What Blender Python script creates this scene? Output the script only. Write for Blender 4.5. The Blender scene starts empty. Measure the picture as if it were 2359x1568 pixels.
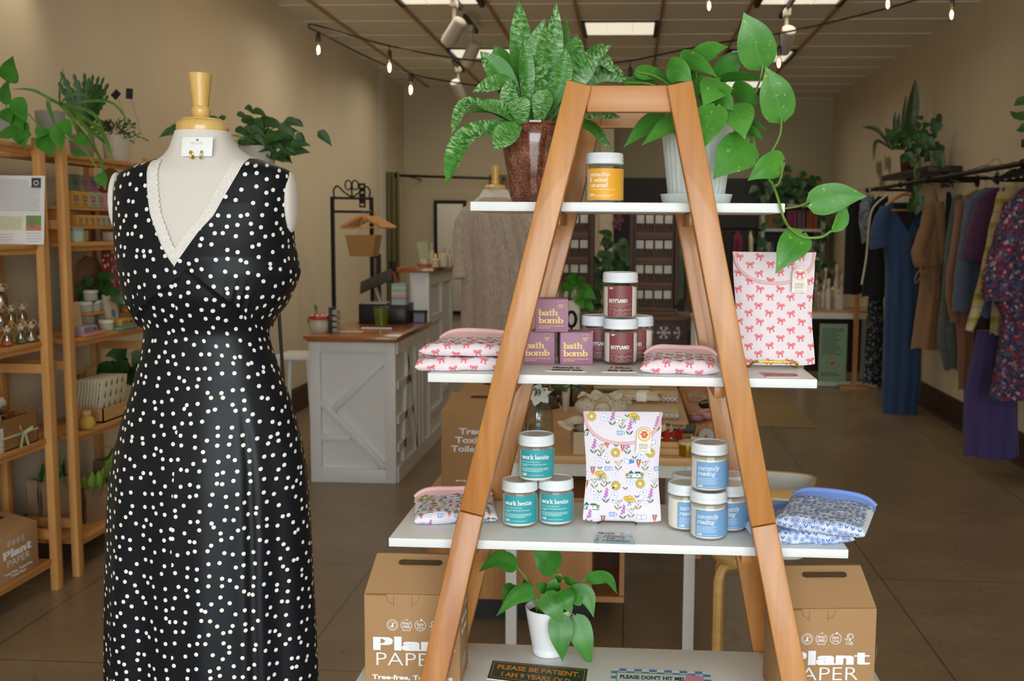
import bpy, bmesh, math, random
from mathutils import Vector, Matrix
from math import sin, cos, pi, radians, sqrt, atan2
V = Vector
SC = bpy.context.scene
COL = SC.collection
W_, H_, F_ = 2359.0, 1568.0, 2400.0
PX, PY = 1300.0, 784.0
EYE = V((0, 0, 1.6))
ROLL = .014
# ---- camera orientation: the shop's long axis (+Y) vanishes at pixel (1448, 534)
def _basis():
    d = V(((1448-PX)/F_, -(534-PY)/F_, -1)).normalized()
    up = V((sin(ROLL), cos(ROLL), 0))
    z = (up-d*up.dot(d)).normalized()
    x = d.cross(z)
    return Matrix((x, d, z))          # camera -> world
RC = _basis()
def ray(px, py):
    return RC @ V(((px-PX)/F_, -(py-PY)/F_, -1))
def at(px, py, Y):
    d = ray(px, py)
    return EYE+d*(Y/d.y)
def atz(px, py, z):
    d = ray(px, py)
    return EYE+d*((z-EYE.z)/d.z)
def sz(p, Y):
    return p*Y/F_
def pix(p):
    c = RC.transposed() @ (V(p)-EYE)
    return (PX+F_*c.x/-c.z, PY-F_*c.y/-c.z)
def lin(c):
    return tuple(((v/255)/12.92 if v/255 <= .04045 else ((v/255+.055)/1.055)**2.4) for v in c)
def rgb(h):
    if isinstance(h, str):
        h = h.lstrip('#'); h = tuple(int(h[i:i+2], 16) for i in (0, 2, 4))
    return (*lin(h), 1)
# ---------------------------------------------------------------- materials
MATS = {}
class NT:
    def __init__(s, name):
        s.m = bpy.data.materials.new(name); s.m.use_nodes = True
        s.t = s.m.node_tree; s.n = s.t.nodes; s.b = s.n['Principled BSDF']
        s.out = s.n['Material Output']
    def new(s, ty, **kw):
        n = s.n.new(ty)
        for k, v in kw.items():
            if k in n.inputs: n.inputs[k].default_value = v
            else: setattr(n, k, v)
        return n
    def link(s, a, b):
        s.t.links.new(a, b)
    def set(s, **kw):
        for k, v in kw.items(): s.b.inputs[k.replace('_', ' ')].default_value = v
    def ramp(s, fac, stops):
        r = s.new('ShaderNodeValToRGB')
        e = r.color_ramp.elements
        while len(e) < len(stops): e.new(.5)
        for i, (p, c) in enumerate(stops):
            e[i].position = p; e[i].color = rgb(c) if not isinstance(c, float) else (c, c, c, 1)
        s.link(fac, r.inputs[0]); return r.outputs[0]
    def coords(s, scale=(1, 1, 1), kind='Object'):
        tc = s.new('ShaderNodeTexCoord'); mp = s.new('ShaderNodeMapping')
        mp.inputs['Scale'].default_value = scale
        s.link(tc.outputs[kind], mp.inputs[0]); return mp.outputs[0]
    def noise(s, co, scale, detail=3, rough=.5):
        n = s.new('ShaderNodeTexNoise', Scale=scale, Detail=detail, Roughness=rough)
        s.link(co, n.inputs['Vector']); return n.outputs[0]
    def bump(s, h, strength, dist=.002):
        b = s.new('ShaderNodeBump', Strength=strength, Distance=dist)
        s.link(h, b.inputs['Height']); s.link(b.outputs[0], s.b.inputs['Normal'])
def mat(name, c, rough=.6, metal=0, spec=.5, var=0, vs=40, bump=0, trans=0, emit=None, es=0, coat=0, sheen=0, alpha=1, sss=0, ior=1.45):
    if name in MATS: return MATS[name]
    t = NT(name); col = rgb(c)
    t.set(Base_Color=col, Roughness=rough, Metallic=metal, Specular_IOR_Level=spec, Transmission_Weight=trans, Coat_Weight=coat, IOR=ior, Alpha=alpha)
    if sheen: t.set(Sheen_Weight=sheen)
    if sss: t.set(Subsurface_Weight=sss, Subsurface_Radius=(.02, .01, .005))
    if emit: t.set(Emission_Color=rgb(emit), Emission_Strength=es)
    if var or bump:
        co = t.coords(); n = t.noise(co, vs, 4, .6)
        if var:
            lo = tuple(max(0, v*(1-var)) for v in col[:3]); hi = tuple(min(1, v*(1+var)) for v in col[:3])
            r = t.new('ShaderNodeValToRGB'); e = r.color_ramp.elements
            e[0].color = (*lo, 1); e[1].color = (*hi, 1); e[0].position = .3; e[1].position = .7
            t.link(n, r.inputs[0]); t.link(r.outputs[0], t.b.inputs['Base Color'])
        if bump: t.bump(n, bump)
    MATS[name] = t.m; return t.m
def wood(name, dark, light, axis=2, rough=.45, freq=60, stretch=.06, knots=False, coat=0):
    if name in MATS: return MATS[name]
    t = NT(name); s = [1, 1, 1]; s[axis] = stretch
    co = t.coords(tuple(s)); n = t.noise(co, freq, 5, .6)
    w = t.noise(co, freq*.18, 3, .5)
    mx = t.new('ShaderNodeMath', operation='MULTIPLY_ADD'); mx.inputs[1].default_value = .55
    t.link(n, mx.inputs[0])
    m2 = t.new('ShaderNodeMath', operation='MULTIPLY'); m2.inputs[1].default_value = .45; t.link(w, m2.inputs[0]); t.link(m2.outputs[0], mx.inputs[2])
    c = t.ramp(mx.outputs[0], [(.35, dark), (.65, light)])
    if knots:
        k = t.new('ShaderNodeTexVoronoi', Scale=7.0); t.link(t.coords(tuple(.45 if i == axis else 1 for i in range(3))), k.inputs['Vector'])
        kk = t.ramp(k.outputs['Distance'], [(.05, 1.0), (.11, 0.0)])
        mix = t.new('ShaderNodeMix', data_type='RGBA'); t.link(kk, mix.inputs[0]); t.link(c, mix.inputs[6]); mix.inputs[7].default_value = rgb('#5a3418')
        c = mix.outputs[2]
    t.link(c, t.b.inputs['Base Color']); t.set(Roughness=rough, Coat_Weight=coat)
    t.bump(n, .12, .001)
    MATS[name] = t.m; return t.m
# ---------------------------------------------------------------- mesh builder
def frame_of(d, hint=V((0, 0, 1))):
    d = d.normalized()
    if abs(d.dot(hint)) > .95: hint = V((1, 0, 0)) if abs(d.x) < .9 else V((0, 1, 0))
    a = hint.cross(d).normalized(); return a, d.cross(a)
def cat_rom(P, n):
    P = [V(p) for p in P]
    if len(P) == 2: return [P[0].lerp(P[1], i/n) for i in range(n+1)]
    Q = [P[0]*2-P[1]]+P+[P[-1]*2-P[-2]]; out = []
    m = len(P)-1
    for k in range(n+1):
        t = k/n*m; i = min(int(t), m-1); f = t-i
        a, b, c, d = Q[i:i+4]
        out.append(.5*((2*b)+(c-a)*f+(2*a-5*b+4*c-d)*f*f+(3*b-a-3*c+d)*f**3))
    return out
class MB:
    def __init__(s):
        s.v = []; s.f = []; s.m = []; s.uv = {}
    def add(s, vs, fs, mi=0, M=None, uvs=None):
        o = len(s.v)
        for p in vs: s.v.append(M @ V(p) if M else V(p))
        for i, f in enumerate(fs):
            s.f.append([o+j for j in f]); s.m.append(mi if not isinstance(mi, list) else mi[i])
            if uvs: s.uv[len(s.f)-1] = [uvs[j] for j in f]
        return s
    def box(s, c, d, mi=0, M=None, bev=0, seg=2, rz=0):
        x, y, z = (v/2 for v in d); T = Matrix.Translation(V(c)) @ Matrix.Rotation(rz, 4, 'Z')
        if M: T = M @ T
        vs = [(sx*x, sy*y, sz_*z) for sx in (-1, 1) for sy in (-1, 1) for sz_ in (-1, 1)]
        fs = [(0, 1, 3, 2), (4, 6, 7, 5), (0, 4, 5, 1), (2, 3, 7, 6), (0, 2, 6, 4), (1, 5, 7, 3)]
        if not bev: return s.add(vs, fs, mi, T)
        bm = bmesh.new(); bv = [bm.verts.new(v) for v in vs]
        for f in fs: bm.faces.new([bv[i] for i in f])
        bmesh.ops.bevel(bm, geom=bm.edges[:], offset=min(bev, .49*min(d)), segments=seg, affect='EDGES', profile=.5)
        return s.bm(bm, mi, T)
    def bm(s, bm, mi=0, T=None):
        bm.verts.index_update(); s.add([v.co for v in bm.verts], [[v.index for v in f.verts] for f in bm.faces], mi, T); bm.free(); return s
    def hexa(s, P, mi=0, M=None):     # 8 corners: bottom ring then top ring
        return s.add(P, [(3, 2, 1, 0), (4, 5, 6, 7), (0, 1, 5, 4), (1, 2, 6, 5), (2, 3, 7, 6), (3, 0, 4, 7)], mi, M)
    def beam(s, a, b, w, d, mi=0, side=V((1, 0, 0)), w2=None, d2=None, bev=0):  # bar of section w (along side) x d
        a, b = V(a), V(b); ax = (b-a).normalized(); sd = (side-ax*side.dot(ax)).normalized(); n = ax.cross(sd)
        w2 = w2 or w; d2 = d2 or d; P = []
        bm = bmesh.new(); bv = []
        for p, ww, dd in ((a, w, d), (b, w2, d2)):
            for i, j in ((-1, -1), (1, -1), (1, 1), (-1, 1)): bv.append(bm.verts.new(p+sd*(i*ww/2)+n*(j*dd/2)))
        for f in [(3, 2, 1, 0), (4, 5, 6, 7), (0, 1, 5, 4), (1, 2, 6, 5), (2, 3, 7, 6), (3, 0, 4, 7)]: bm.faces.new([bv[i] for i in f])
        bmesh.ops.recalc_face_normals(bm, faces=bm.faces[:])
        if bev: bmesh.ops.bevel(bm, geom=bm.edges[:], offset=bev, segments=2, affect='EDGES', profile=.5)
        return s.bm(bm, mi)
    def lathe(s, prof, c=(0, 0, 0), n=32, mi=0, M=None, flute=None, caps=True, sx=1, sy=1):
        vs = []; fs = []; c = V(c); mm = []
        for r, z in prof:
            for k in range(n):
                a = 2*pi*k/n; rr = r*(flute(a, z) if flute else 1)
                vs.append(c+V((rr*cos(a)*sx, rr*sin(a)*sy, z)))
        for i in range(len(prof)-1):
            for k in range(n):
                k2 = (k+1) % n; fs.append((i*n+k, i*n+k2, (i+1)*n+k2, (i+1)*n+k)); mm.append(mi[i] if isinstance(mi, (list, tuple)) else mi)
        if caps:
            if prof[0][0] > 1e-6: fs.append(tuple(range(n-1, -1, -1))); mm.append(mm[0])
            if prof[-1][0] > 1e-6: fs.append(tuple((len(prof)-1)*n+k for k in range(n))); mm.append(mm[-2] if len(mm) > 1 else mm[0])
        return s.add(vs, fs, mm, M)
    def tube(s, P, r, n=8, mi=0, closed=False, caps=True, flat=1):
        P = [V(p) for p in P]; m = len(P); vs = []; fs = []; a = None
        R = r if isinstance(r, (list, tuple)) else [r]*m
        for i in range(m):
            d = (P[(i+1) % m]-P[i-1]) if closed else (P[min(i+1, m-1)]-P[max(i-1, 0)])
            if d.length < 1e-9: d = V((0, 0, 1))
            d.normalize()
            if a is None: a, b = frame_of(d)
            else:
                a = a-d*a.dot(d)
                a = a.normalized() if a.length > 1e-6 else frame_of(d)[0]
                b = d.cross(a)
            for k in range(n):
                t = 2*pi*k/n; vs.append(P[i]+(a*cos(t)+b*sin(t)*flat)*R[i])
        for i in range(m if closed else m-1):
            j = (i+1) % m
            for k in range(n): fs.append((i*n+k, i*n+(k+1) % n, j*n+(k+1) % n, j*n+k))
        if caps and not closed: fs += [tuple(range(n-1, -1, -1)), tuple((m-1)*n+k for k in range(n))]
        return s.add(vs, fs, mi)
    def grid(s, fn, nu, nv, mi=0, closed_u=False, uvf=None):
        vs = []; fs = []; uv = []
        for j in range(nv+1):
            for i in range(nu+1 if not closed_u or uvf else nu):
                vs.append(fn(i/nu, j/nv)); uv.append(uvf(i/nu, j/nv) if uvf else None)
        w = nu+1 if not closed_u or uvf else nu
        for j in range(nv):
            for i in range(nu):
                i2 = (i+1) % w; fs.append((j*w+i, j*w+i2, (j+1)*w+i2, (j+1)*w+i))
        return s.add(vs, fs, mi, None, uv if uvf else None)
    def sphere(s, c, r, mi=0, nu=16, nv=10, M=None):
        rx, ry, rz = r if isinstance(r, (list, tuple)) else (r, r, r); prof = [(sin(pi*j/nv), -cos(pi*j/nv)) for j in range(nv+1)]
        T = Matrix.Translation(V(c)) @ Matrix.Diagonal((rx, ry, rz, 1))
        return s.lathe([(max(a, 1e-4), b) for a, b in prof], (0, 0, 0), nu, mi, (M @ T) if M else T)
    def prism(s, poly, z0, z1, mi=0, M=None):   # poly in xy
        n = len(poly); vs = [(x, y, z0) for x, y in poly]+[(x, y, z1) for x, y in poly]
        fs = [tuple(range(n-1, -1, -1)), tuple(range(n, 2*n))]+[(i, (i+1) % n, n+(i+1) % n, n+i) for i in range(n)]
        return s.add(vs, fs, mi, M)
    def build(s, name, mats, parent=None, loc=None, smooth=40, fix=False):
        me = bpy.data.meshes.new(name)
        me.from_pydata([tuple(v) for v in s.v], [], s.f)
        for m in (mats if isinstance(mats, (list, tuple)) else [mats]): me.materials.append(m)
        for p, mi in zip(me.polygons, s.m): p.material_index = mi
        if s.uv:
            L = me.uv_layers.new(name='UVMap')
            for fi, us in s.uv.items():
                for li, u in zip(me.polygons[fi].loop_indices, us):
                    if u: L.data[li].uv = u
        if fix:
            bm = bmesh.new(); bm.from_mesh(me); bmesh.ops.recalc_face_normals(bm, faces=bm.faces[:]); bm.to_mesh(me); bm.free()
        if smooth:
            me.polygons.foreach_set('use_smooth', [True]*len(me.polygons)); me.set_sharp_from_angle(angle=radians(smooth))
        me.update()
        o = bpy.data.objects.new(name, me); COL.objects.link(o)
        if parent: o.parent = parent
        if loc is not None: o.location = loc
        return o
def thing(name, label, cat, loc=(0, 0, 0), rz=0, group=None):
    o = bpy.data.objects.new(name, None); COL.objects.link(o); o.empty_display_size = .05
    o.location = loc; o.rotation_euler = (0, 0, rz); tag(o, label, cat, group); return o
def tag(o, label, cat, group=None):
    o['label'] = label; o['category'] = cat
    if group: o['group'] = group
    return o
def struct(name, mb, m, label=None, fix=False):
    o = mb.build(name, m, fix=fix); o['kind'] = 'structure'
    if label: o['label'] = label
    return o
def dup(root, loc=None, rz=None, label=None, group=None):
    r = root.copy(); COL.objects.link(r)
    if loc is not None: r.location = loc
    if rz is not None: r.rotation_euler = (0, 0, rz)
    if label: r['label'] = label
    if group: r['group'] = group
    for ch in list(root.children):
        c = ch.copy(); COL.objects.link(c); c.parent = r
        for g in list(ch.children):
            d = g.copy(); COL.objects.link(d); d.parent = c
    return r
# ---------------------------------------------------------------- lettering and flat art
def hull(P):
    P = sorted(set((round(x, 6), round(y, 6)) for x, y in P))
    def half(Q):
        h = []
        for p in Q:
            while len(h) > 1 and (h[-1][0]-h[-2][0])*(p[1]-h[-2][1])-(h[-1][1]-h[-2][1])*(p[0]-h[-2][0]) <= 0: h.pop()
            h.append(p)
        return h[:-1]
    return half(P)+half(P[::-1])
GL = {
'a': '5 A2,1.4,1.4,1.5,0,360 L3.7,0,3.7,3.4 A2.3,3.5,1.4,1.4,0,165 L3.7,0,4.5,0', 'b': '5.2 L1,0,1,8 s1,8 A2.7,2.4,1.7,2.4,0,360',
'c': '4.6 A2.4,2.4,1.8,2.4,45,315', 'd': '5.4 A2.3,2.4,1.7,2.4,0,360 L4,0,4,8 s4,8 L4,0,4.8,0', 'e': '4.8 A2.4,2.4,1.8,2.4,0,315 L.7,2.6,4.1,2.6',
'f': '3.2 L1.4,0,1.4,6.4 A2.3,6.4,.9,1.4,40,180 L.4,5,2.7,5 S1.4,0', 'g': '5 A2.3,3.3,1.5,1.6,0,360 A2.3,-1,1.8,1.3,0,360 L1.3,1.8,1.2,.4 L3.6,4.6,4.5,4.9',
'h': '5.6 L1,0,1,8 s1,8 S1,0 A2.6,3.1,1.6,1.8,0,180 L4.2,0,4.2,3.1 S4.2,0', 'i': '2.3 L1,0,1,5 s1,5 S1,0 L1,6.9,1,7.1',
'k': '5.3 L1,0,1,8 s1,8 S1,0 L1.2,2,3.8,5 L2.2,3,4.3,0 S4.4,0 S3.9,5', 'l': '2.3 L1,0,1,8 s1,8 S1,0',
'm': '8.3 L1,0,1,5 s1,5 S1,0 A2.5,3.3,1.5,1.6,0,180 L4,0,4,3.3 S4,0 A5.5,3.3,1.5,1.6,0,180 L7,0,7,3.3 S7,0',
'n': '5.6 L1,0,1,5 s1,5 S1,0 A2.6,3.2,1.6,1.7,0,180 L4.2,0,4.2,3.2 S4.2,0', 'o': '5 A2.5,2.4,1.9,2.4,0,360',
'p': '5.3 L1,-2.5,1,5 s1,5 S1,-2.5 A2.7,2.4,1.7,2.4,0,360', 'r': '4 L1,0,1,5 s1,5 S1,0 A2.5,3.3,1.5,1.6,55,180',
's': '4 A2,3.65,1.3,1.25,30,270 A2,1.2,1.4,1.25,-150,90', 't': '3.5 L1.4,1,1.4,6.6 L.4,5,2.8,5 A2.3,1,.9,1,180,320',
'u': '5.6 L1,1.6,1,5 s1,5 A2.5,1.7,1.5,1.7,180,360 L4,0,4,5 s4,5 L4,0,4.8,0', 'w': '6.9 L.6,5,2,0 L2,0,3.4,5 L3.4,5,4.8,0 L4.8,0,6.2,5 S.6,5 S6.2,5',
'y': '4.9 L.6,5,2.4,0 L4.2,5,1.6,-2.4 S.6,5 S4.2,5 L1.6,-2.4,.7,-2.4', 'j': '2.3 L1,-1.4,1,5 s1,5 A.2,-1.4,.8,1,240,360 L1,6.9,1,7.1', '&': '6 A2.3,6,1.2,1.4,0,360 A2.1,2,1.7,2,70,380 L1.4,5,5.2,0',
'R': '6.2 L1,0,1,7.5 S1,0 S1,7.5 A2.8,5.6,1.9,1.9,-90,90 L1,7.5,2.8,7.5 L1,3.7,2.8,3.7 L2.8,3.7,5,0 S5.1,0', 'H': '6.5 L1,0,1,7.5 L5,0,5,7.5 L1,3.8,5,3.8 S1,0 S1,7.5 S5,0 S5,7.5',
'Y': '6 L.8,7.5,3,3.6 L5.2,7.5,3,3.6 L3,0,3,3.6 S3,0 S.8,7.5 S5.2,7.5', 'S': '5.2 A2.6,5.6,1.7,1.9,20,270 A2.6,1.85,1.8,1.85,-160,90', 'A': '6.2 L.6,0,3,7.5 L3,7.5,5.4,0 L1.6,2.6,4.4,2.6 S.6,0 S5.4,0',
'N': '6.5 L1,0,1,7.5 L1,7.5,5,0 L5,0,5,7.5 S1,0 S1,7.5 S5,7.5', 'D': '6.4 L1,0,1,7.5 L1,0,2.8,0 L1,7.5,2.8,7.5 A2.8,3.75,2.6,3.75,-90,90 S1,0 S1,7.5',
'W': '7.6 L.6,7.5,2.2,0 L2.2,0,3.8,7.5 L3.8,7.5,5.4,0 L5.4,0,7,7.5', 'I': '2.4 L1,0,1,7.5 S1,0 S1,7.5', 'L': '5 L1,0,1,7.5 L1,0,4.4,0 S1,7.5', 'F': '5 L1,0,1,7.5 L1,7.5,4.6,7.5 L1,3.9,3.6,3.9 S1,0',
'E': '5.2 L1,0,1,7.5 L1,7.5,4.6,7.5 L1,3.9,3.6,3.9 L1,0,4.6,0', 'P': '6 L1,0,1,7.5 S1,0 S1,7.5 A2.9,5.4,1.9,2.1,-90,90 L1,7.5,2.9,7.5 L1,3.3,2.9,3.3', '!': '2.2 L1,2.4,1,7.5 L1,.2,1,.4'}
_FC = {}
def bfont(txt, off):
    k = (txt, off)
    if k not in _FC:
        cu = bpy.data.curves.new('t', 'FONT'); cu.body = txt; cu.size = 1; cu.offset = off; cu.resolution_u = 3; cu.fill_mode = 'FRONT'
        o = bpy.data.objects.new('t', cu); COL.objects.link(o)
        dg = bpy.context.evaluated_depsgraph_get(); me = bpy.data.meshes.new_from_object(o.evaluated_get(dg))
        vs = [(v.co.x, v.co.y) for v in me.vertices]; fs = [tuple(p.vertices) for p in me.polygons]
        bpy.data.objects.remove(o); bpy.data.curves.remove(cu); bpy.data.meshes.remove(me)
        _FC[k] = (vs, fs)
    return _FC[k]
class Art:
    """flat coloured shapes in (u,v) metres; layer = stacking order"""
    def __init__(s): s.p = []
    def poly(s, P, mi, layer=1, tri=None):
        s.p.append(([tuple(q) for q in P], mi, layer, tri)); return s
    def rect(s, x0, y0, x1, y1, mi, layer=1, n=1):
        for i in range(n):
            a, b = x0+(x1-x0)*i/n, x0+(x1-x0)*(i+1)/n; s.poly([(a, y0), (b, y0), (b, y1), (a, y1)], mi, layer)
        return s
    def ell(s, x, y, rx, ry, mi, layer=1, n=14, rot=0):
        c, d = cos(rot), sin(rot)
        return s.poly([(x+rx*cos(t)*c-ry*sin(t)*d, y+rx*cos(t)*d+ry*sin(t)*c) for t in (2*pi*k/n for k in range(n))], mi, layer)
    def line(s, P, w, mi, layer=1):
        for a, b in zip(P, P[1:]):
            dx, dy = b[0]-a[0], b[1]-a[1]; L = sqrt(dx*dx+dy*dy) or 1e-9; nx, ny = -dy/L*w/2, dx/L*w/2; ex, ey = dx/L*w*.3, dy/L*w*.3
            s.poly([(a[0]-ex+nx, a[1]-ey+ny), (a[0]-ex-nx, a[1]-ey-ny), (b[0]+ex-nx, b[1]+ey-ny), (b[0]+ex+nx, b[1]+ey+ny)][::1], mi, layer)
        return s
    def arc(s, x, y, rx, ry, a0, a1, w, mi, layer=1, n=20):
        return s.line([(x+rx*cos(radians(a0+(a1-a0)*k/n)), y+ry*sin(radians(a0+(a1-a0)*k/n))) for k in range(n+1)], w, mi, layer)
    def serif(s, txt, x, y, h, mi, layer=2, wx=1.2, wy=.5, shear=0, al='l', track=0, width=None, arcn=14, serifs=1):
        k = h/7.5; adv = sum(float(GL[c].split()[0]) if c != ' ' else 2.4 for c in txt)+track*len(txt)
        kx = k if width is None else width/adv
        if al == 'c': x -= adv*kx/2
        for c in txt:
            if c == ' ': x += 2.4*kx; continue
            T = GL[c].split(); segs = []
            for g in T[1:]:
                q = [float(v) for v in g[1:].split(',')]
                if g[0] in 'sS' and not serifs: continue
                if g[0] == 'L': segs.append([(q[0], q[1]), (q[2], q[3])])
                elif g[0] == 'S': segs.append([(q[0]-.75-wx*.1, q[1]), (q[0]+.75+wx*.1, q[1])])
                elif g[0] == 's': segs.append([(q[0]-1, q[1]-.1), (q[0], q[1])])
                else:
                    m = max(5, int(arcn*abs(q[5]-q[4])/360))
                    segs.append([(q[0]+q[2]*cos(radians(q[4]+(q[5]-q[4])*i/m)), q[1]+q[3]*sin(radians(q[4]+(q[5]-q[4])*i/m))) for i in range(m+1)])
            for P in segs:
                for a, b in zip(P, P[1:]):
                    hp = hull([(p[0]+i*wx/2, p[1]+j*wy/2) for p in (a, b) for i in (-1, 1) for j in (-1, 1)])
                    s.poly([(x+(u+shear*w)*kx, y+w*k) for u, w in hp], mi, layer)
            x += (float(T[0])+track)*kx
        return s
    def sans(s, txt, x, y, h, mi, layer=2, off=0, al='l', width=None, shear=0, rot=0):
        vs, fs = bfont(txt, off)
        if not vs: return s
        k = h/.73; xs = [v[0] for v in vs]; w = max(xs)-min(xs); kx = k if width is None else width/w
        x0 = x-min(xs)*kx - (w*kx/2 if al == 'c' else 0)
        c, d = cos(rot), sin(rot)
        def T(v):
            a, b = x0+(v[0]+shear*v[1])*kx-x, v[1]*k
            return (x+a*c-b*d, y+a*d+b*c)
        s.p.append(([T(v) for v in vs], mi, layer, fs)); return s
    def greek(s, x, y, w, h, mi, layer=2, rnd=random, n=None):
        """a line of print too small to read in the photo: uneven dashes"""
        u = x
        while u < x+w:
            l = min(h*rnd.uniform(1.2, 4), x+w-u); s.rect(u, y, u+l, y+h, mi, layer); u += l+h*.7
        return s
    def put(s, mb, fn, lift=.0003, map_mi=None):
        for i, (P, mi, layer, tri) in enumerate(s.p):
            m = map_mi[mi] if map_mi else mi; h = lift*layer+2.5e-6*(i % 67)
            vs = [fn(u, v, h) for u, v in P]
            if tri: mb.add(vs, tri, m)
            else: mb.add(vs, [tuple(range(len(P)))], m)
        return mb
def plane_fn(o, ux, uy):
    o, ux, uy = V(o), V(ux), V(uy); n = ux.cross(uy).normalized()
    return lambda u, v, h: o+ux*u+uy*v+n*h
def cyl_fn(r, a0=-pi/2, c=(0, 0, 0)):
    c = V(c)
    return lambda u, v, h: c+V(((r+h)*cos(a0+u/r), (r+h)*sin(a0+u/r), v))
# ---------------------------------------------------------------- leaves
def leaf_grid(mb, P, w, n, prof, fold=.25, nw=3, nt=14, mi=0, curl=0, back=0):
    """P centre-line points, w full width, n surface normal hint, prof(t)->0..1"""
    C = cat_rom(P, nt); m = len(C)
    vs = []; uvs = []
    for i, p in enumerate(C):
        t = i/nt; d = (C[min(i+1, nt)]-C[max(i-1, 0)]).normalized()
        sd = d.cross(n)
        sd = sd.normalized() if sd.length > 1e-4 else V((1, 0, 0))
        nn = sd.cross(d); hw = w/2*prof(t)
        for j in range(-nw, nw+1):
            q = j/nw
            vs.append(p+sd*(q*hw)+nn*(fold*abs(q)*hw-curl*q*q*hw)-d*(back*w*abs(q)**1.5*max(0, 1-3*t))); uvs.append((q*.5+.5, t))
    k = 2*nw+1; fs = [(i*k+j, i*k+j+1, (i+1)*k+j+1, (i+1)*k+j) for i in range(m-1) for j in range(k-1)]
    mb.add(vs, fs, mi, None, uvs)
def interp(tab):
    def f(t):
        for (a, x), (b, y) in zip(tab, tab[1:]):
            if t <= b:
                s = (t-a)/(b-a); s = s*s*(3-2*s) if 0 else s
                return x+(y-x)*s
        return tab[-1][1]
    return f
HEART = interp([(0, .12), (.03, .5), (.09, .8), (.2, .98), (.32, 1), (.48, .9), (.62, .7), (.76, .43), (.88, .2), (.95, .08), (1, .005)])
SWORD = interp([(0, .35), (.15, .55), (.4, .9), (.6, 1), (.75, .85), (.88, .5), (.96, .18), (1, .01)])
OVAL = interp([(0, .05), (.1, .45), (.3, .9), (.5, 1), (.7, .8), (.85, .45), (1, .01)])
def rand_unit(r):
    while 1:
        v = V((r.uniform(-1, 1), r.uniform(-1, 1), r.uniform(-1, 1)))
        if .1 < v.length < 1: return v.normalized()
# ================================================================ room shell and light
XL, XR, ZC = -2.9, 2.75, 3.4
YB, YR, YF = 13.45, 14.6, -3.4     # fitting-room wall, recess wall, shop front
def m_wall():
    t = NT('painted_wall'); co = t.coords()
    n = t.noise(co, 1.2, 3); c = t.ramp(n, [(.3, '#cdbea3'), (.7, '#d5c8ae')]); t.link(c, t.b.inputs['Base Color'])
    t.set(Roughness=.75); t.bump(t.noise(co, 180, 3), .05); return t.m
WALL = m_wall()
def m_floor():
    t = NT('sealed_floor'); co = t.coords()
    n = t.noise(co, 2.2, 6, .65); n2 = t.noise(co, 26, 4, .7)
    add = t.new('ShaderNodeMath', operation='MULTIPLY_ADD'); add.inputs[1].default_value = .65; t.link(n, add.inputs[0])
    m2 = t.new('ShaderNodeMath', operation='MULTIPLY'); m2.inputs[1].default_value = .35; t.link(n2, m2.inputs[0]); t.link(m2.outputs[0], add.inputs[2])
    c = t.ramp(add.outputs[0], [(.3, '#75624a'), (.5, '#857157'), (.72, '#948066')])
    br = t.new('ShaderNodeTexBrick', Scale=1.0, offset=0.0, squash=1.0)
    br.inputs['Mortar Size'].default_value = .004; br.inputs['Brick Width'].default_value = 1.2; br.inputs['Row Height'].default_value = 1.2
    br.inputs['Color1'].default_value = br.inputs['Color2'].default_value = (1, 1, 1, 1); br.inputs['Mortar'].default_value = (.45, .4, .36, 1)
    t.link(t.coords((1, 1, 1)), br.inputs['Vector'])
    mx = t.new('ShaderNodeMix', data_type='RGBA', blend_type='MULTIPLY'); mx.inputs[0].default_value = 1
    t.link(c, mx.inputs[6]); t.link(br.outputs[0], mx.inputs[7]); t.link(mx.outputs[2], t.b.inputs['Base Color'])
    r = t.ramp(n2, [(.3, .26), (.7, .42)]); t.link(r, t.b.inputs['Roughness']); t.bump(n2, .04); return t.m
struct('floor', MB().box(((XL+XR)/2, (YF+YR)/2, -.05), (XR-XL+.4, YR-YF+.4, .1)), m_floor())
CEIL = mat('ceiling_tile', '#e9e4d6', .85, var=.04, vs=90, bump=.12)
struct('ceiling', MB().box(((XL+XR)/2, (YF+YR)/2, ZC+.08), (XR-XL+.4, YR-YF+.4, .1)), CEIL)
GX = [atz(1321, 0, ZC).x+.708*k for k in range(-3, 4)]
GY0 = atz(1440, 16.6, ZC).y
GY = [GY0+.66*k for k in range(-13, 11)]
g = MB()
for x in GX: g.box((x, (YF+YR)/2, ZC+.022), (.024, YR-YF, .016))
struct('trim_1', g, mat('grid_bronze', '#a8895c', .5))
g = MB()
for y in GY: g.box(((XL+XR)/2, y, ZC+.0285), (XR-XL, .014, .005))
struct('trim_2', g, CEIL)
g = MB()
xs = [XL]+GX+[XR]; ys = [YF]+[y for y in GY if YF+.1 < y < YR-.1]+[YR]
LIGHTS = [(4, 12), (2, 12), (6, 12), (4, 14), (2, 16), (6, 16), (5, 19), (4, 8), (2, 8), (6, 8), (6, 19)]
struct('wall_left', MB().box((XL-.1, (YF+YR)/2, ZC/2+.1), (.2, YR-YF+.4, ZC+.2)), WALL)
struct('wall_right', MB().box((XR+.1, (YF+YR)/2, ZC/2+.1), (.2, YR-YF+.4, ZC+.2)), WALL)
XP = at(1383, 500, YB).x; XQ = at(1412, 500, YB).x
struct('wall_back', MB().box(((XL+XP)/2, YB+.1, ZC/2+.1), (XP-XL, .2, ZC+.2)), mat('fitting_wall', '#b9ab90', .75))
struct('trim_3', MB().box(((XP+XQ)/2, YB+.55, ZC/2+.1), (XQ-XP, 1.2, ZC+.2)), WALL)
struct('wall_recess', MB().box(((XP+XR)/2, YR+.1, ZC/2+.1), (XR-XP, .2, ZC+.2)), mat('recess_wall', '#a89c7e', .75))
zt = at(1700, 411, YR).z; xa = XQ; xb = at(1880, 411, YR-.1).x
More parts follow.
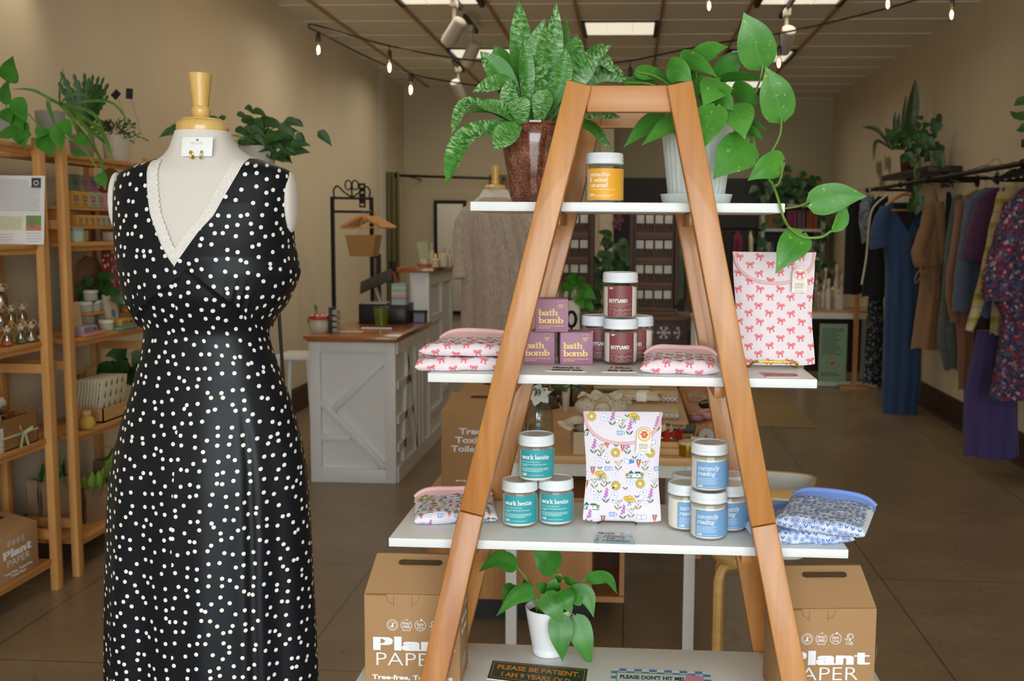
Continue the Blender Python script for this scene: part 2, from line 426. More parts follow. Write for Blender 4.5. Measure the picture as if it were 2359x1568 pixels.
struct('trim_4', MB().box(((xa+xb)/2, YR-.03, zt/2), (xb-xa, .05, zt)), mat('charcoal_panel', '#2e2926', .6))
p = atz(851, 168, ZC); q = at(873, 170, p.y)
struct('trim_5', MB().box(((XL+q.x)/2, p.y+.15, ZC/2+.05), (q.x-XL, .3, ZC+.1)), mat('pilaster_paint', '#d6d0c2', .7))
BASE = mat('baseboard_brown', '#3c2414', .5)
struct('baseboard_left', MB().box((XL+.012, (YF+YR)/2, .11), (.024, YR-YF, .22), bev=.004), BASE)
struct('baseboard_right', MB().box((XR-.012, (YF+YR)/2, .12), (.024, YR-YF, .24), bev=.004), BASE)
# shop front behind the camera: piers, sill and header around one wide opening, shifted right and set back to steer daylight
WX0, WX1, WZ0, WZ1 = -1.9, 2.7, .15, 3.3
g = MB()
g.box(((XL+WX0)/2-.1, YF, ZC/2+.1), (WX0-XL+.2, .2, ZC+.2)); g.box(((XR+WX1)/2+.1, YF, ZC/2+.1), (XR-WX1+.2, .2, ZC+.2))
g.box(((WX0+WX1)/2, YF, WZ0/2), (WX1-WX0, .2, WZ0)); g.box(((WX0+WX1)/2, YF, (WZ1+ZC)/2+.1), (WX1-WX0, .2, ZC-WZ1+.2))
struct('wall_front', g, WALL)
g = MB(); al = mat('storefront_aluminium', '#3a3836', .4, .7)
for x in (WX0+.03, WX1-.03, -.55, 1.05): g.box((x, YF, (WZ0+WZ1)/2), (.05, .1, WZ1-WZ0))
for z in (WZ0+.03, WZ1-.03): g.box(((WX0+WX1)/2, YF, z), (WX1-WX0, .1, .05))
struct('window_1', g, al)
struct('floor_outside', MB().box((0, YF-6.2, -.1), (40, 12, .1)), mat('pavement', '#b9b4ab', .9))
# world: bright overcast sky seen only through the shop front
w = bpy.data.worlds.new('World'); SC.world = w; w.use_nodes = True
nt = w.node_tree; bg = nt.nodes['Background']; tc = nt.nodes.new('ShaderNodeTexCoord'); sp = nt.nodes.new('ShaderNodeSeparateXYZ')
rp = nt.nodes.new('ShaderNodeValToRGB'); nt.links.new(tc.outputs['Generated'], sp.inputs[0]); nt.links.new(sp.outputs['Z'], rp.inputs[0])
e = rp.color_ramp.elements; e[0].color = (.9, .965, 1, 1); e[1].color = (.78, .9, 1, 1); e[0].position = .05; e[1].position = .7
nt.links.new(rp.outputs[0], bg.inputs['Color']); bg.inputs['Strength'].default_value = 9.0
po = bpy.data.lights.new('daylight_portal', 'AREA'); po.shape = 'RECTANGLE'; po.size = WX1-WX0; po.size_y = WZ1-WZ0; po.cycles.is_portal = True
o = bpy.data.objects.new('daylight_portal', po); COL.objects.link(o); o.location = ((WX0+WX1)/2, YF, (WZ0+WZ1)/2); o.rotation_euler = (radians(90), 0, radians(0))
o['kind'] = 'helper'
# ---- recessed ceiling lights
LF = mat('light_frame', '#2b2520', .5); LD = mat('light_diffuser', '#f2efe2', .5, emit='#fff3dc', es=.78); LL = mat('light_louver', '#cfcabb', .5, emit='#fff0d8', es=.42)
used = set()
LAB = {(4, 14): 'square recessed ceiling light hanging over the middle, above the ladder shelf', (2, 12): 'recessed ceiling light cut by the top edge, left of the striped plant',
       (6, 12): 'recessed ceiling light cut by the top edge, above the trailing plant', (2, 16): 'recessed ceiling light half hidden behind the left track spotlights',
       (6, 16): 'recessed ceiling light behind the right track spotlight and bulb', (6, 19): 'farthest small recessed ceiling light behind the trailing vine', }
def troffer(cx, cy, wx, wy, label):
    t = thing('ceiling_light', label, 'ceiling light', (cx, cy, ZC), 0, 'recessed ceiling lights')
    b = MB(); d = .05
    for s in (-1, 1):
        b.box((s*(wx/2-.02), 0, .02), (.035, wy, .07)); b.box((0, s*(wy/2-.008), .03), (wx, .016, .04))
    b.build('frame', LF, t)
    MB().box((0, 0, .014), (wx-.07, wy-.032, .006)).build('diffuser', LD, t)
    b = MB()
    for k in (-1, 1): b.box((k*wx/6, 0, .009), (.006, wy-.034, .006))
    for k in range(-2, 3): b.box((0, k*wy/6, .0095), (wx-.08, .004, .004))
    b.build('louver', LL, t)
    return t
holes = []
for (px, y0, y1), lab in (((1429, 54, 84), LAB[4, 14]), ((1020, -14, 9), LAB[2, 12]), ((1852, -14, 9), LAB[6, 12]), ((1120, 116, 137), LAB[2, 16]), ((1800, 118, 147), LAB[6, 16]), ((1706, 189, 204), LAB[6, 19])):
    a = atz(px, y0, ZC); b = atz(px, y1, ZC); i = min(range(len(GX)-1), key=lambda i: abs((GX[i]+GX[i+1])/2-a.x))
    cx = (GX[i]+GX[i+1])/2; cy = (a.y+b.y)/2; troffer(cx, cy, .68, max(.5, min(.66, b.y-a.y)), lab)
    holes.append((cx, cy))
# area lamps below these fittings, plus added fill lamps at spots without a fitting
for cx, cy in holes+[(x_, y_) for x_ in (-1.45,) for y_ in (3.6, 5.7, 10.6)]+[(-2.1, 8.2), (-2.1, 11.4), (-.05, 11.5)]:
    L = bpy.data.lights.new('ceiling_tubes_and_fill', 'AREA'); L.shape = 'SQUARE'; L.size = .6; L.energy = 4.6; L.color = (1, .92, .75); L.spread = radians(160)
    o = bpy.data.objects.new('ceiling_tubes_and_fill', L); COL.objects.link(o); o.location = (cx, cy, ZC-.03); o['kind'] = 'helper'
# ---- track spotlights
TW = mat('track_white', '#aaa294', .45); TBk = mat('track_black', '#1d1815', .5)
def spot_head(px, py, Y, aim, label, e=60, sc=.88):
    base = at(px, py, Y); base.z = ZC
    t = thing('track_spotlight', label, 'track light', base, 0, 'track spotlights')
    MB().box((0, 0, -.02), (.03, .7, .035)).build('track', TBk, t)
    b = MB(); b.box((0, 0, -.06), (.05, .12, .06), bev=.008); b.box((0, 0, -.15), (.022, .03, .16)); b.build('stem', TW, t)
    d = (V(aim)-base-V((0, 0, -.26))).normalized(); c = V((0, 0, -.27)); h = MB()
    R = d.to_track_quat('Z', 'Y').to_matrix().to_4x4()
    h.lathe([(.045*sc, -.13*sc), (.062*sc, -.12*sc), (.066*sc, .10*sc), (.062*sc, .13*sc), (.05*sc, .13*sc), (.046*sc, .06*sc), (.001, .06*sc)], (0, 0, 0), 24, 0, Matrix.Translation(c) @ R, caps=False)
    h.lathe([(.001, -.13*sc), (.045*sc, -.13*sc)], (0, 0, 0), 24, 0, Matrix.Translation(c) @ R, caps=False)
    h.build('lamp_head', TW, t)
    L = bpy.data.lights.new('track_lamp', 'SPOT'); L.energy = e; L.color = (1, .88, .66); L.spot_size = radians(130); L.spot_blend = .8; L.shadow_soft_size = .05
    o = bpy.data.objects.new('track_lamp', L); COL.objects.link(o); o.location = base+c+d*.16*sc; o.rotation_euler = d.to_track_quat('-Z', 'Y').to_euler(); o['kind'] = 'helper'
    return t
spot_head(1046, 50, 8.2, (-2.9, 9.6, 1.4), 'white track spotlight head in front of the half-hidden ceiling light', 14)
spot_head(1085, 92, 9.2, (-2.7, 11.0, 1.0), 'second white track spotlight just behind the first, left of the striped plant', 14)
spot_head(1812, 52, 8.6, (.9, 11.5, .8), 'white track spotlight at right beside the glowing bulb', 8)
spot_head(1056, 186, 11.5, (-1.2, 13.4, 1.2), 'small far track spotlight near the back wall ceiling', 12)
spot_head(200, -420, 5.0, (-2.9, 4.2, 1.9), 'unseen track spotlight added to brighten the left shelves and wall', 7)  # extra head above the frame, added to light the left wall
# ---- camera
cd = bpy.data.cameras.new('camera'); cam = bpy.data.objects.new('camera', cd); COL.objects.link(cam); SC.camera = cam
cd.sensor_width = 36; cd.sensor_fit = 'HORIZONTAL'; cd.lens = 36*F_/W_; cd.shift_x = (W_/2-PX)/W_; cd.shift_y = 0; cd.clip_start = .05
M = RC.to_4x4(); M.translation = EYE; cam.matrix_world = M
cd.dof.use_dof = True; cd.dof.focus_distance = 2.2; cd.dof.aperture_fstop = 6.3
vs = SC.view_settings; vs.view_transform = 'Standard'; vs.look = 'None'; vs.gamma = 1; vs.exposure = 0; vs.use_curve_mapping = False
SC.cycles.use_denoising = True; SC.cycles.max_bounces = 8; SC.cycles.transparent_max_bounces = 16; SC.cycles.sample_clamp_indirect = 6; SC.cycles.caustics_reflective = False; SC.cycles.caustics_refractive = False
# ================================================================ A-frame ladder shelf
LWOOD = wood('ladder_wood', '#a8692e', '#c98b48', 2, .38, 45, .05, coat=.15)
RWOOD = wood('rail_wood', '#b87a42', '#cd9258', 0, .42, 45, .05)
SHW = mat('white_laminate', '#eceeee', .35, spec=.4)
S1F, S2F, S3F, S4F, SBK = 2.07, 2.05, 2.045, 2.03, 2.36
def shelf_z(px, py, Yf): return at(px, py, Yf).z
Z1, Z2, Z3 = shelf_z(1440, 466, S1F), shelf_z(1430, 866, S2F), shelf_z(1425, 1252, S3F)
Z4 = at(1400, 1490, SBK).z; TH = .0185
lad = thing('ladder_shelf', 'freestanding wooden A-frame ladder shelf with white shelves, in front of the shop', 'ladder shelf', (at(1440, 900, 2.2).x, 2.2, 0))
lo = V(lad.location)
def LB(mb, name, m): return mb.build(name, m, lad)
def yfront(z): return 2.02-.03*(1.9-z)
# front legs: pixel centre lines (top, joint, low) on the front face
def front_leg(P, z_low):
    C = []
    for px, py in P:
        Y = 2.02
        for _ in range(4): Y = yfront(at(px, py, Y).z)
        C.append(at(px, py, Y))
    d = (C[2]-C[0]).normalized(); end = C[0]+d*((z_low-C[0].z)/d.z)
    j = C[1]
    return C[0], j, end
for nm, P in (('l', ((1334, 191), (1085, 1183), (1004, 1568))), ('r', ((1566, 191), (1760, 1210), (1832, 1568)))):
    a, j, e = front_leg(P, .02); dy = V((0, .02, 0)); up = (a-e).normalized()
    wt, wj, wl = .049, .0475, .058
    side = V((1, 0, 0))
    MB().beam(a+dy-lo, j+up*.0008+dy-lo, wt, .04, 0, side, wj+.001, .042, .003).build('front_leg', LWOOD, lad)
    MB().beam(j-up*.0008+dy-lo, e+dy-lo, wj+.001, .042, 0, side, wl, .046, .003).build('front_leg', LWOOD, lad)
    # rear leg
    Q = ((1366, 262), (1137, 1093), (1100, 1290)) if nm == 'l' else ((1540, 262), (1686, 1060), (1722, 1290))
    C = [at(x, y, 2.365) for x, y in Q]; d = (C[2]-C[0]).normalized(); end = C[0]+d*((.02-C[0].z)/d.z); top = C[0]-d*.06
    MB().beam(top+dy-lo, end+dy-lo, .045, .04, 0, side, .05, .044, .003).build('rear_leg', LWOOD, lad)
b = MB(); a = at(1352, 227, 2.03); c = at(1547, 227, 2.03); b.box((a+c)/2+V((0, .012, 0))-lo, (c.x-a.x, .022, sz(58, 2.06)), bev=.002); b.build('top_rail', RWOOD, lad)
a = at(1350, 270, 2.385); c = at(1545, 270, 2.385); MB().box((a+c)/2+V((0, .0, .0))-lo, (c.x-a.x, .022, .05), bev=.002).build('top_rail', RWOOD, lad)
for z, Yf, xl, xr in ((Z1, S1F, (1083, 457), (1809, 472)), (Z2, S2F, (985, 853), (1883, 878)), (Z3, S3F, (895, 1234), (1955, 1272)), (Z4, S4F, (790, 1640), (2080, 1680))):
    x0, x1 = at(*xl, Yf).x, at(*xr, Yf).x
    MB().box(((x0+x1)/2-lo.x, (Yf+SBK)/2-lo.y, z-TH/2), (x1-x0, SBK-Yf, TH), bev=.0018).build('shelf', SHW, lad)
x0, x1 = at(780, 1700, 2.04).x, at(2100, 1700, 2.04).x
MB().box(((x0+x1)/2-lo.x, 2.19-lo.y, .33), (x1-x0, .32, TH), bev=.0018).build('shelf', SHW, lad)
# wood cleats under the shelves
for z, pl, pr in ((Z1, 1287, 1592), (Z2, 1190, 1655), (Z3, 1105, 1725)):
    for p in (pl, pr):
        x = at(p, 500, 2.2).x-lo.x; MB().box((x, 2.2-lo.y, z-TH-.014), (.022, .24, .026), bev=.002).build('cleat', LWOOD, lad)
# ================================================================ things on the ladder shelf
def m_glass(name, tint='#f2f8f6', k=.10):
    t = NT(name); t.n.remove(t.b); tr = t.new('ShaderNodeBsdfTransparent', Color=rgb(tint)); gl = t.new('ShaderNodeBsdfGlossy', Roughness=.03)
    lw = t.new('ShaderNodeLayerWeight', Blend=.35); mp = t.new('ShaderNodeMath', operation='MULTIPLY_ADD'); mp.inputs[1].default_value = .3; mp.inputs[2].default_value = k*.35; t.link(lw.outputs['Facing'], mp.inputs[0])
    mx = t.new('ShaderNodeMixShader'); t.link(mp.outputs[0], mx.inputs[0]); t.link(tr.outputs[0], mx.inputs[1]); t.link(gl.outputs[0], mx.inputs[2]); t.link(mx.outputs[0], t.out.inputs[0]); return t.m
GLASS = m_glass('jar_glass', '#ffffff')
WAXC = mat('candle_wax', '#fcf5e4', .5)
LIDW = mat('lid_white_metal', '#e8edf2', .38, spec=.6)
LIDG = mat('lid_top_grey', '#d6d8d8', .3, metal=.3)
PAPERW = mat('paper_white', '#f3f3ee', .6)
JR, JH = .039, .099
rg = random.Random(5)
LBLW = mat('label_print_white', '#f4f5f0', .6)
def make_jar(lc, w, z0, z1, art):
    t = thing('candle_jar', 'x', 'candle'); r = JR
    MB().lathe([(.001, 0), (r-.006, 0), (r-.002, .002), (r, .006), (r, .074), (r-.002, .078), (r-.004, .08)], n=40, caps=False).build('glass', GLASS, t, smooth=60)
    MB().lathe([(.001, .0042), (r-.0065, .0045), (r-.0036, .0075), (r-.0036, .0665), (r-.005, .0672), (.001, .0668)], n=40).build('wax', WAXC, t)
    rl = r-.0012
    fl = [(rl-.001, .0765), (rl+.0006, .078), (rl+.0006, .0815), (rl-.0004, .083), (rl-.0004, .0845), (rl+.0006, .086), (rl+.0006, .0875), (rl-.0002, .0885), (rl-.0002, .0955), (rl-.002, .0985), (rl-.005, .099), (rl-.0055, .0978), (.001, .0976)]
    MB().lathe(fl, n=44, mi=[0]*10+[0, 1]).build('lid', [LIDW, LIDG], t)
    b = MB(); f = cyl_fn(r+.0003)
    A = Art(); A.rect(-w/2, z0, w/2, z1, 0, 0, 24); A.rect(w/2-.0015, z0, w/2, z1, 2, 1); art(A, -w/2+.004); A.put(b, f, .00018)
    b.build('paper_label', lc, t); return t
def art_small(A, x, y, mi, k=1): A.sans('CAMRE', x, y, .0042*k, mi, off=.02, width=.009*k)
def art_maroon(A, x):
    art_small(A, x, .0635, 1)
    A.serif('RHYSAND', x, .0352, .0072, 1, wx=1.5, wy=.45, width=.041)
    for k, l in enumerate((.049, .046, .034)): A.greek(x, .0318-k*.0032, l, .0011, 3, 2, rg)
    A.rect(x, .0216, x+.05, .0219, 1, 2, 4); A.rect(x, .0128, x+.05, .0131, 1, 2, 4); A.rect(x+.0115, .013, x+.0118, .0217, 1, 2)
    A.greek(x, .0188, .006, .001, 3, 2, rg); A.greek(x, .015, .0085, .001, 3, 2, rg)
    A.sans('ALL NATURAL SOY WAX CANDLE', x+.0135, .0182, .0016, 1, width=.034); A.greek(x+.0135, .0152, .021, .001, 3, 2, rg)
    A.greek(x+.002, .0102, .046, .0009, 3, 2, rg); A.greek(x+.011, .0076, .028, .0009, 3, 2, rg)
def art_teal(A, x):
    A.serif('work bestie', x, .0512, .0088, 1, wx=1.35, wy=.5, width=.061)
    A.sans('[work bess-tee] noun', x, .0443, .003, 1, width=.039)
    for y, l in ((.0392, .056), (.0362, .013), (.031, .06), (.028, .06), (.025, .045)): A.greek(x, y, l, .0014, 3, 2, rg)
    art_small(A, x, .0158, 1, 1.35); A.greek(x+.0155, .0168, .033, .0009, 3, 2, rg)
def art_blue(A, x):
    A.serif('currently', x, .0478, .0088, 1, wx=1.15, wy=.45, width=.044, shear=.25)
    A.serif('reading', x, .0368, .0088, 1, wx=1.15, wy=.45, width=.036, shear=.25)
    for k, l in enumerate((.041, .038, .043, .039)): A.greek(x, .0302-k*.0036, l, .0014, 3, 2, rg)
    art_small(A, x, .0122, 1, 1.3); A.greek(x+.0145, .0132, .03, .0009, 3, 2, rg)
def art_yellow(A, x):
    for k, (s, wd) in enumerate((('pistachio', .042), ('& salted', .038), ('caramel', .038))):
        A.serif(s, x, .0515-k*.0106, .0078, 1, wx=1.15, wy=.45, width=wd, shear=.15)
    A.greek(x, .0252, .055, .0011, 3, 2, rg)
    art_small(A, x, .0125, 1, 1.3); A.greek(x+.0145, .0138, .038, .0011, 3, 2, rg); A.greek(x+.0145, .0115, .03, .0011, 3, 2, rg)
def LBL(n, c, pale): return [mat(n, c, .45), LBLW, PAPERW, mat(n+'_fine', pale, .6)]
def put_jar(root, px, Y, z, label, group, rz=0):
    p = at(px, 800, Y); p = V((at(px, pix((p.x, Y, z))[1], Y).x, Y, z+.0004))
    if root['label'] == 'x':
        root.location = p; root.rotation_euler.z = rz; root['label'] = label; root['group'] = group; return root
    return dup(root, p, rz, label, group)
j = make_jar(LBL('amber_label', '#eba92f', '#fbe6b4'), .088, .0055, .067, art_yellow)
put_jar(j, 1392, 2.13, Z1, 'amber-labelled candle jar with white lid standing alone on the top shelf', 'candle jars on the ladder shelf', .22)
G = 'maroon-labelled candle jars on the second shelf'
j = make_jar(LBL('maroon_label', '#7d3f40', '#b98a86'), .0585, .0055, .0705, art_maroon)
put_jar(j, 1429, 2.25, Z2, 'front maroon-labelled candle jar, carrying another jar on its lid', G, .1)
put_jar(j, 1428, 2.25, Z2+JH+.0003, 'maroon-labelled candle jar stacked on top of the front maroon jar', G, .02)
put_jar(j, 1378, 2.319, Z2, 'maroon-labelled candle jar partly behind the right mauve box', G, .14)
put_jar(j, 1465, 2.32, Z2, 'maroon-labelled candle jar behind the stacked pair, beside the pink bow pouch', G, -.1)
G = 'teal-labelled candle jars on the third shelf'
j = make_jar(LBL('teal_label', '#35a0a9', '#c9e6e4'), .086, .011, .0705, art_teal)
put_jar(j, 1197, 2.167, Z3, 'teal-labelled candle jar at the left foot of the three-jar pyramid', G, .24)
put_jar(j, 1280, 2.187, Z3, 'teal-labelled candle jar at the right foot of the three-jar pyramid', G, .24)
put_jar(j, 1235, 2.165, Z3+JH+.0003, 'teal-labelled candle jar crowning the three-jar pyramid', G, .26)
G = 'blue-labelled candle jars on the third shelf'
j = make_jar(LBL('blue_label', '#78a7d6', '#d3e2f1'), .086, .01, .064, art_blue)
put_jar(j, 1631, 2.11, Z3, 'front blue-labelled candle jar, carrying another jar on its lid', G, .3)
put_jar(j, 1633, 2.112, Z3+JH+.0003, 'blue-labelled candle jar stacked on top of the front blue jar', G, .3)
put_jar(j, 1578, 2.173, Z3, 'blue-labelled candle jar left of the front blue jar, label half turned away', G, .62)
put_jar(j, 1679, 2.173, Z3, 'blue-labelled candle jar right of the front blue jar, beside the wooden leg', G, .3)
put_jar(j, 1585, 2.255, Z3, 'blue-labelled candle jar in the back row, left side', G, .5)
put_jar(j, 1675, 2.256, Z3, 'blue-labelled candle jar in the back row, right side', G, .3)
# ---- mauve boxes
BOXM = mat('mauve_card', '#a2748c', .5, bump=.02, vs=300); BOXD = mat('mauve_card_side', '#87596f', .5); BYEL = mat('box_print_yellow', '#f2cd84', .55)
def make_bomb():
    t = thing('bath_product_box', 'x', 'box'); s = .07
    MB().box((0, 0, s/2), (s, s, s*.99), bev=.0008).build('carton', BOXM, t)
    b = MB(); b.box((0, 0, s*.998), (s-.002, s-.002, .0012), bev=.0005); b.build('lid_flap', BOXM, t)
    b = MB(); A = Art(); x = -s/2+.007
    A.serif('bath', x, .0357, .0122, 0, wx=1.6, wy=.55, width=.041); A.serif('bomb', x, .0195, .0122, 0, wx=1.6, wy=.55, width=.052)
    A.sans('enhanced with essential oils,', x, .0122, .0027, 0, off=.02, width=.054); A.sans('clays & herbs', x, .0083, .0027, 0, off=.02, width=.0245)
    A.serif('giggly', .0185-.006, .0565, .0034, 0, width=.0125, wx=1.3); A.serif('jeef', .0185-.0035, .0518, .0034, 0, width=.008, wx=1.3) if 0 else A.serif('jee', .0185-.0035, .0518, .0034, 0, width=.008, wx=1.3)
    for k, ch in enumerate('essentials'):
        a = radians(125-k*15.5); A.sans(ch, .0185+.0112*cos(a), .0545+.0112*sin(a), .0022, 0, off=.03, rot=a-pi/2)
    A.put(b, plane_fn((0, -s/2-.0002, 0), (1, 0, 0), (0, 0, 1)), .0002); b.build('front_print', BYEL, t)
    return t
G = 'mauve bath boxes on the second shelf'
bb = make_bomb(); pb = lambda px, Y, z: V((at(px, 800, Y).x, Y, z))
p = pb(1325, 2.245, Z2); bb.location = p; bb.rotation_euler.z = .14; bb['label'] = 'mauve square carton, right one of the bottom pair, beside the maroon jars'; bb['group'] = G
dup(bb, pb(1239, 2.245, Z2), .12, 'mauve square carton at lower left, partly behind the wooden leg', G)
dup(bb, pb(1270, 2.235, Z2+.0711), .1, 'mauve square carton balanced on top of two others', G)
# ---- quilted pouches -------------------------------------------------------
PINKF = mat('quilt_pale_pink', '#eddfe6', .85, sheen=.3, bump=.05, vs=700); PINKB = mat('binding_pink', '#f0c3c4', .8, sheen=.2)
REDP = mat('print_coral', '#e2626e', .8); ROSEP = mat('print_rose', '#f0a3a8', .8)
LILF = mat('quilt_pale_lilac', '#ece4ee', .85, sheen=.3, bump=.05, vs=700)
FL = [mat('print_'+n, c, .8) for n, c in (('outline', '#3c4a44'), ('yellow', '#e8c545'), ('paleblue', '#a9cdea'), ('white', '#f7f8fa'), ('violet', '#bf7fc6'), ('green', '#5d8a54'), ('orange', '#dd5f4c'), ('blue', '#5b8fd0'), ('olive', '#93a03c'), ('darkgreen', '#3f6e50'))]
BLUF = mat('quilt_pale_blue', '#dbe6f4', .85, sheen=.3, bump=.05, vs=700); BLUB = mat('binding_blue', '#7f9ce2', .8, sheen=.2); BLUP = mat('print_blue_line', '#5479c6', .8)
def bow(A, x, y, s, rot, m0=1, m1=2):
    c, d = cos(rot), sin(rot)
    def T(P): return [(x+(a*c-b*d)*s, y+(a*d+b*c)*s) for a, b in P]
    for sg in (-1, 1):
        loop = [(0, .05), (sg*.35, .45), (sg*.75, .55), (sg*.95, .3), (sg*.85, 0), (sg*.45, -.12), (0, .05)]
        tail = [(sg*.05, -.02), (sg*.3, -.4), (sg*.42, -.95), (sg*.65, -.85), (sg*.5, -.35), (sg*.15, 0)]
        A.poly(T(loop[:-1]), m1, 1); A.poly(T(tail), m1, 1)
        A.line(T(loop), .13*s, m0, 2); A.line(T(tail), .11*s, m0, 2); A.line(T([(sg*.1, .1), (sg*.6, .25)]), .09*s, m0, 2)
    A.ell(x, y, .14*s, .17*s, m0, 3, 8)
def bows(A, x0, x1, y0, y1, seed=1, s=.0085, clip=None):
    r = random.Random(seed); k = 0; y = y0
    while y < y1:
        x = x0+(.011 if k % 2 else .033)
        while x < x1-.004:
            u, v = x+r.uniform(-.0025, .0025), y+r.uniform(-.0015, .0015)
            if not clip or clip(u, v): bow(A, u, v, s, r.uniform(-.3, .3))
            x += .0435
        y += .0172; k += 1
O_, Y_, PB, WH, VI, GR, OR, BL, OL, DG = range(1, 11)
def motif(A, k, x, y, s=1.0, rot=0):
    def e(dx, dy, rx, ry, m, l=2, n=10, r=0): A.ell(x+dx*s, y+dy*s, rx*s, ry*s, m, l, n, r)
    def ln(P, w, m, l=2): A.line([(x+a*s, y+b*s) for a, b in P], w*s, m, l)
    if k == 'd':
        for i in range(12):
            a = 2*pi*i/12+.2; e(.0062*cos(a), .0062*sin(a), .0048, .0019, O_, 1, 8, a); e(.0062*cos(a), .0062*sin(a), .0042, .0013, Y_, 2, 8, a)
        e(0, 0, .0034, .0034, O_, 3); e(0, 0, .0029, .0029, WH, 4)
    elif k == 'f':
        for i in range(4):
            a = pi/2*i+.5; e(.0042*cos(a), .0042*sin(a), .0039, .0034, BL, 1, 10, a); e(.0042*cos(a), .0042*sin(a), .0034, .0029, WH, 2, 10, a)
        e(0, 0, .0015, .0015, BL, 3, 8)
    elif k == 'v':
        ln([(-.002, -.014), (.002, .012)], .0007, DG, 1)
        for i in range(7):
            t = i/6; e(-.001+.003*t+(.0022 if i % 2 else -.0022)*(1-.5*t), -.003+.017*t, .0032*(1-.4*t), .0024, VI, 2, 8)
        for sg in (-1, 1): e(sg*.004-.001, -.011, .0055, .0016, O_, 1, 8, sg*.9+(pi if sg < 0 else 0)); e(sg*.004-.001, -.011, .005, .0011, GR, 2, 8, sg*.9+(pi if sg < 0 else 0))
    elif k == 'c':
        for dx, a in ((-.0025, .2), (.0028, -.25)):
            A.poly([(x+(dx-.0022)*s, y+.003*s), (x+(dx+.0022)*s, y+.003*s), (x+(dx+a*.01)*s, y-.010*s)], OR, 2)
            for q in (-.5, 0, .5): ln([(dx, .003), (dx+q*.005, .0085)], .0011, DG, 2)
    elif k == 'h':
        e(0, 0, .0125, .0066, O_, 1, 16, -.25); e(0, 0, .0119, .006, Y_, 2, 16, -.25); e(.0008, .0028, .0064, .0056, O_, 3, 14); e(.0008, .003, .0058, .005, Y_, 4, 14)
        ln([(-.005, .0008), (.0065, .0002)], .0013, BL, 5); ln([(.0, -.003), (-.0025, -.0125)], .0018, BL, 5); ln([(.001, -.003), (.003, -.0125)], .0018, BL, 5)
    elif k == 'H':
        A.rect(x-.0135*s, y-.0055*s, x+.0125*s, y+.003*s, O_, 1); A.rect(x-.013*s, y-.005*s, x+.012*s, y+.0026*s, WH, 2)
        A.poly([(x-.0145*s, y+.0028*s), (x-.002*s, y+.0028*s), (x-.008*s, y+.0095*s)], DG, 3); A.poly([(x-.001*s, y+.0028*s), (x+.0135*s, y+.0028*s), (x+.011*s, y+.007*s), (x+.001*s, y+.007*s)], DG, 3)
        for dx in (-.0105, -.0065, .005): A.rect(x+(dx-.0013)*s, y-.0015*s, x+(dx+.0013)*s, y+.0014*s, BL, 4)
        A.rect(x-.0095*s, y-.005*s, x-.0065*s, y-.0018*s, DG, 4); e(.0155, .001, .0035, .0042, OL, 3); e(-.0165, 0, .003, .0038, OL, 3); ln([(.0155, -.006), (.0155, -.002)], .0008, O_, 2)
        ln([(-.019, -.006), (.018, -.006)], .0014, GR, 3)
    elif k == 'b':
        for sg in (-1, 1):
            A.poly([(x, y-.004*s), (x+sg*.0105*s, y-.0015*s), (x+sg*.0105*s, y+.0075*s), (x, y+.005*s)], BL, 1); A.poly([(x+sg*.0006*s, y-.0032*s), (x+sg*.0098*s, y-.0008*s), (x+sg*.0098*s, y+.0068*s), (x+sg*.0006*s, y+.0042*s)], WH, 2)
    elif k == 'u':
        A.poly([(x-.0065*s, y+.0045*s), (x+.0065*s, y+.0045*s), (x+.005*s, y-.005*s), (x-.005*s, y-.005*s)], BL, 1); A.poly([(x-.0058*s, y+.0038*s), (x+.0058*s, y+.0038*s), (x+.0044*s, y-.0043*s), (x-.0044*s, y-.0043*s)], PB, 2)
        A.arc(x+.0075*s, y, .0026*s, .003*s, -90, 90, .001*s, BL, 2, 8); e(-.001, 0, .0014, .0014, WH, 3, 8)
    elif k == 's':
        ln([(-.001, -.012), (.001, .006)], .0006, O_, 1); ln([(0, -.003), (.0065, .0075)], .0006, O_, 1); ln([(0, -.002), (-.005, .005)], .0006, O_, 1)
        for dx, dy in ((.001, .0075), (.007, .0085), (-.0055, .006)): e(dx, dy, .0025, .0019, O_, 1, 8); e(dx, dy, .002, .0014, WH if rg.random() < .5 else Y_, 2, 8)
        for sg in (-1, 1): e(sg*.0045, -.006, .0052, .0014, O_, 1, 8, sg*.9+(pi if sg < 0 else 0)); e(sg*.0045, -.006, .0047, .001, OL, 2, 8, sg*.9+(pi if sg < 0 else 0))
    else:
        for sg in (-1, 1): e(sg*.0026, 0, .0036, .0013, O_, 1, 8, sg*.9+(pi if sg < 0 else 0)); e(sg*.0026, 0, .0031, .0009, GR, 2, 8, sg*.9+(pi if sg < 0 else 0))
FLORAL = '''d505,640 d800,640 d510,910 d715,890 d250,1000 d300,345 f410,350 f530,370 f365,710 f415,670 f720,655 f630,875 f510,810 f790,810 f325,960 f500,985 f360,1010 f740,960 f485,1025 f770,1030 f695,605 f262,825
v480,355 v325,590 v625,430 v610,590 v430,990 v805,990 v575,1125 v290,1170 v855,400 c435,570 c565,600 c700,725 c315,790 c260,905 c405,1190 c840,1180 h660,345 h380,820 h625,1020 H300,480 H670,820 H300,1085 b622,715 b728,1172 b800,560 u440,770
u480,1145 u540,475 u855,770 s530,740 s755,740 s410,880 s330,890 s640,1130 s700,1060 s530,1065 s385,605 s560,400 s835,890 l510,580 l370,660 l440,720 l375,765 l690,995 l375,960 l590,930 l600,335 l445,885 l665,675'''.split()
def floral_pts():
    for m in FLORAL:
        a, b = m[1:].split(','); yield m[0], float(a), float(b)
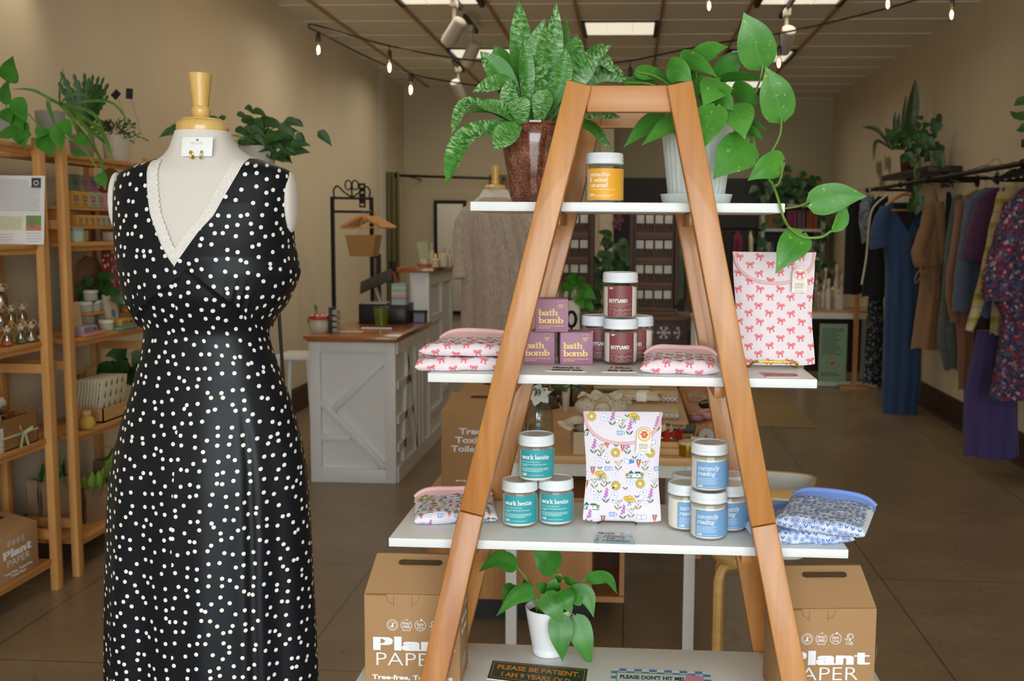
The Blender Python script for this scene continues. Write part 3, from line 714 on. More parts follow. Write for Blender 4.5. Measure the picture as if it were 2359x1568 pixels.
def tag_part(parent, x, y, z, rot, kind):
    b = MB(); w, h = .031, .0545; M = Matrix.Translation((x, y, z)) @ Matrix.Rotation(rot, 4, 'Y') @ Matrix.Rotation(-.05, 4, 'X')
    pts = [(-w/2, 0), (w/2, 0), (w/2, h-w/2)]+[(w/2*cos(a), h-w/2+w/2*sin(a)) for a in (radians(10*k) for k in range(1, 18))]+[(-w/2, h-w/2)]
    b.add([(u, -.0006, v) for u, v in pts]+[(u, .0006, v) for u, v in pts], [tuple(range(len(pts))), tuple(range(2*len(pts)-1, len(pts)-1, -1))]+[(i, (i+1) % len(pts), len(pts)+(i+1) % len(pts), len(pts)+i) for i in range(len(pts))], 0, M)
    A = Art(); cy = h-w/2
    if kind == 'bow':
        A.arc(0, cy, .0125, .0125, 0, 360, .0014, 2, 1, 28); bow(A, 0, cy, .0095, 0, 1, 2)
    else:
        A.ell(0, cy, .0138, .0138, 4, 1, 28); A.ell(0, cy, .0115, .0115, 5, 2, 28); motif2(A, 0, cy)
    A.serif('pippi', 0, .0155, .0058, 3, wx=.7, wy=.5, width=.0195, al='c'); A.serif('post', 0, .0088, .0058, 3, wx=.7, wy=.5, width=.0165, al='c')
    for u, v in ((-.0125, .0235), (.0055, .0245), (.012, .013), (-.012, .0105)): A.ell(u, v, .0008, .0008, 3, 1, 6)
    A.greek(-.0095, .003, .019, .0009, 3, 1, rg)
    A.put(b, lambda u, v, hh: M @ V((u, -.0007-hh, v)), .0002)
    b.build('hang_tag', [mat('tag_card', '#f3efe3', .7), REDP, ROSEP, mat('tag_grey_print', '#8d8a84', .7), mat('tag_gold', '#e6b83f', .6), mat('tag_cream', '#f6e3cf', .7), FL[6], FL[5]], parent)
def motif2(A, x, y):     # plain flower emblem
    for i in range(6):
        a = pi/3*i; A.ell(x+.005*cos(a), y+.001+.005*sin(a), .0034, .0026, 6, 3, 10, a)
    A.ell(x, y+.001, .0028, .0028, 4, 4, 12); A.line([(x, y-.003), (x, y-.0095)], .001, 7, 3)
def std_pouch(name_label, w, h, loc, rz, tilt, cloth, bind, art, prints, kind, group, flap_d=.066, tagx=.052):
    t = thing('quilted_pouch', name_label, 'pouch', loc, rz, group); ct, st_ = cos(tilt), sin(tilt)
    th = .017
    def wid(v): return w/2*(1-.05*sin(pi*min(1, v*1.15))**2+.012*cos(2*pi*v))
    def S(u, v, hgt=0, back=0):     # u -1..1, v 0..1
        x = u*wid(v); k = (1-abs(u)**5)*(1-abs(2*v-1)**9)
        q = .0011*sin((x+v*h)*2*pi/.04)*sin((x-v*h)*2*pi/.04)*k
        d = th*(.25+.75*k)*.5+q+hgt
        if back: d = -th*(.2+.8*k)*.5
        z = v*h+.004*(abs(u)**6)*(1 if v < .06 else 0); y = -d
        return V((x, y*ct+z*st_, z*ct-y*st_*-1*0-y*st_ if 0 else z*ct))
    b = MB(); b.grid(lambda a, c: S(2*a-1, c), 36, 40); b.grid(lambda a, c: S(1-2*a, c, 0, 1), 24, 24)
    for sg in (-1, 1): b.grid(lambda a, c, sg=sg: S(sg, c).lerp(S(sg, c, 0, 1), a), 2, 40)
    b.grid(lambda a, c: S(2*a-1, 0).lerp(S(2*a-1, 0, 0, 1), c), 36, 2); b.grid(lambda a, c: S(2*a-1, 1).lerp(S(2*a-1, 1, 0, 1), c), 36, 2)
    fl = lambda x: 1-flap_d/h*sqrt(max(0, 1-min(1, abs(2*x/w))**2.3))
    def toS(x, y, l): v = y/h; return S(max(-1, min(1, x/wid(v))), v, l)
    A = Art(); art(A, lambda x, y: y < fl(x)*h-.002 and abs(x) < w/2*.95 and y > .004); 
    A.put(b, lambda x, y, l: toS(x, y, l+.0003), .00022)
    b.build('pouch_body', [cloth]+prints, t, smooth=50)
    b = MB()
    def FS(a, c):
        x = (2*a-1)*w/2*.995; v = 1-(1-fl(x))*(1-c) if 0 else fl(x)+(1.0-fl(x))*c
        p = S(max(-1, min(1, x/wid(v))), min(v, .999), .0035); return p
    b.grid(FS, 32, 10)
    A = Art(); art(A, lambda x, y: y > fl(x)*h+.005 and abs(x) < w/2*.9 and y < h-.003); A.put(b, lambda x, y, l: toS(x, y, l+.0039), .00022)
    b.build('flap', [cloth]+prints, t, smooth=50)
    P = [S(max(-1, min(1, (x*w/2)/wid(fl(x*w/2)))), fl(x*w/2), .0042) for x in (-1+2*k/40 for k in range(41))]
    MB().tube(P, .0036, 8, flat=1).build('binding', bind, t)
    p = S(tagx/(w/2), 1-.085/h, .009); tag_part(t, p.x, p.y-.002, p.z, .05 if kind != 'bow' else .02, kind)
    return t
def art_bows(seed, x0, x1, y0, y1):
    return lambda A, clip: bows(A, x0, x1, y0, y1, seed, .0088, clip)
def art_floral(w, h):
    def f(A, clip):
        k = w/650
        for m, a, b in floral_pts():
            x, y = (a-565)*k, (1212-b)*h/905
            if clip(x, y): motif(A, m, x, y, 1.02)
    return f
p = pb(1783, 2.215, Z2+.006)
std_pouch('pale pink quilted pouch with red bows standing at the second shelf right end', .171, .241, p, .02, .16, PINKF, PINKB, art_bows(3, -.0855, .0855, .008, .24), [REDP, ROSEP], 'bow', 'quilted pouches')
p = pb(1438, 2.185, Z3+.006)
std_pouch('lilac quilted pouch with garden flower print, standing up on the third shelf', .165, .236, p, .04, .14, LILF, PINKB, art_floral(.165, .236), FL, 'girl', 'quilted pouches', tagx=.045)
def flat_pouch(label, w, d, th, loc, rz, cloth, bind, art, prints, group, lip=.022, seed=0, tiltx=0):
    t = thing('folded_pouch', label, 'pouch', loc, rz, group); r = random.Random(seed); ph = r.uniform(0, 6); R = th*.5
    t.rotation_euler = (0, tiltx, rz)
    La = pi*R*.98; Lt = d-R
    def prof(s):
        if s < La: a = -pi/2-s/R*.5*2*.5*2; a = -pi/2-s/La*pi; return -d/2+R+R*cos(a)*1.0, R+R*sin(a)
        q = (s-La)/Lt; return -d/2+R+(s-La), th*(1-.12*q)
    def S(x, s, l=0):
        y, z = prof(min(max(s, 0), La+Lt)); u = abs(2*x/w); e = (1-min(1, u)**7)**.5
        k = max(0, 1-u**8); z2 = R*.75+(z-R*.75)*(.12+.88*e)+.0018*sin(x*90+ph)*sin(s*70+ph)*k+(.0014*sin((x+s)*2*pi/.036)*sin((x-s)*2*pi/.036)*k if s > La*.7 else 0)
        yy = y+.006*sin(x*17+ph)+.02*0; n = V((0, -cos(min(1, s/La)*pi/2), sin(min(1, s/La)*pi/2)))
        return V((x*(1-.03*(s/(La+Lt))), yy, max(.0008, z2)))+n*l
    b = MB(); b.grid(lambda a, c: S((a-.5)*w, c*(La+Lt)), 40, 44)
    def Bt(x, y):
        u = abs(2*x/w); e = (1-min(1, u)**7)**.5; return V((S(x, La+max(0, y+d/2-R)).x, y, max(.0006, R*.75*.88*(1-e))))
    b.grid(lambda a, c: S((a-.5)*w, 0).lerp(Bt((a-.5)*w, d/2), c) if c in (0, 1) else Bt((a-.5)*w, -d/2+R+(d-R)*c), 40, 8)
    for sg in (-.5, .5): b.grid(lambda a, c, sg=sg: S(sg*w, La+c*Lt).lerp(Bt(sg*w, S(sg*w, La+c*Lt).y), a), 1, 30)
    b.grid(lambda a, c: S((a-.5)*w, La+Lt).lerp(Bt((a-.5)*w, d/2), c), 40, 1)
    A = Art(); art(A, w, La+Lt); A.put(b, lambda x, s, l: S(x, s, l+.0004), .00025)
    b.build('pouch_body', [cloth]+prints, t, smooth=60)
    # raised open lip at the back with its bound edge
    def L(a, c):
        x = (a-.5)*w*1.01; k = 1-abs(2*a-1)**5; x *= 1-.03*c
        return V((x, d/2-.035+.04*sin(c*1.5)+.003*sin(x*30+ph), th*.55+(th*.4+lip*(.75+.12*sin(a*6+ph)))*(.12+.88*k)*sin(c*1.5)))
    b = MB(); b.grid(lambda a, c: L(a, c), 30, 6); b.build('open_lip', [bind], t)
    MB().tube([L(k/30, 1) for k in range(31)], .0052, 8).build('binding', bind, t)
    return t
ab = lambda sd: (lambda A, w, s: bows(A, -w/2, w/2, .014, s-.02, sd, .0085, lambda x, y: abs(x) < w/2-.008))
def af(A, w, s):
    r = random.Random(9); y = .012
    while y < s-.015:
        x = -w/2+.012+r.uniform(0, .012)
        while x < w/2-.01:
            motif(A, r.choice('dfvcsluhsfvH'), x, y+r.uniform(-.004, .004), .8); x += r.uniform(.015, .022)
        y += .0175
def abl(A, w, s):
    r = random.Random(4); y = .01
    while y < s-.01:
        x = -w/2+.008+r.uniform(0, .01)
        while x < w/2-.006:
            k = r.random(); q = y+r.uniform(-.003, .003)
            if k < .62:
                R_ = r.uniform(.0038, .0055)
                for i in range(5):
                    a = 2*pi*i/5+k*9; A.arc(x+R_*.62*cos(a), q+R_*.62*sin(a), R_*.45, R_*.45, 0, 360, .0007, 1, 1, 9)
                A.ell(x, q, R_*.25, R_*.25, 1, 1, 7)
            else:
                for sg in (-1, 1): A.ell(x+sg*.0018, q, .0042, .0013, 1, 1, 8, pi/2-sg*.5)
            x += r.uniform(.0095, .0135)
        y += .0115
G1, G2, G3 = 'folded pink bow pouches', 'folded garden print pouch', 'folded blue flower pouches'
def pl(px, py, z): q = atz(px, py, z); return V((q.x, q.y, z))
c0 = V((at(1068, 830, 2.17).x, 2.17, Z2+.0004))
flat_pouch('folded pink bow pouch underneath another, left end of the second shelf', .188, .2, .027, c0+V((-.004, 0, 0)), .16, PINKF, PINKB, ab(11), [REDP, ROSEP], G1, .006, 1)
flat_pouch('folded pink bow pouch lying on top of another, left end of the second shelf', .178, .19, .025, c0+V((.016, .008, .0295)), -.03, PINKF, PINKB, ab(12), [REDP, ROSEP], G1, .014, 2)
c1 = V((at(1566, 830, 2.18).x, 2.165, Z2+.0004))
flat_pouch('folded pink bow pouch lying alone between the maroon jars and the right leg', .158, .19, .028, c1, -.06, PINKF, PINKB, ab(13), [REDP, ROSEP], G1, .013, 3)
c2 = V((at(1046, 1180, 2.22).x, 2.232, Z3+.0004))
flat_pouch('folded pouch with tiny garden flower print behind the left leg, third shelf', .178, .18, .027, c2, .2, LILF, PINKB, af, FL, G2, .013, 4)
c3 = V((at(1822, 1200, 2.17).x, 2.165, Z3+.0004))
flat_pouch('folded blue flower pouch underneath another, behind the right leg', .2, .2, .028, c3, .14, BLUF, BLUB, abl, [BLUP], G3, .006, 5)
c4 = V((at(1902, 1180, 2.13).x, 2.125, Z3+.0325))
flat_pouch('folded blue flower pouch on top, overhanging the right end of the third shelf', .178, .2, .031, c4, -.33, BLUF, BLUB, abl, [BLUP], G3, .014, 6, .03)
# ---- easels
GOLD = mat('gold_wire', '#d9a92e', .25, .9); BLKW = mat('black_wire', '#18191c', .35, .4)
def easel(label, pxl, pxr, Y, z, m, hgt, twist, r):
    a, c = at(pxl, 800, Y).x, at(pxr, 800, Y).x; x = (a+c)/2; w = (c-a)/2
    t = thing('display_easel', label, 'easel', (x, Y, z), 0, 'plate easels')
    P = cat_rom([(-w*1.1, .03, r+.0005), (-w*1.02, -.012, r*1.2), (-w*.9, -.028, hgt*.8), (-w*.75, -.03, hgt), (0, -.03, hgt), (w*.75, -.03, hgt), (w*.93, -.028, hgt*.75), (w*.93, -.012, r*1.2), (w*.9, .03, r)], 60)
    b = MB()
    if twist:
        for ph in (0, pi):
            Q = []
            for k, p in enumerate(P):
                d = (P[min(k+1, 60)]-P[max(k-1, 0)]).normalized(); u, v_ = frame_of(d); Q.append(p+(u*cos(k*.9+ph)+v_*sin(k*.9+ph))*r*.55)
            b.tube(Q, r*.62, 7)
    else: b.tube(P, r, 8)
    b.build('front_cradle', m, t)
    b = MB()
    for s in (-1, 1): b.tube(cat_rom([(s*w*.9, .03, r), (s*w*.6, .055, .05), (s*w*.35, .075, .1)], 10), r, 7)
    b.tube([(-w*.35, .075, .1), (w*.35, .075, .1)], r, 7); b.build('back_rest', m, t)
    return t
easel('twisted gold wire easel holding the pink bow pouch upright', 1726, 1836, 2.235, Z2, GOLD, .014, True, .0026)
easel('thin black wire easel holding the garden print pouch upright', 1383, 1474, 2.2, Z3, BLKW, .010, False, .0014)
# ---- stickers and cards lying on the shelves
def flat_card(name, label, C, art, mats, th=.0012, cat='sticker', group='stickers on the shelves'):
    """C: four ground points (back-left, back-right, front-right, front-left)"""
    C = [V(q) for q in C]; up = V((0, 0, th)); b = MB(); b.hexa([C[3], C[2], C[1], C[0], C[3]+up, C[2]+up, C[1]+up, C[0]+up], 0)
    A = Art(); art(A)
    def f(u, v, h): return (C[3].lerp(C[2], u)).lerp(C[0].lerp(C[1], u), v)+V((0, 0, th+h))
    A.put(b, f, .0003); return tag(b.build(name, mats, None, smooth=0), label, cat, group)
def quad(P, z): return [atz(x, y, z) for x, y in P]
dk = mat('sticker_ink', '#4a2a2e', .6); rd = mat('sticker_red', '#b23a3a', .6)
def scr(lines, seed):
    def f(A):
        r = random.Random(seed); n = len(lines)
        for k, (mi, txt) in enumerate(lines):
            y = 1-(k+.82)/n; A.serif(txt, .5+r.uniform(-.03, .03), y, .62/n, mi, 2, 1.5, .9, .2, 'c', width=.78)
    return f
z = Z2+.0003
flat_card('acrylic_sticker', 'white cut-out sticker with dark lettering below the mauve boxes', quad([(1268, 845), (1342, 846), (1350, 857), (1256, 855)], z), scr([(1, 'thank s'), (1, 'sweet tea')], 1), [PAPERW, dk])
flat_card('acrylic_sticker', 'white cut-out sticker with red and dark lettering below the maroon jars', quad([(1398, 845), (1453, 846), (1466, 858), (1386, 857)], z), scr([(2, 'I lo e'), (1, 'my man'), (1, 'and tea')], 2) if 0 else scr([(2, 'I like'), (1, 'tea and')], 2), [PAPERW, dk, rd])
def art_pinkcard(A):
    for k in range(7): A.line([(.02, .1+k*.13), (.98, .04+k*.13)], .03, 1, 1)
    for k in range(5): bow(A, .12+k*.19, .5+(.12 if k % 2 else -.12), .09, .2, 1, 2)
flat_card('paper_card', 'red and white bow patterned card lying in front of the pink bow pouch', quad([(1748, 858), (1835, 861), (1841, 869), (1765, 869)], z), art_pinkcard, [mat('card_blush', '#f3d9d9', .7), REDP, ROSEP], cat='card')
z = Z3+.0003
ac = m_glass('clear_acrylic', '#e2eeec', .3)
flat_card('acrylic_sticker', 'clear acrylic sticker with red, orange and blue lettering before the garden print pouch', quad([(1378, 1227), (1455, 1231), (1462, 1254), (1368, 1251)], z),
          lambda A: [A.serif('Quiet' if 0 else 'uiet', .12, .76, .16, 1, 2, 1.4, .6, .15, width=.36), A.serif('please', .2, .52, .16, 2, 2, 1.4, .6, .15, width=.5), A.serif('I m', .3, .28, .15, 4, 2, 1.4, .6, .15, width=.2), A.serif('reading', .2, .06, .15, 3, 2, 1.4, .6, .15, width=.66), A.arc(.08, .83, .045, .09, 0, 360, .025, 1, 2, 14), A.line([(.09, .78), (.13, .7)], .025, 1, 2)],
          [ac, rd, mat('sticker_orange', '#d98a3a', .6), mat('sticker_blue', '#6b8fae', .6), mat('sticker_teal', '#3f6f74', .6)], .004)
z = Z4+.0003
og = mat('sticker_print_orange', '#e0921f', .6)
C = quad([(1133, 1521), (1357, 1541), (1349, 1592), (1120, 1563)], z)
def art_pat(A):
    A.rect(.01, .02, .99, .98, 1, 1, 6)
    for a, b_, c, d in ((.035, .1, .965, .12), (.035, .9, .965, .92), (.035, .1, .041, .92), (.959, .1, .965, .92)): A.rect(a, b_, c, d, 2, 2)
    A.sans('PLEASE BE PATIENT.', .5, .56, .22, 2, 3, .035, 'c', width=.84); A.sans('I AM 9 YEARS OLD.', .5, .2, .22, 2, 3, .035, 'c', width=.72)
flat_card('bumper_sticker', 'dark green sticker with orange capital lettering on the lowest visible shelf', C, art_pat, [PAPERW, mat('sticker_green', '#23412f', .5), og])
C = quad([(1409, 1540), (1635, 1549), (1648, 1625), (1404, 1614)], z)
SB = [PAPERW, mat('check_blue', '#4b8ed2', .5), mat('sticker_outline_green', '#4fae5f', .5), mat('sticker_black', '#1c1c22', .5), mat('sticker_flower_pink', '#e79ab9', .5), mat('sticker_flower_yellow', '#edc63a', .5), mat('sticker_pale', '#dfeef6', .5)]
def art_hit(A):
    A.rect(.0, .0, 1, 1, 0, 1)
    for i in range(13):
        for j in range(12):
            if (i+j) % 2 == 0: A.rect(i/13, j/12, (i+1)/13, (j+1)/12, 1, 2)
    A.rect(.05, .12, .78, .88, 2, 3); A.rect(.06, .15, .77, .85, 6, 4)
    for k, (s, w) in enumerate((("PLEASE DON'T HIT ME!", .64), ("I DON'T KNOW HOW", .56), ('INSURANCE WORKS', .56))): A.sans(s, .41, .67-k*.2, .115, 3, 5, .035, 'c', width=w)
    for k in range(6): a = pi/3*k; A.ell(.83+.075*cos(a), .56+.2*sin(a), .05, .14, 4, 5)
    A.ell(.83, .56, .05, .14, 5, 6); A.ell(.82, .6, .006, .03, 3, 7); A.ell(.845, .6, .006, .03, 3, 7); A.arc(.832, .55, .022, .06, 200, 340, .008, 3, 7, 8)
flat_card('bumper_sticker', 'blue and white chequered sticker with black lettering and pink flower, bottom shelf', C, art_hit, SB)
# ---- kraft boxes with handles
KRAFT = mat('kraft_card', '#ad865c', .8, var=.05, vs=500, bump=.03); KDARK = mat('kraft_slot', '#4d361f', .9); KW = mat('kraft_print_white', '#eef0f4', .7); KLINE = mat('kraft_crease', '#7a5730', .9)
def icons(A, x, y, s, mi):
    d = s*2.6
    A.arc(x, y, s, s, 0, 360, s*.1, mi, 1, 24); A.arc(x, y, s*.72, s*.72, 0, 360, s*.07, mi, 1, 20); A.line([(x-.5*s, y-.5*s), (x+.5*s, y+.5*s)], s*.1, mi, 1); A.poly([(x-.3*s, y-.4*s), (x+.3*s, y-.4*s), (x+.1*s, y+.1*s), (x+.1*s, y+.45*s), (x-.1*s, y+.45*s), (x-.1*s, y+.1*s)], mi, 1)
    x += d; A.arc(x, y, s, s, -50, 50, s*.1, mi, 1, 12); A.arc(x, y, s, s, 130, 230, s*.1, mi, 1, 12); A.sans('PFAS', x, y+.08*s, .5*s, mi, 1, .02, 'c', width=1.25*s); A.sans('FREE', x, y-.55*s, .5*s, mi, 1, .02, 'c', width=1.25*s); A.sans('LAB', x, y+.92*s, .26*s, mi, 1, .02, 'c'); A.sans('CERTIFIED', x, y-1.12*s, .24*s, mi, 1, .02, 'c')
    x += d; A.arc(x, y, s, s, 110, 430, s*.1, mi, 1, 28); A.ell(x+.15*s, y+1.05*s, .14*s, .3*s, mi, 1, 10, -.6); A.sans('bpa', x, y, .62*s, mi, 1, .01, 'c', width=1.2*s); A.sans('free', x, y-.65*s, .6*s, mi, 1, 0, 'c', width=1.15*s)
    x += d*.95; A.line([(x-.8*s, y), (x-.45*s, y-.3*s), (x+.05*s, y+.75*s)], s*.12, mi, 1); A.arc(x+.15*s, y+.4*s, .55*s, .5*s, -60, 200, s*.12, mi, 1, 18); A.line([(x+.1*s, y-.35*s), (x+.1*s, y)], s*.3, mi, 1); A.serif('FS', x-.55*s, y-1.15*s, .5*s, mi, 1, 1.2, .5, width=.75*s); A.arc(x+.52*s, y-.9*s, .2*s, .24*s, 45, 315, s*.13, mi, 1, 12)
def kraft_box(label, w, d, h, loc, rz, front, side, scale=1, top=.07):
    t = thing('kraft_box', label, 'box', loc, rz, 'kraft cardboard boxes'); k = w/.21
    MB().box((0, d/2, h/2), (w, d, h), bev=.0015).build('carton', KRAFT, t)
    # lid slopes up and back from the front edge to the handle ridge
    tp = top*k; b = MB(); y0, y1 = .004, d*.62
    b.hexa([(-w/2, y0, h), (w/2, y0, h), (w/2, d, h), (-w/2, d, h), (-w/2+.012*k, y1, h+tp), (w/2-.012*k, y1, h+tp), (w/2-.012*k, y1+.008, h+tp), (-w/2+.012*k, y1+.008, h+tp)])
    L = sqrt((y1-y0)**2+tp**2); f = plane_fn((0, y0, h), (1, 0, 0), (0, (y1-y0)/L, tp/L))
    A = Art(); cx, cv = w*.04, L*.78; hw, hh = w*.2, .007*k
    A.poly([(cx+hw*s+hh*cos(a+radians(90)*(-s)), cv+hh*sin(a+radians(90)*(-s))) for s, rng in ((1, range(0, 181, 20)), (-1, range(0, 181, 20))) for a in (radians(x) for x in rng)], 1, 2)
    A.arc(cx, cv, hw+hh*1.5, hh*1.6, 0, 360, .0006, 2, 1, 30); A.put(b, f, .0002); b.build('handle_lid', [KRAFT, KDARK, KLINE], t)
    b = MB()
    for fn, art in ((plane_fn((0, -.0003, 0), (1, 0, 0), (0, 0, 1)), front), (plane_fn((w/2+.0003, d/2, 0), (0, 1, 0), (0, 0, 1)), side), (plane_fn((-w/2-.0003, d/2, 0), (0, -1, 0), (0, 0, 1)), side)):
        if art: A = Art(); art(A, w, h, k); A.put(b, fn, .0002)
    b.build('printed_lettering', [KW, KLINE], t); return t
def face_brand(A, w, h, k):
    x = -w/2+.012*k
    A.serif('Plant', x+.008*k, .084*k, .0265*k, 0, 1, 2.3, .9, width=.178*k, track=.5, serifs=0); A.sans('PAPER', x+.014*k, .048*k, .0315*k, 0, 1, -.012, width=.148*k)
    A.sans('Tree-free, Toxin-free', 0, .0165*k, .0105*k, 0, 1, .03, 'c', width=.178*k); A.sans('Toilet Paper', 0, .0015*k, .0105*k, 0, 1, .03, 'c', width=.106*k)
    icons(A, -w/2+.062*k, .14*k, .0118*k, 0)
    y = h
    for a, b in (((-.55, -.012), (-.36, -.012)),): pass
    A.line([(-w*.19, y-.003), (-w*.19, y-.028*k)], .0008, 1, 1); A.line([(w*.0, y-.003), (w*.0, y-.028*k)], .0008, 1, 1); A.arc(-w*.19, y-.003, .016*k, .018*k, 180, 270, .0008, 1, 1, 8); A.arc(w*.0, y-.003, .016*k, .018*k, 270, 360, .0008, 1, 1, 8)
    A.rect(-w/2+.004, y-.0025, -w/2+.05*k, y-.0005, 1, 1)
def face_side(A, w, h, k):
    for i, y in enumerate((.16, .135, .11)): A.greek(-.04*k, y*k, .08*k, .010*k, 0, 1, rg)
    for i in range(4): A.greek(-.035*k, (.05-.008*i)*k, .06*k, .003*k, 0, 1, rg)
p = atz(836, 1578, Z4); q = atz(1066, 1578, Z4)
kraft_box('large kraft box with handle and white print at lower left behind the ladder leg', .2*1.02, .125, .203, V(((p.x+q.x)/2+.001, p.y, Z4+.0004)), .02, face_brand, face_side, top=.066)
p = atz(1772, 1612, Z4); q = atz(2016, 1612, Z4)
kraft_box('large kraft box with handle and white print at lower right behind the ladder leg', .2*1.02, .125, .2, V(((p.x+q.x)/2+.004, p.y, Z4+.0004)), .1, face_brand, lambda A, w, h, k: A.arc(-.02, h*.62, .05, .06, 180, 250, .0012, 0, 1, 10), top=.068)
# ================================================================ plants on the ladder
def m_snake():
    t = NT('snake_leaf'); tc = t.new('ShaderNodeTexCoord'); mp = t.new('ShaderNodeMapping'); mp.inputs['Scale'].default_value = (2.6, 30, 1); t.link(tc.outputs['UV'], mp.inputs[0])
    w = t.new('ShaderNodeTexNoise', Scale=1.0, Detail=4, Roughness=.65, Distortion=.7); t.link(mp.outputs[0], w.inputs['Vector'])
    c = t.ramp(w.outputs[0], [(.4, '#2a5f1f'), (.5, '#4f8a3c'), (.6, '#a3c08c')])
    mp2 = t.new('ShaderNodeMapping'); mp2.inputs['Scale'].default_value = (1, 1, 1); t.link(tc.outputs['UV'], mp2.inputs[0]); n2 = t.noise(t.coords((6, 6, 6)), 1.5, 2)
    mx = t.new('ShaderNodeMix', data_type='RGBA'); r = t.ramp(n2, [(.42, 0.0), (.62, 1.0)]); t.link(r, mx.inputs[0]); t.link(c, mx.inputs[6]); mx.inputs[7].default_value = rgb('#3f7f2a'); t.link(mx.outputs[2], t.b.inputs['Base Color'])
    t.set(Roughness=.42, Specular_IOR_Level=.4); return t.m
def m_leaf(name, dark, lightc, fleck='#a9b84a', amt=.62, rough=.42):
    t = NT(name); tc = t.new('ShaderNodeTexCoord'); n = t.noise(t.coords((1, 1, 1)), 18, 3)
    c = t.ramp(n, [(.3, dark), (.7, lightc)]); n2 = t.noise(t.coords((1, 1, 1)), 95, 4, .7)
    f = t.ramp(n2, [(amt, 0.0), (amt+.06, 1.0)]); mx = t.new('ShaderNodeMix', data_type='RGBA'); t.link(f, mx.inputs[0]); t.link(c, mx.inputs[6]); mx.inputs[7].default_value = rgb(fleck)
    sp = t.new('ShaderNodeSeparateXYZ'); t.link(tc.outputs['UV'], sp.inputs[0])
    sb = t.new('ShaderNodeMath', operation='SUBTRACT'); sb.inputs[1].default_value = .5; t.link(sp.outputs['X'], sb.inputs[0]); ab_ = t.new('ShaderNodeMath', operation='ABSOLUTE'); t.link(sb.outputs[0], ab_.inputs[0])
    rib = t.ramp(ab_.outputs[0], [(.004, 1.0), (.022, 0.0)]); m2 = t.new('ShaderNodeMix', data_type='RGBA'); t.link(rib, m2.inputs[0]); t.link(mx.outputs[2], m2.inputs[6]); m2.inputs[7].default_value = rgb(lightc)
    t.link(m2.outputs[2], t.b.inputs['Base Color']); t.set(Roughness=rough, Specular_IOR_Level=.5, Subsurface_Weight=.05, Subsurface_Radius=(.004, .008, .002)); return t.m
SNAKE = m_snake(); POTH = m_leaf('pothos_leaf', '#3c7f26', '#559a37'); POTHD = m_leaf('pothos_leaf_dark', '#2f6e1f', '#458a2b', amt=.7); DARKL = m_leaf('dark_leaf', '#21441a', '#35602a', amt=.9, rough=.45)
STEM = mat('stem_green', '#6f9440', .5); SOIL = mat('potting_soil', '#2c2119', .95, bump=.4, vs=200)
def pleaf(mb, base, tip, w, prof, Y0, Y1, mid=None, fold=.22, roll=0, mi=0, nt=14, back=0, curl=.12):
    """leaf laid between two points given where they stand; roll turns it about its mid-rib"""
    a, b = at(*base, Y0), at(*tip, Y1); P = [a, at(*mid, (Y0+Y1)/2) if mid else a.lerp(b, .5)+V((0, -.008, .006)), b]
    d = (b-a).normalized(); n = (EYE-a.lerp(b, .5)).normalized(); n = Matrix.Rotation(roll, 3, d) @ n
    leaf_grid(mb, P, w*((Y0+Y1)/2)/F_, n, prof, fold, 3, nt, mi, curl, back)
# --- striped snake plant in the brown glazed pot
pc = V((at(1233, 460, 2.2).x, 2.215, Z1)); pr = sz(84, 2.2)
t = thing('snake_plant', 'striped bird-nest snake plant in a brown glazed pot on the top shelf', 'potted plant', pc, 0, 'plants on the ladder shelf')
zt = at(1233, 283, 2.2).z-Z1; po = at(1157, 300, 2.215).x-pc.x
r0, r1 = sz(58, 2.2), sz(80, 2.2)
def m_glaze():
    t_ = NT('brown_glaze'); n = t_.noise(t_.coords(), 420, 3, .7); n2 = t_.noise(t_.coords(), 40, 3); a = t_.new('ShaderNodeMath', operation='MULTIPLY_ADD'); a.inputs[1].default_value = .7; t_.link(n, a.inputs[0]); b_ = t_.new('ShaderNodeMath', operation='MULTIPLY'); b_.inputs[1].default_value = .3; t_.link(n2, b_.inputs[0]); t_.link(b_.outputs[0], a.inputs[2])
    t_.link(t_.ramp(a.outputs[0], [(.4, '#44190f'), (.52, '#6b3423'), (.62, '#a5765a')]), t_.b.inputs['Base Color']); t_.set(Roughness=.16, Specular_IOR_Level=.6, Coat_Weight=.4); return t_.m
MB().lathe([(.001, .001), (r0*.95, .001), (r0, .006), (r0*1.14, zt*.35), (r1*.985, zt*.72), (r1*1.01, zt*.9), (r1*.955, zt*.955), (r1*1.0, zt*.975), (r1, zt), (r1*.93, zt), (r1*.9, zt*.9), (.001, zt*.88)], n=48, mi=[0]*10+[1]).build('pot', [m_glaze(), SOIL], t)
b = MB(); Yc = 2.215
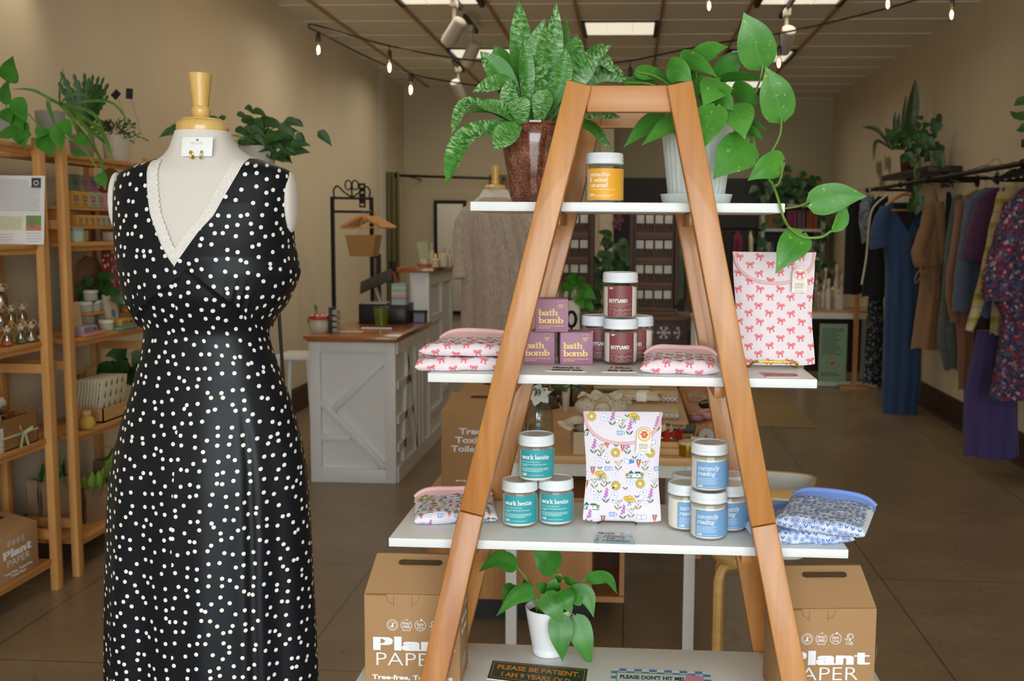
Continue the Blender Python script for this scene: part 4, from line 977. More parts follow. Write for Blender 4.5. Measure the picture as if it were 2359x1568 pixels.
SN = [((1208, 285), (1196, 2), 50, None, .0, 2.24, 2.24), ((1216, 282), (1207, 88), 40, None, .5, 2.19, 2.17), ((1225, 283), (1255, 42), 48, (1228, 150), -.2, 2.2, 2.18), ((1232, 283), (1281, 5), 46, (1268, 160), .25, 2.19, 2.2), ((1238, 283), (1287, 32), 40, (1262, 140), -.5, 2.25, 2.27),
      ((1200, 283), (1106, 118), 58, (1158, 185), .35, 2.2, 2.17), ((1206, 283), (1140, 104), 56, (1168, 170), -.3, 2.25, 2.27), ((1190, 283), (1088, 212), 48, (1165, 198), .9, 2.19, 2.14), ((1250, 284), (1330, 80), 52, (1312, 150), -.2, 2.26, 2.3), ((1246, 284), (1378, 126), 66, (1326, 165), .3, 2.22, 2.2),
      ((1255, 285), (1408, 102), 40, (1348, 140), .6, 2.24, 2.26), ((1190, 284), (1040, 310), 34, (1082, 238), .9, 2.2, 2.13), ((1196, 286), (1028, 425), 62, (1080, 318), .8, 2.17, 2.1), ((1195, 288), (1140, 345), 56, (1168, 310), .3, 2.13, 2.09), ((1192, 284), (1066, 258), 24, (1130, 256), .8, 2.24, 2.26),
      ((1268, 286), (1420, 168), 30, (1368, 138), .5, 2.28, 2.3), ((1272, 286), (1410, 346), 30, (1360, 286), .7, 2.24, 2.22), ((1270, 284), (1430, 270), 34, (1368, 256), .9, 2.29, 2.32), ((1262, 284), (1450, 185), 44, (1372, 168), .4, 2.3, 2.34), ((1222, 282), (1262, 60), 36, (1236, 150), .2, 2.27, 2.29),
      ((1205, 284), (1170, 180), 44, (1178, 240), -.2, 2.16, 2.13), ((1242, 284), (1304, 110), 44, (1290, 190), .1, 2.18, 2.16), ((1195, 284), (1095, 240), 36, (1150, 252), .6, 2.15, 2.1), ((1236, 282), (1302, 32), 26, (1296, 110), .9, 2.28, 2.32), ((1205, 284), (1188, 226), 50, None, .2, 2.14, 2.13), ((1240, 284), (1262, 205), 46, None, -.2, 2.16, 2.15)]
for bs, tp, w, mid, roll, Y0, Y1 in SN: pleaf(b, bs, tp, w*1.05, SWORD, Y0, Y1, mid, .38, roll, nt=18, curl=0)
o = b.build('leaves', SNAKE, t, smooth=80); o.location = -pc
# --- pothos in the white ribbed pot
pc = V((at(1604, 460, 2.23).x, 2.235, Z1)); r1 = sz(84, 2.23); r0 = sz(64, 2.23); zt = at(1604, 268, 2.235).z-Z1
WPOT = mat('white_ceramic', '#e6eeec', .3, spec=.5)
t = thing('trailing_pothos', 'trailing pothos with big green leaves in a white ribbed pot on the top shelf', 'potted plant', pc, 0, 'plants on the ladder shelf')
MB().lathe([(.001, .018), (r0*.97, .018), (r0, .022), (r1*.97, zt*.9), (r1, zt*.93), (r1, zt), (r1*.93, zt), (r1*.9, zt*.9), (.001, zt*.88)], n=120, flute=lambda a, z: 1+.018*cos(a*30) if .02 < z < zt*.92 else 1, mi=[0]*7+[1]).build('pot', [WPOT, SOIL], t)
rs = sz(83, 2.2); MB().lathe([(.001, .001), (rs*.9, .001), (rs*.93, .003), (rs, .022), (rs*.96, .022), (rs*.9, .006), (.001, .006)], n=48).build('saucer', WPOT, t)
b = MB(); bs_ = MB()
PL = [((1754, 152), (1713, 28), 84, .1, 2.2, 2.17), ((1800, 274), (1764, 153), 80, .3, 2.17, 2.15), ((1648, 245), (1600, 364), 76, .25, 2.1, 2.06), ((1726, 330), (1642, 413), 92, .1, 2.13, 2.08), ((1803, 372), (1722, 416), 62, -.3, 2.13, 2.11), ((1866, 468), (1998, 452), 68, .1, 2.12, 2.11), ((1848, 538), (1786, 630), 70, .1, 2.1, 2.07),
      ((1690, 245), (1716, 320), 76, -.2, 2.12, 2.07), ((1660, 190), (1620, 245), 72, .3, 2.14, 2.1), ((1600, 135), (1678, 108), 44, .3, 2.24, 2.2), ((1568, 128), (1655, 180), 40, .4, 2.22, 2.18), ((1540, 158), (1595, 190), 56, .1, 2.2, 2.17), ((1465, 165), (1545, 190), 36, .5, 2.25, 2.28), ((1590, 265), (1478, 335), 52, .5, 2.15, 2.09), ((1532, 262), (1436, 340), 46, .4, 2.2, 2.15),
      ((1652, 180), (1722, 120), 52, -.3, 2.26, 2.24), ((1660, 180), (1770, 186), 30, .8, 2.24, 2.2), ((1690, 205), (1752, 245), 46, .3, 2.22, 2.18), ((1628, 250), (1660, 300), 44, -.2, 2.17, 2.15), ((1545, 268), (1555, 312), 24, .2, 2.17, 2.14), ((1440, 190), (1520, 196), 26, .6, 2.28, 2.3), ((1700, 280), (1770, 300), 26, .9, 2.16, 2.12), ((1560, 190), (1620, 175), 30, .5, 2.26, 2.28), ((1650, 230), (1690, 255), 50, .2, 2.13, 2.1), ((1715, 300), (1758, 322), 26, .5, 2.14, 2.1), ((1570, 215), (1505, 205), 40, .6, 2.27, 2.3), ((1620, 215), (1660, 235), 44, .1, 2.17, 2.14), ((1600, 200), (1640, 212), 46, -.3, 2.2, 2.18)]
rr = random.Random(3); crown = at(1608, 262, 2.235)
for k, (bs, tp, w, roll, Y0, Y1) in enumerate(PL):
    pleaf(b, bs, tp, w*1.03, HEART, Y0, Y1, None, .16, roll, mi=0 if k < 14 else 1, back=.12)
    if k > 6:
        e = at(*bs, Y0); bs_.tube(cat_rom([crown+V((rr.uniform(-.03, .03), rr.uniform(-.03, .03), -.02)), crown.lerp(e, .55)+V((0, 0, .02)), e], 8), .0017, 6)
vine = lambda P, r=.0021: bs_.tube(cat_rom([at(*p) for p in P], 26), r, 7)
vine([(1712, 255, 2.2), (1740, 210, 2.2), (1752, 180, 2.19), (1757, 150, 2.19)]); vine([(1690, 262, 2.2), (1730, 230, 2.2), (1745, 205, 2.2)], .002)
vine([(1801, 272, 2.16), (1797, 310, 2.15), (1780, 345, 2.14), (1755, 375, 2.14)]); vine([(1755, 375, 2.14), (1745, 378, 2.145), (1730, 300, 2.17), (1690, 262, 2.2)], .0018)
vine([(1778, 418, 2.12), (1790, 450, 2.07), (1805, 500, 2.06), (1816, 522, 2.08)], .0026); vine([(1801, 372, 2.13), (1800, 405, 2.12), (1790, 426, 2.11), (1776, 420, 2.12), (1752, 376, 2.14)], .0018)
vine([(1810, 480, 2.07), (1842, 474, 2.09), (1866, 463, 2.11)], .002); vine([(1816, 522, 2.08), (1848, 545, 2.09), (1890, 546, 2.09), (1915, 532, 2.1)], .0026)
pleaf(b, (1916, 534), (1946, 470), 34, OVAL, 2.1, 2.12, (1938, 508), .3, .3, mi=0)
o = b.build('leaves', [POTH, POTHD], t, smooth=80); o.location = -pc; o = bs_.build('stems', STEM, t); o.location = -pc
# --- small pothos cutting in a white paper cup on the lowest shelf
Yp = .5*0+2.17; pc = atz(1262, 1515, Z4); pc = V((pc.x, pc.y+.03, Z4)); Yp = pc.y
r1 = sz(57, Yp); r0 = sz(38, Yp); zt = at(1262, 1396, Yp).z-Z4
t = thing('small_pothos', 'small pothos cutting in a plain white cup on the lowest visible shelf', 'potted plant', pc, 0, 'plants on the ladder shelf')
MB().lathe([(.001, .001), (r0*.95, .001), (r0, .004), (r0*1.03, .014), (r0*.99, .017), (r0*1.08, .022), (r1, zt), (r1*.97, zt+.001), (r1*.95, zt*.97), (r1*.9, zt*.86), (.001, zt*.84)], n=56, flute=lambda a, z: 1+.012*cos(a*56) if z < .015 else 1, mi=[0]*9+[1]).build('cup', [mat('cup_white', '#eef0f1', .5), SOIL], t)
b = MB(); s_ = MB(); crown = at(1255, 1420, Yp)
PS = [((1190, 1305), (1102, 1317), 50, (1146, 1288), .5, .0), ((1283, 1310), (1226, 1262), 66, None, .2, -.01), ((1228, 1362), (1142, 1420), 46, (1190, 1372), .3, -.04), ((1255, 1368), (1298, 1438), 56, None, .1, -.05), ((1272, 1372), (1280, 1330), 36, None, .3, .0), ((1292, 1362), (1316, 1412), 52, None, -.2, -.05), ((1350, 1334), (1422, 1368), 34, (1398, 1330), .5, .02), ((1312, 1372), (1368, 1422), 52, (1350, 1372), .2, -.02), ((1326, 1418), (1362, 1540), 58, None, .1, -.03), ((1290, 1418), (1296, 1524), 60, None, -.1, -.06), ((1180, 1345), (1158, 1388), 30, None, .3, .01), ((1205, 1345), (1228, 1360), 28, None, .3, .02), ((1284, 1342), (1292, 1320), 18, None, .2, .02), ((1300, 1336), (1332, 1350), 24, None, .6, .01), ((1320, 1366), (1325, 1340), 18, None, .4, .02), ((1265, 1365), (1232, 1345), 30, None, .4, .01)]
for bs, tp, w, mid, roll, dy in PS:
    pleaf(b, bs, tp, w*1.02, HEART, Yp+dy, Yp+dy-.015, mid, .15, roll, back=.08)
    e = at(*bs, Yp+dy); s_.tube(cat_rom([crown+V((rr.uniform(-.02, .02), rr.uniform(-.015, .015), -.02)), crown.lerp(e, .6)+V((0, 0, .012)), e], 8), .0016, 6)
o = b.build('leaves', POTHD, t, smooth=80); o.location = -pc; o = s_.build('stems', STEM, t); o.location = -pc
# ================================================================ dress form in front with polka-dot dress
YD = 2.25
def prof_tab(T):      # pixel rows -> half-width/centre functions of z
    R = []
    for y, l, r in T:
        a, b = at(l, y, YD), at(r, y, YD); R.append(((a.z+b.z)/2, (a.x+b.x)/2, (b.x-a.x)/2))
    R.sort()
    def f(z):
        if z <= R[0][0]: return R[0][1:]
        for p, q in zip(R, R[1:]):
            if z <= q[0]:
                t = (z-p[0])/(q[0]-p[0]); return p[1]+(q[1]-p[1])*t, p[2]+(q[2]-p[2])*t
        return R[-1][1:]
    return f
def zof(y): return at(470, y, YD).z
def smooth_fn(f, h=.006):
    def g(z):
        a = [f(z+k*h) for k in (-2, -1, 0, 1, 2)]; return tuple(sum(v[i] for v in a)/5 for i in range(2))
    return g
TORSO = smooth_fn(prof_tab([(303, 410, 526), (318, 404, 531), (335, 399, 541), (352, 390, 560), (368, 374, 592), (380, 345, 622), (392, 305, 655), (404, 280, 672), (430, 271, 676), (480, 272, 672), (540, 279, 662), (620, 292, 655), (700, 318, 640), (770, 352, 606), (860, 345, 622), (1000, 335, 640), (1250, 345, 630)]), .004)
DRESS = smooth_fn(prof_tab([(366, 378, 591), (374, 352, 618), (384, 318, 648), (396, 291, 667), (412, 278, 672), (440, 273, 671), (517, 276, 667), (560, 280, 670), (600, 285, 678), (625, 289, 683), (650, 293, 675), (700, 307, 650), (735, 331, 620), (752, 342, 611), (772, 343, 611), (800, 339, 618), (850, 327, 636), (900, 315, 655), (960, 297, 672), (1000, 287, 682), (1050, 277, 693), (1100, 270, 700), (1200, 264, 707), (1320, 263, 712), (1568, 263, 723), (1900, 262, 738)]), .003)
def depth(z):
    y = pix((at(470, 800, YD).x, YD, z))[1]
    return interp([(300, .056), (345, .062), (372, .072), (400, .085), (470, .105), (590, .128), (680, .118), (760, .088), (860, .092), (960, .108), (1100, .125), (1400, .14), (2000, .16)])(max(300, min(2000, y)))
LINEN = mat('form_linen', '#ddd6cf', .8, sheen=.2, bump=.12, vs=520)
MAPLE = wood('form_maple', '#d8ab5c', '#ecc981', 2, .28, 55, .08, coat=.3)
cx0 = at(466, 700, YD).x
form = thing('dress_form', 'white linen dress form with turned wooden neck cap, wearing the polka-dot dress', 'dress form', (cx0, YD, 0)); fo = V(form.location)
def ringp(f, z, a, grow=0, dk=1, e=2.3):
    c, hw = f(z); d = depth(z)*dk; ca, sa = cos(a), sin(a)
    r = (abs(ca)**e+abs(sa)**e)**(-1/e)
    return V((c+(hw+grow)*r*ca, YD+(d+grow)*r*sa, z))
b = MB(); z0, z1 = zof(1250), zof(303)
b.grid(lambda u, v: ringp(TORSO, z0+(z1-z0)*v, 2*pi*u, 0, .96 if z0+(z1-z0)*v > zof(780) else .85)-fo, 56, 120, closed_u=True)
n = 56; b.f.append([120*n+k for k in range(n)]); b.m.append(0)
for px, s in ((265, -1), (676, 1)):     # arm stumps
    c = at(px+(6 if s < 0 else -6), 466, YD)-fo; top = sz(62, YD)
    b.sphere(c+V((0, .0, 0)), (sz(15, YD), .036, sz(70, YD)), 0, 20, 14, None)
b.build('torso', LINEN, form, smooth=60)
nb = at(466, 300, YD); k = sz(1, YD); H = lambda y: nb.z+(300-y)*k
MB().lathe([(.001, H(303)), (57*k, H(303)), (58*k, H(296)), (57*k, H(287)), (53*k, H(280)), (45*k, H(276.5)), (44*k, H(274)), (.001, H(274))], (nb.x-fo.x, 0, 0), 48).build('neck_cap', MAPLE, form)
MB().lathe([(.001, H(275)), (16*k, H(275)), (19.5*k, H(268)), (21.5*k, H(258)), (21.5*k, H(252)), (19.5*k, H(247)), (17.5*k, H(245)), (19*k, H(235)), (26*k, H(174)), (26.5*k, H(171.5)), (25.5*k, H(171)), (.001, H(171))], (at(462, 220, YD).x-fo.x, 0, 0), 40).build('finial', MAPLE, form)
MB().tube([V((0, 0, .03)), V((0, 0, z0+.1))], .016, 16).build('stand_pole', MAPLE, form)
b = MB()
for k3 in range(3):
    a = 2*pi*k3/3+.5; b.tube(cat_rom([(0, 0, .12), (.12*cos(a), .12*sin(a), .09), (.24*cos(a), .24*sin(a), .02)], 10), .016, 10)
b.build('stand_foot', MAPLE, form)
# ---- the dress
def m_dots():
    t = NT('polka_satin'); tc = t.new('ShaderNodeTexCoord'); vo = t.new('ShaderNodeTexVoronoi', voronoi_dimensions='2D', feature='F1', Scale=40.0, Randomness=.72)
    t.link(tc.outputs['UV'], vo.inputs['Vector']); f = t.ramp(vo.outputs['Distance'], [(.168, 1.0), (.182, 0.0)])
    mx = t.new('ShaderNodeMix', data_type='RGBA'); t.link(f, mx.inputs[0]); mx.inputs[6].default_value = (.0075, .009, .0125, 1); mx.inputs[7].default_value = rgb('#f0f0e8'); t.link(mx.outputs[2], t.b.inputs['Base Color'])
    t.set(Roughness=.4, Specular_IOR_Level=.2); return t.m
DOTS = m_dots()
VB = zof(610); VL = [(zof(y), x) for y, x in ((612, 457), (608, 455.5), (555, 424), (494, 398), (437, 386), (400, 381), (372, 380), (366, 380))]; VRr = [(zof(y), x) for y, x in ((612, 457), (608, 458.5), (533, 507), (498, 536), (437, 564), (400, 581), (373, 589), (366, 590))]
def vedge(T, z):
    for (za, xa), (zb, xb) in zip(T, T[1:]):
        if z <= zb: return at(xa+(xb-xa)*(z-za)/(zb-za), 500, YD).x
    return at(T[-1][1], 400, YD).x
def ang_for_x(z, x, e=2.3):        # front-surface angle (from the front centre) at which the ring passes x
    c, hw = DRESS(z); q = max(-1, min(1, (x-c)/hw))
    lo, hi = -pi, 0
    for _ in range(40):
        m = (lo+hi)/2
        if (ringp(DRESS, z, m).x-c)/hw < q: lo = m
        else: hi = m
    return (lo+hi)/2
def seam(a):       # height of the under-bust seam round the front
    x = cos(a)
    if sin(a) > 0: return zof(752)
    s = abs(x); return zof(612)+(zof(752)-zof(612))*min(1, (s/.97)**(.8 if x < 0 else .95))
NA, N1, N2, N3 = 168, 64, 26, 110; zt, zb = zof(367), zof(1760); xm = at(457, 612, YD).x
aM = ang_for_x(VB, xm); rows = []
def dpoint(z, a, low):
    p = ringp(DRESS, z, a, .0035); dz = z-seam(a); off = 0; front = sin(a) < .25
    if front:
        if not low: off += (.0075*math.exp(-dz/.05)*min(1, abs(cos(a))*3)+.0035*sin(a*58)*math.exp(-((dz-.015)/.03)**2)*math.exp(-((abs(cos(a))-.62)/.2)**2)) if z < VB+.02 or abs(cos(a)) > .05 else 0
        else: off -= .0015*math.exp(dz/.02)
    drop = max(0, zof(830)-z); off += min(.010, drop*.017)*(.55*cos(5*a+.6)+.45*cos(9*a+2.1)+.35*cos(14*a+.4))
    if drop > .05: off -= min(.012, (drop-.05)*.05)*(math.exp(-((a+.95)/.05)**2)+.8*math.exp(-((a+2.05)/.06)**2))
    return p+V((cos(a), sin(a), 0))*off
for j in range(N1+N2+N3+1):
    row = []
    if j <= N1:
        z = zt+(VB-zt)*j/N1; a1, a0 = ang_for_x(z, vedge(VL, z)), ang_for_x(z, vedge(VRr, z))
    for k in range(NA+1):
        if j > N1: a0 = a1 = aM
        a = a0+(a1+2*pi-a0)*k/NA; sm = min(seam(a), VB-1e-4)
        if j > N1+N2: z = sm+(zb-sm)*((j-N1-N2)/N3)**1.1
        elif j > N1: z = VB+(sm-VB)*(j-N1)/N2
        row.append((dpoint(z, a, j > N1+N2), a))
    rows.append(row)
me_v = []; uvs = []
for row in rows:
    pts = [p for p, a in row]; cum = [0]
    for p, q in zip(pts, pts[1:]): cum.append(cum[-1]+(q-p).xy.length)
    mid = min(range(len(row)), key=lambda i: abs(row[i][1]-pi/2)); c0 = max(0, pts[0].x-xm); c1 = max(0, xm-pts[-1].x)
    for i, p in enumerate(pts):
        me_v.append(p); uvs.append((cum[i]+c0*1.02+40, p.z+3) if i <= mid else (cum[i]-cum[-1]-c1+40, p.z+3))
dress = thing('polka_dot_dress', 'long black sleeveless V-neck dress with white polka dots on the front dress form', 'dress', (cx0, YD, 0))
w1 = NA+1; NZ = N1+N2+N3
fs = [(j*w1+i, (j+1)*w1+i, (j+1)*w1+i+1, j*w1+i+1) for j in range(NZ) for i in range(NA)]
for nm, F in (('bodice', fs[:(N1+N2)*NA]), ('skirt', fs[(N1+N2)*NA:])):
    used = sorted({i for f in F for i in f}); ix = {v: i for i, v in enumerate(used)}
    m = MB(); m.add([me_v[i]-fo for i in used], [tuple(ix[i] for i in f) for f in F], 0, None, [uvs[i] for i in used]); m.build(nm, DOTS, dress, smooth=70)
# lace edging inside the V
LACE = NT('cream_lace'); _v = LACE.new('ShaderNodeTexVoronoi', Scale=320.0); LACE.link(LACE.coords(), _v.inputs['Vector']); LACE.link(LACE.ramp(_v.outputs['Distance'], [(.2, '#f1ede8'), (.6, '#ddd7d0')]), LACE.b.inputs['Base Color']); LACE.bump(_v.outputs['Distance'], .35, .001); LACE.set(Roughness=.85)
b = MB()
for T, s in ((VL, 1), (VRr, -1)):
    N = 150; vs = []
    for k in range(N+1):
        z = zof(371)+(zof(611)-zof(371))*k/N; x = vedge(T, z); wd = sz(23+3.5*abs(sin(k*.42)), YD)*min(1, max(.08, (z-VB)/.03))
        for q in (-.25, 0, .5, 1):
            xx = x+s*wd*q; a = ang_for_x(z, xx); p = ringp(DRESS, z, a, .0012 if q < 1 else .0006); vs.append(p-fo+V((0, -.0006, 0)))
    b.add(vs, [(j*4+i, j*4+i+1, (j+1)*4+i+1, (j+1)*4+i) for j in range(N) for i in range(3)], 0)
b.build('lace_trim', LACE.m, dress, smooth=60)
# earring card pinned at the neck
e0 = at(455.5, 338, YD-.068); t = thing('earring_card', 'white card with a pair of small gold hoop earrings pinned at the neck', 'earrings', e0+V((0, -.003, 0)))
w_, h_ = sz(73, 2.18), sz(46, 2.18); b = MB(); M = Matrix.Rotation(-.22, 4, 'X'); b.box((0, 0, 0), (w_, .0008, h_), 0, M, .0002)
A = Art(); A.serif('WILDFIRE', 0, .005, .0048, 1, 1, .75, .45, width=.0275, al='c'); A.arc(0, .0145, .0022, .0022, 0, 360, .001, 2, 1, 14); A.ell(0, .0145, .0018, .0018, 2, 1, 12)
A.put(b, lambda u, v, h: M @ V((u, -.0005-h, v)), .0002); b.build('card', [mat('card_white', '#f4f6f6', .5), mat('card_gold_print', '#cfc08f', .6), mat('pin_steel', '#a9b0b8', .3, .8)], t)
for s in (-1, 1):
    b = MB(); c = M @ V((s*.0088+.001, -.004, -h_/2+.002)); Q = [c+V((s*.0015*sin(a)-s*.002*cos(a)*0+s*.0025*(1-cos(a))*.5, .0045*cos(a)*.8, .0075*sin(a))) for a in (2*pi*k/28 for k in range(28))]
    b.tube(Q, .0019, 8, closed=True); b.build('hoop_earring', mat('earring_gold', '#e0b23c', .18, 1), t)
# ================================================================ pine shelving along the left wall
PINE = wood('pine', '#b57a3c', '#d9a25f', 2, .55, 30, .07, knots=True); PINEH = wood('pine_shelf', '#b47a3e', '#d79c58', 1, .55, 30, .07)
XF, XBk = atz(141, 1350, 0).x, -2.84     # front and wall-side posts
def pine_unit(label, y0, y1, zs, ztop, posts=True, pw=.046):
    t = thing('pine_shelving', label, 'shelving unit', ((XF+XBk)/2, (y0+y1)/2, 0), 0, 'pine shelving units'); o = V(t.location)
    for y in (y0, y1):
        for x in (XF, XBk): MB().box((x-o.x, y-o.y, ztop/2), (.034, pw, ztop), bev=.002).build('post', PINE, t)
        for z in (.25, ztop-.35, ztop*.5): b = MB(); b.box(((XF+XBk)/2-o.x, y-o.y, z), (XF-XBk-.036, pw*.6, .04)); b.build('side_rail', PINE, t)
    for z in zs:
        b = MB(); n = 4; wd = (XF-XBk-.01)/n
        for k in range(n): b.box((XBk+.005+wd*(k+.5)-o.x, 0, z-.011), (wd-.004, y1-y0-pw*1.02, .02), bev=.002)
        b.box((XF-.028-o.x, 0, z-.026), (.02, y1-y0-pw*1.02, .03)); b.build('shelf', PINEH, t)
    return t
ptz = lambda px, py, Y: at(px, py, Y).z
YA1 = floor_y = atz(147, 1352, 0).y-.02; YB0 = atz(180, 1325, 0).y; YB1 = YB0+.84; YA0 = YA1-.84
def zed(py, Y, px=140): return at(px, py, Y).z
za = [zed(y, YA1) for y in (1283, 1008, 785, 563)]; zb_ = [zed(y, YB0, 185) for y in (1250, 1000, 775, 0)][:3]+[]
zA_top = zed(318, YA1, 120)
zBs = [at(192, 1247, YB0).z, at(180, 1005, YB0).z, at(165, 783, YB0).z, at(160, 558, YB0).z, at(158, 480, YB0).z-.0, at(150, 350, YB0).z]
uA = pine_unit('pine shelving unit at far left holding bottles, gift box and notice', YA0, YA1, za+[zA_top-.03], zA_top)
uB = pine_unit('second pine shelving unit, nearest the dress form, with soaps and balm jars', YB0, YB1, zBs[:4]+zBs[5:], zBs[5]+.03)
# helper: place at the front lip of a shelf by pixel x
def onA(px, depth=.1, z=0):        # a spot on a shelf of height z behind pixel x
    X = XF-depth; Y = X*F_/1.0
    lo, hi = 2.5, 9
    for _ in range(40):
        m = (lo+hi)/2; q = pix((X, m, z))[0]
        if q < px: lo = m
        else: hi = m
    return V((X, (lo+hi)/2, z+.0004))
# notice on an acrylic stand
z = za[3]; c = onA(46, .05, za[3]); t = thing('notice_sheet', 'printed white notice sheet leaning on the top left shelf', 'notice', (c.x, c.y, z), 0)
w_, h_ = sz(108, c.y), sz(165, c.y); M = Matrix.Rotation(.18, 4, 'Z') @ Matrix.Rotation(-.16, 4, 'X')
b = MB(); b.box((0, 0, h_/2), (w_, .002, h_), 0, M); A = Art(); r = random.Random(2)
A.rect(w_*.22, h_*.82, w_*.42, h_*.97, 2, 1); A.arc(w_*.32, h_*.895, .009, .009, 0, 360, .003, 0, 2, 12)
for k in range(22):
    y = h_*(.93-.026*k)
    if k < 18 or k > 20: A.greek(-w_*.46, y, w_*(.62 if k < 4 else .86), h_*.009, 1, 1, r)
A.rect(w_*.12, h_*.2, w_*.44, h_*.42, 3, 2); A.rect(w_*.12, h_*.2, w_*.44, h_*.28, 4, 3); A.rect(w_*.19, h_*.24, w_*.32, h_*.39, 5, 4); A.rect(-w_*.5, h_*.2, w_*.08, h_*.42, 6, 2)
for k in range(7): A.greek(-w_*.47, h_*(.385-.027*k), w_*.5, h_*.009, 1, 3, r); A.greek(-w_*.45 if k % 2 else w_*.14, h_*(.16-.02*k), w_*.3, h_*.008, 4 if k % 2 else 1, 1, r)
A.put(b, lambda u, v, hh: M @ V((u, -.0012-hh, v)), .0004)
b.build('sheet', [mat('notice_paper', '#e4e2e0', .6), mat('notice_grey', '#9a9692', .7), mat('notice_dark', '#3a3a3a', .6), mat('notice_green', '#6f9a45', .6), mat('notice_salmon', '#c9785a', .6), mat('notice_jar', '#8a7a68', .6), mat('notice_cream', '#dfdcb4', .7)], t)
MB().box((0, .004, h_*.4), (w_*.9, .003, h_*.8), 0, M).build('stand', m_glass('notice_acrylic', '#e8eeee', .3), t)
# twine-tied bottles
TWINE = mat('twine', '#b89a6c', .9); BLAB = mat('bottle_label', '#c9bfa8', .7); BGL = m_glass('bottle_glass', '#d9d4c4', .4); CORK = mat('bottle_cap_pale', '#cfc4ae', .5)
LIQ = [mat('oil_amber', '#a8761e', .25), mat('oil_clear', '#8f8364', .25), mat('salt_grey', '#77705f', .6)]
def bottle(loc, liq, h, label, scale=1, seed=0):
    t = thing('corked_bottle', label, 'bottle', loc, 0, 'twine-tied bottles on the pine shelf'); r = .019*scale; rd_ = random.Random(seed)
    MB().lathe([(.001, 0), (r*.95, 0), (r, .004), (r, h*.5), (r*.82, h*.62), (r*.55, h*.68), (r*.55, h*.8)], n=16, caps=False).build('glass', BGL, t)
    MB().lathe([(.001, .002), (r*.93, .003), (r*.93, h*.38), (.001, h*.385)], n=16).build('filling', LIQ[liq], t)
    MB().lathe([(r*.62, h*.68), (r*.66, h*.86), (.001, h*.865)], n=16).build('paper_cap', CORK, t); MB().sphere((0, 0, h*.93), r*.36, 0, 10, 8).build('bead', CORK, t)
    b = MB()
    b.tube([(r*.7*cos(a), r*.7*sin(a), h*.7) for a in (2*pi*k/12 for k in range(12))], .0016, 5, closed=True)
    for s in (-1, 1):
        a = rd_.uniform(-.4, .4); b.tube(cat_rom([(0, -r*.7, h*.7), (s*r*.9, -r*.9, h*1.05), (s*r*1.7, -r*.7, h*(1.0+a*.3)), (s*r*1.2, -r*.9, h*.8), (0, -r*.8, h*.7), (s*r*.8, -r*1.1, h*.35), (s*r*(1.2+a), -r*1.1, h*.1)], 18), .0013, 5)
    b.build('twine', TWINE, t)
    f = cyl_fn(r+.0006); b = MB(); A = Art(); A.rect(-r*.9, h*.06, r*.9, h*.26, 0, 0, 6); A.put(b, f); b.build('paper_label', [BLAB, mat('bl_red', '#b5402f', .6), mat('bl_green', '#3f5f4a', .6), mat('bl_blue', '#4a5fa0', .6), mat('bl_gold', '#b8862f', .6)][seed % 5], t); return t
zs0 = za[2]; step = [(0, zs0), (1, zs0+.075), (2, zs0+.15), (3, zs0+.205)]
rk = thing('tiered_riser', 'small stepped pine riser carrying the twine-tied bottles', 'riser', (XF-.16, YA1-.3, zs0+.0004)); o = V(rk.location)
for k in range(1, 4): MB().box((XF-.04-.045*k-o.x, -.06, .075*k-.011), (.044, .46, .014), bev=.001).build('tier', PINEH, rk)
for y in (-.27, .16): MB().box((XF-.16-o.x, y, .07), (.03, .012, .14)).build('end_panel', PINEH, rk)
BT = [((18, 757), 0, 1, 1), ((49, 753), 0, 1, 2), ((73, 751), 0, 1, 2), ((95, 748), 0, 1, 1), ((60, 742), .04, 1, 2), ((3, 697), .085, 0, 3), ((27, 697), .085, 0, 4), ((53, 697), .085, 0, 4), ((4, 650), .13, 2, 1)]
for i, ((px, py), dp, liq, sd) in enumerate(BT):
    z = zs0 if dp < .06 else (zs0+.0714 if dp < .1 else zs0+.1464); p = onA(px, .04+dp, z)
    bottle(p, liq, .085 if dp < .1 else .1, ['clear twine-tied bottle with red label, front row left', 'twine-tied bottle with dark green label in the front row', 'clear twine-tied bottle with pale label, third in the front row', 'clear twine-tied bottle beside the pine post, front row right end', 'small twine-tied bottle behind the front row', 'amber twine-tied bottle at the left edge of the middle row', 'amber twine-tied bottle in the centre of the middle row', 'amber twine-tied bottle with big loops, middle row right end', 'large round twine-tied bottle on the upper tier at the left edge'][i], 1 if dp < .1 else 1.3, [1, 2, 0, 5, 10, 3, 4, 9, 15][i])
# gift box with ribbon on the second shelf
p = onA(96, .0, za[1]); GK = mat('gift_kraft', '#8a6236', .85, var=.05, vs=300); t = thing('gift_box', 'brown gift box with pale green ribbon bow and floral tissue on the left shelf', 'gift box', (XF-.14, p.y-.13, za[1]+.0004))
W2, D2, H2 = .24, .28, .13
b = MB(); b.box((0, 0, .002), (W2, D2, .004))
for s in (-1, 1): b.box((s*(W2/2-.002), 0, H2/2), (.004, D2, H2)); b.box((0, s*(D2/2-.002), H2/2), (W2, .004, H2))
b.build('carton', GK, t); MB().box((-W2/2-.004, 0, H2+.06), (.004, D2, .16)).build('lid_panel', GK, t)
SHR = mat('kraft_shred', '#94602c', .9); b = MB(); r = random.Random(8)
for k in range(90):
    c = V((r.uniform(-.1, .1), r.uniform(-.12, .12), H2-.01+r.uniform(-.01, .025))); d = rand_unit(r)*.022; b.tube(cat_rom([c-d, c+V((0, 0, .008)), c+d], 5), .0016, 4)
o = b.build('shredded_paper', SHR, t); o['kind'] = 'stuff'
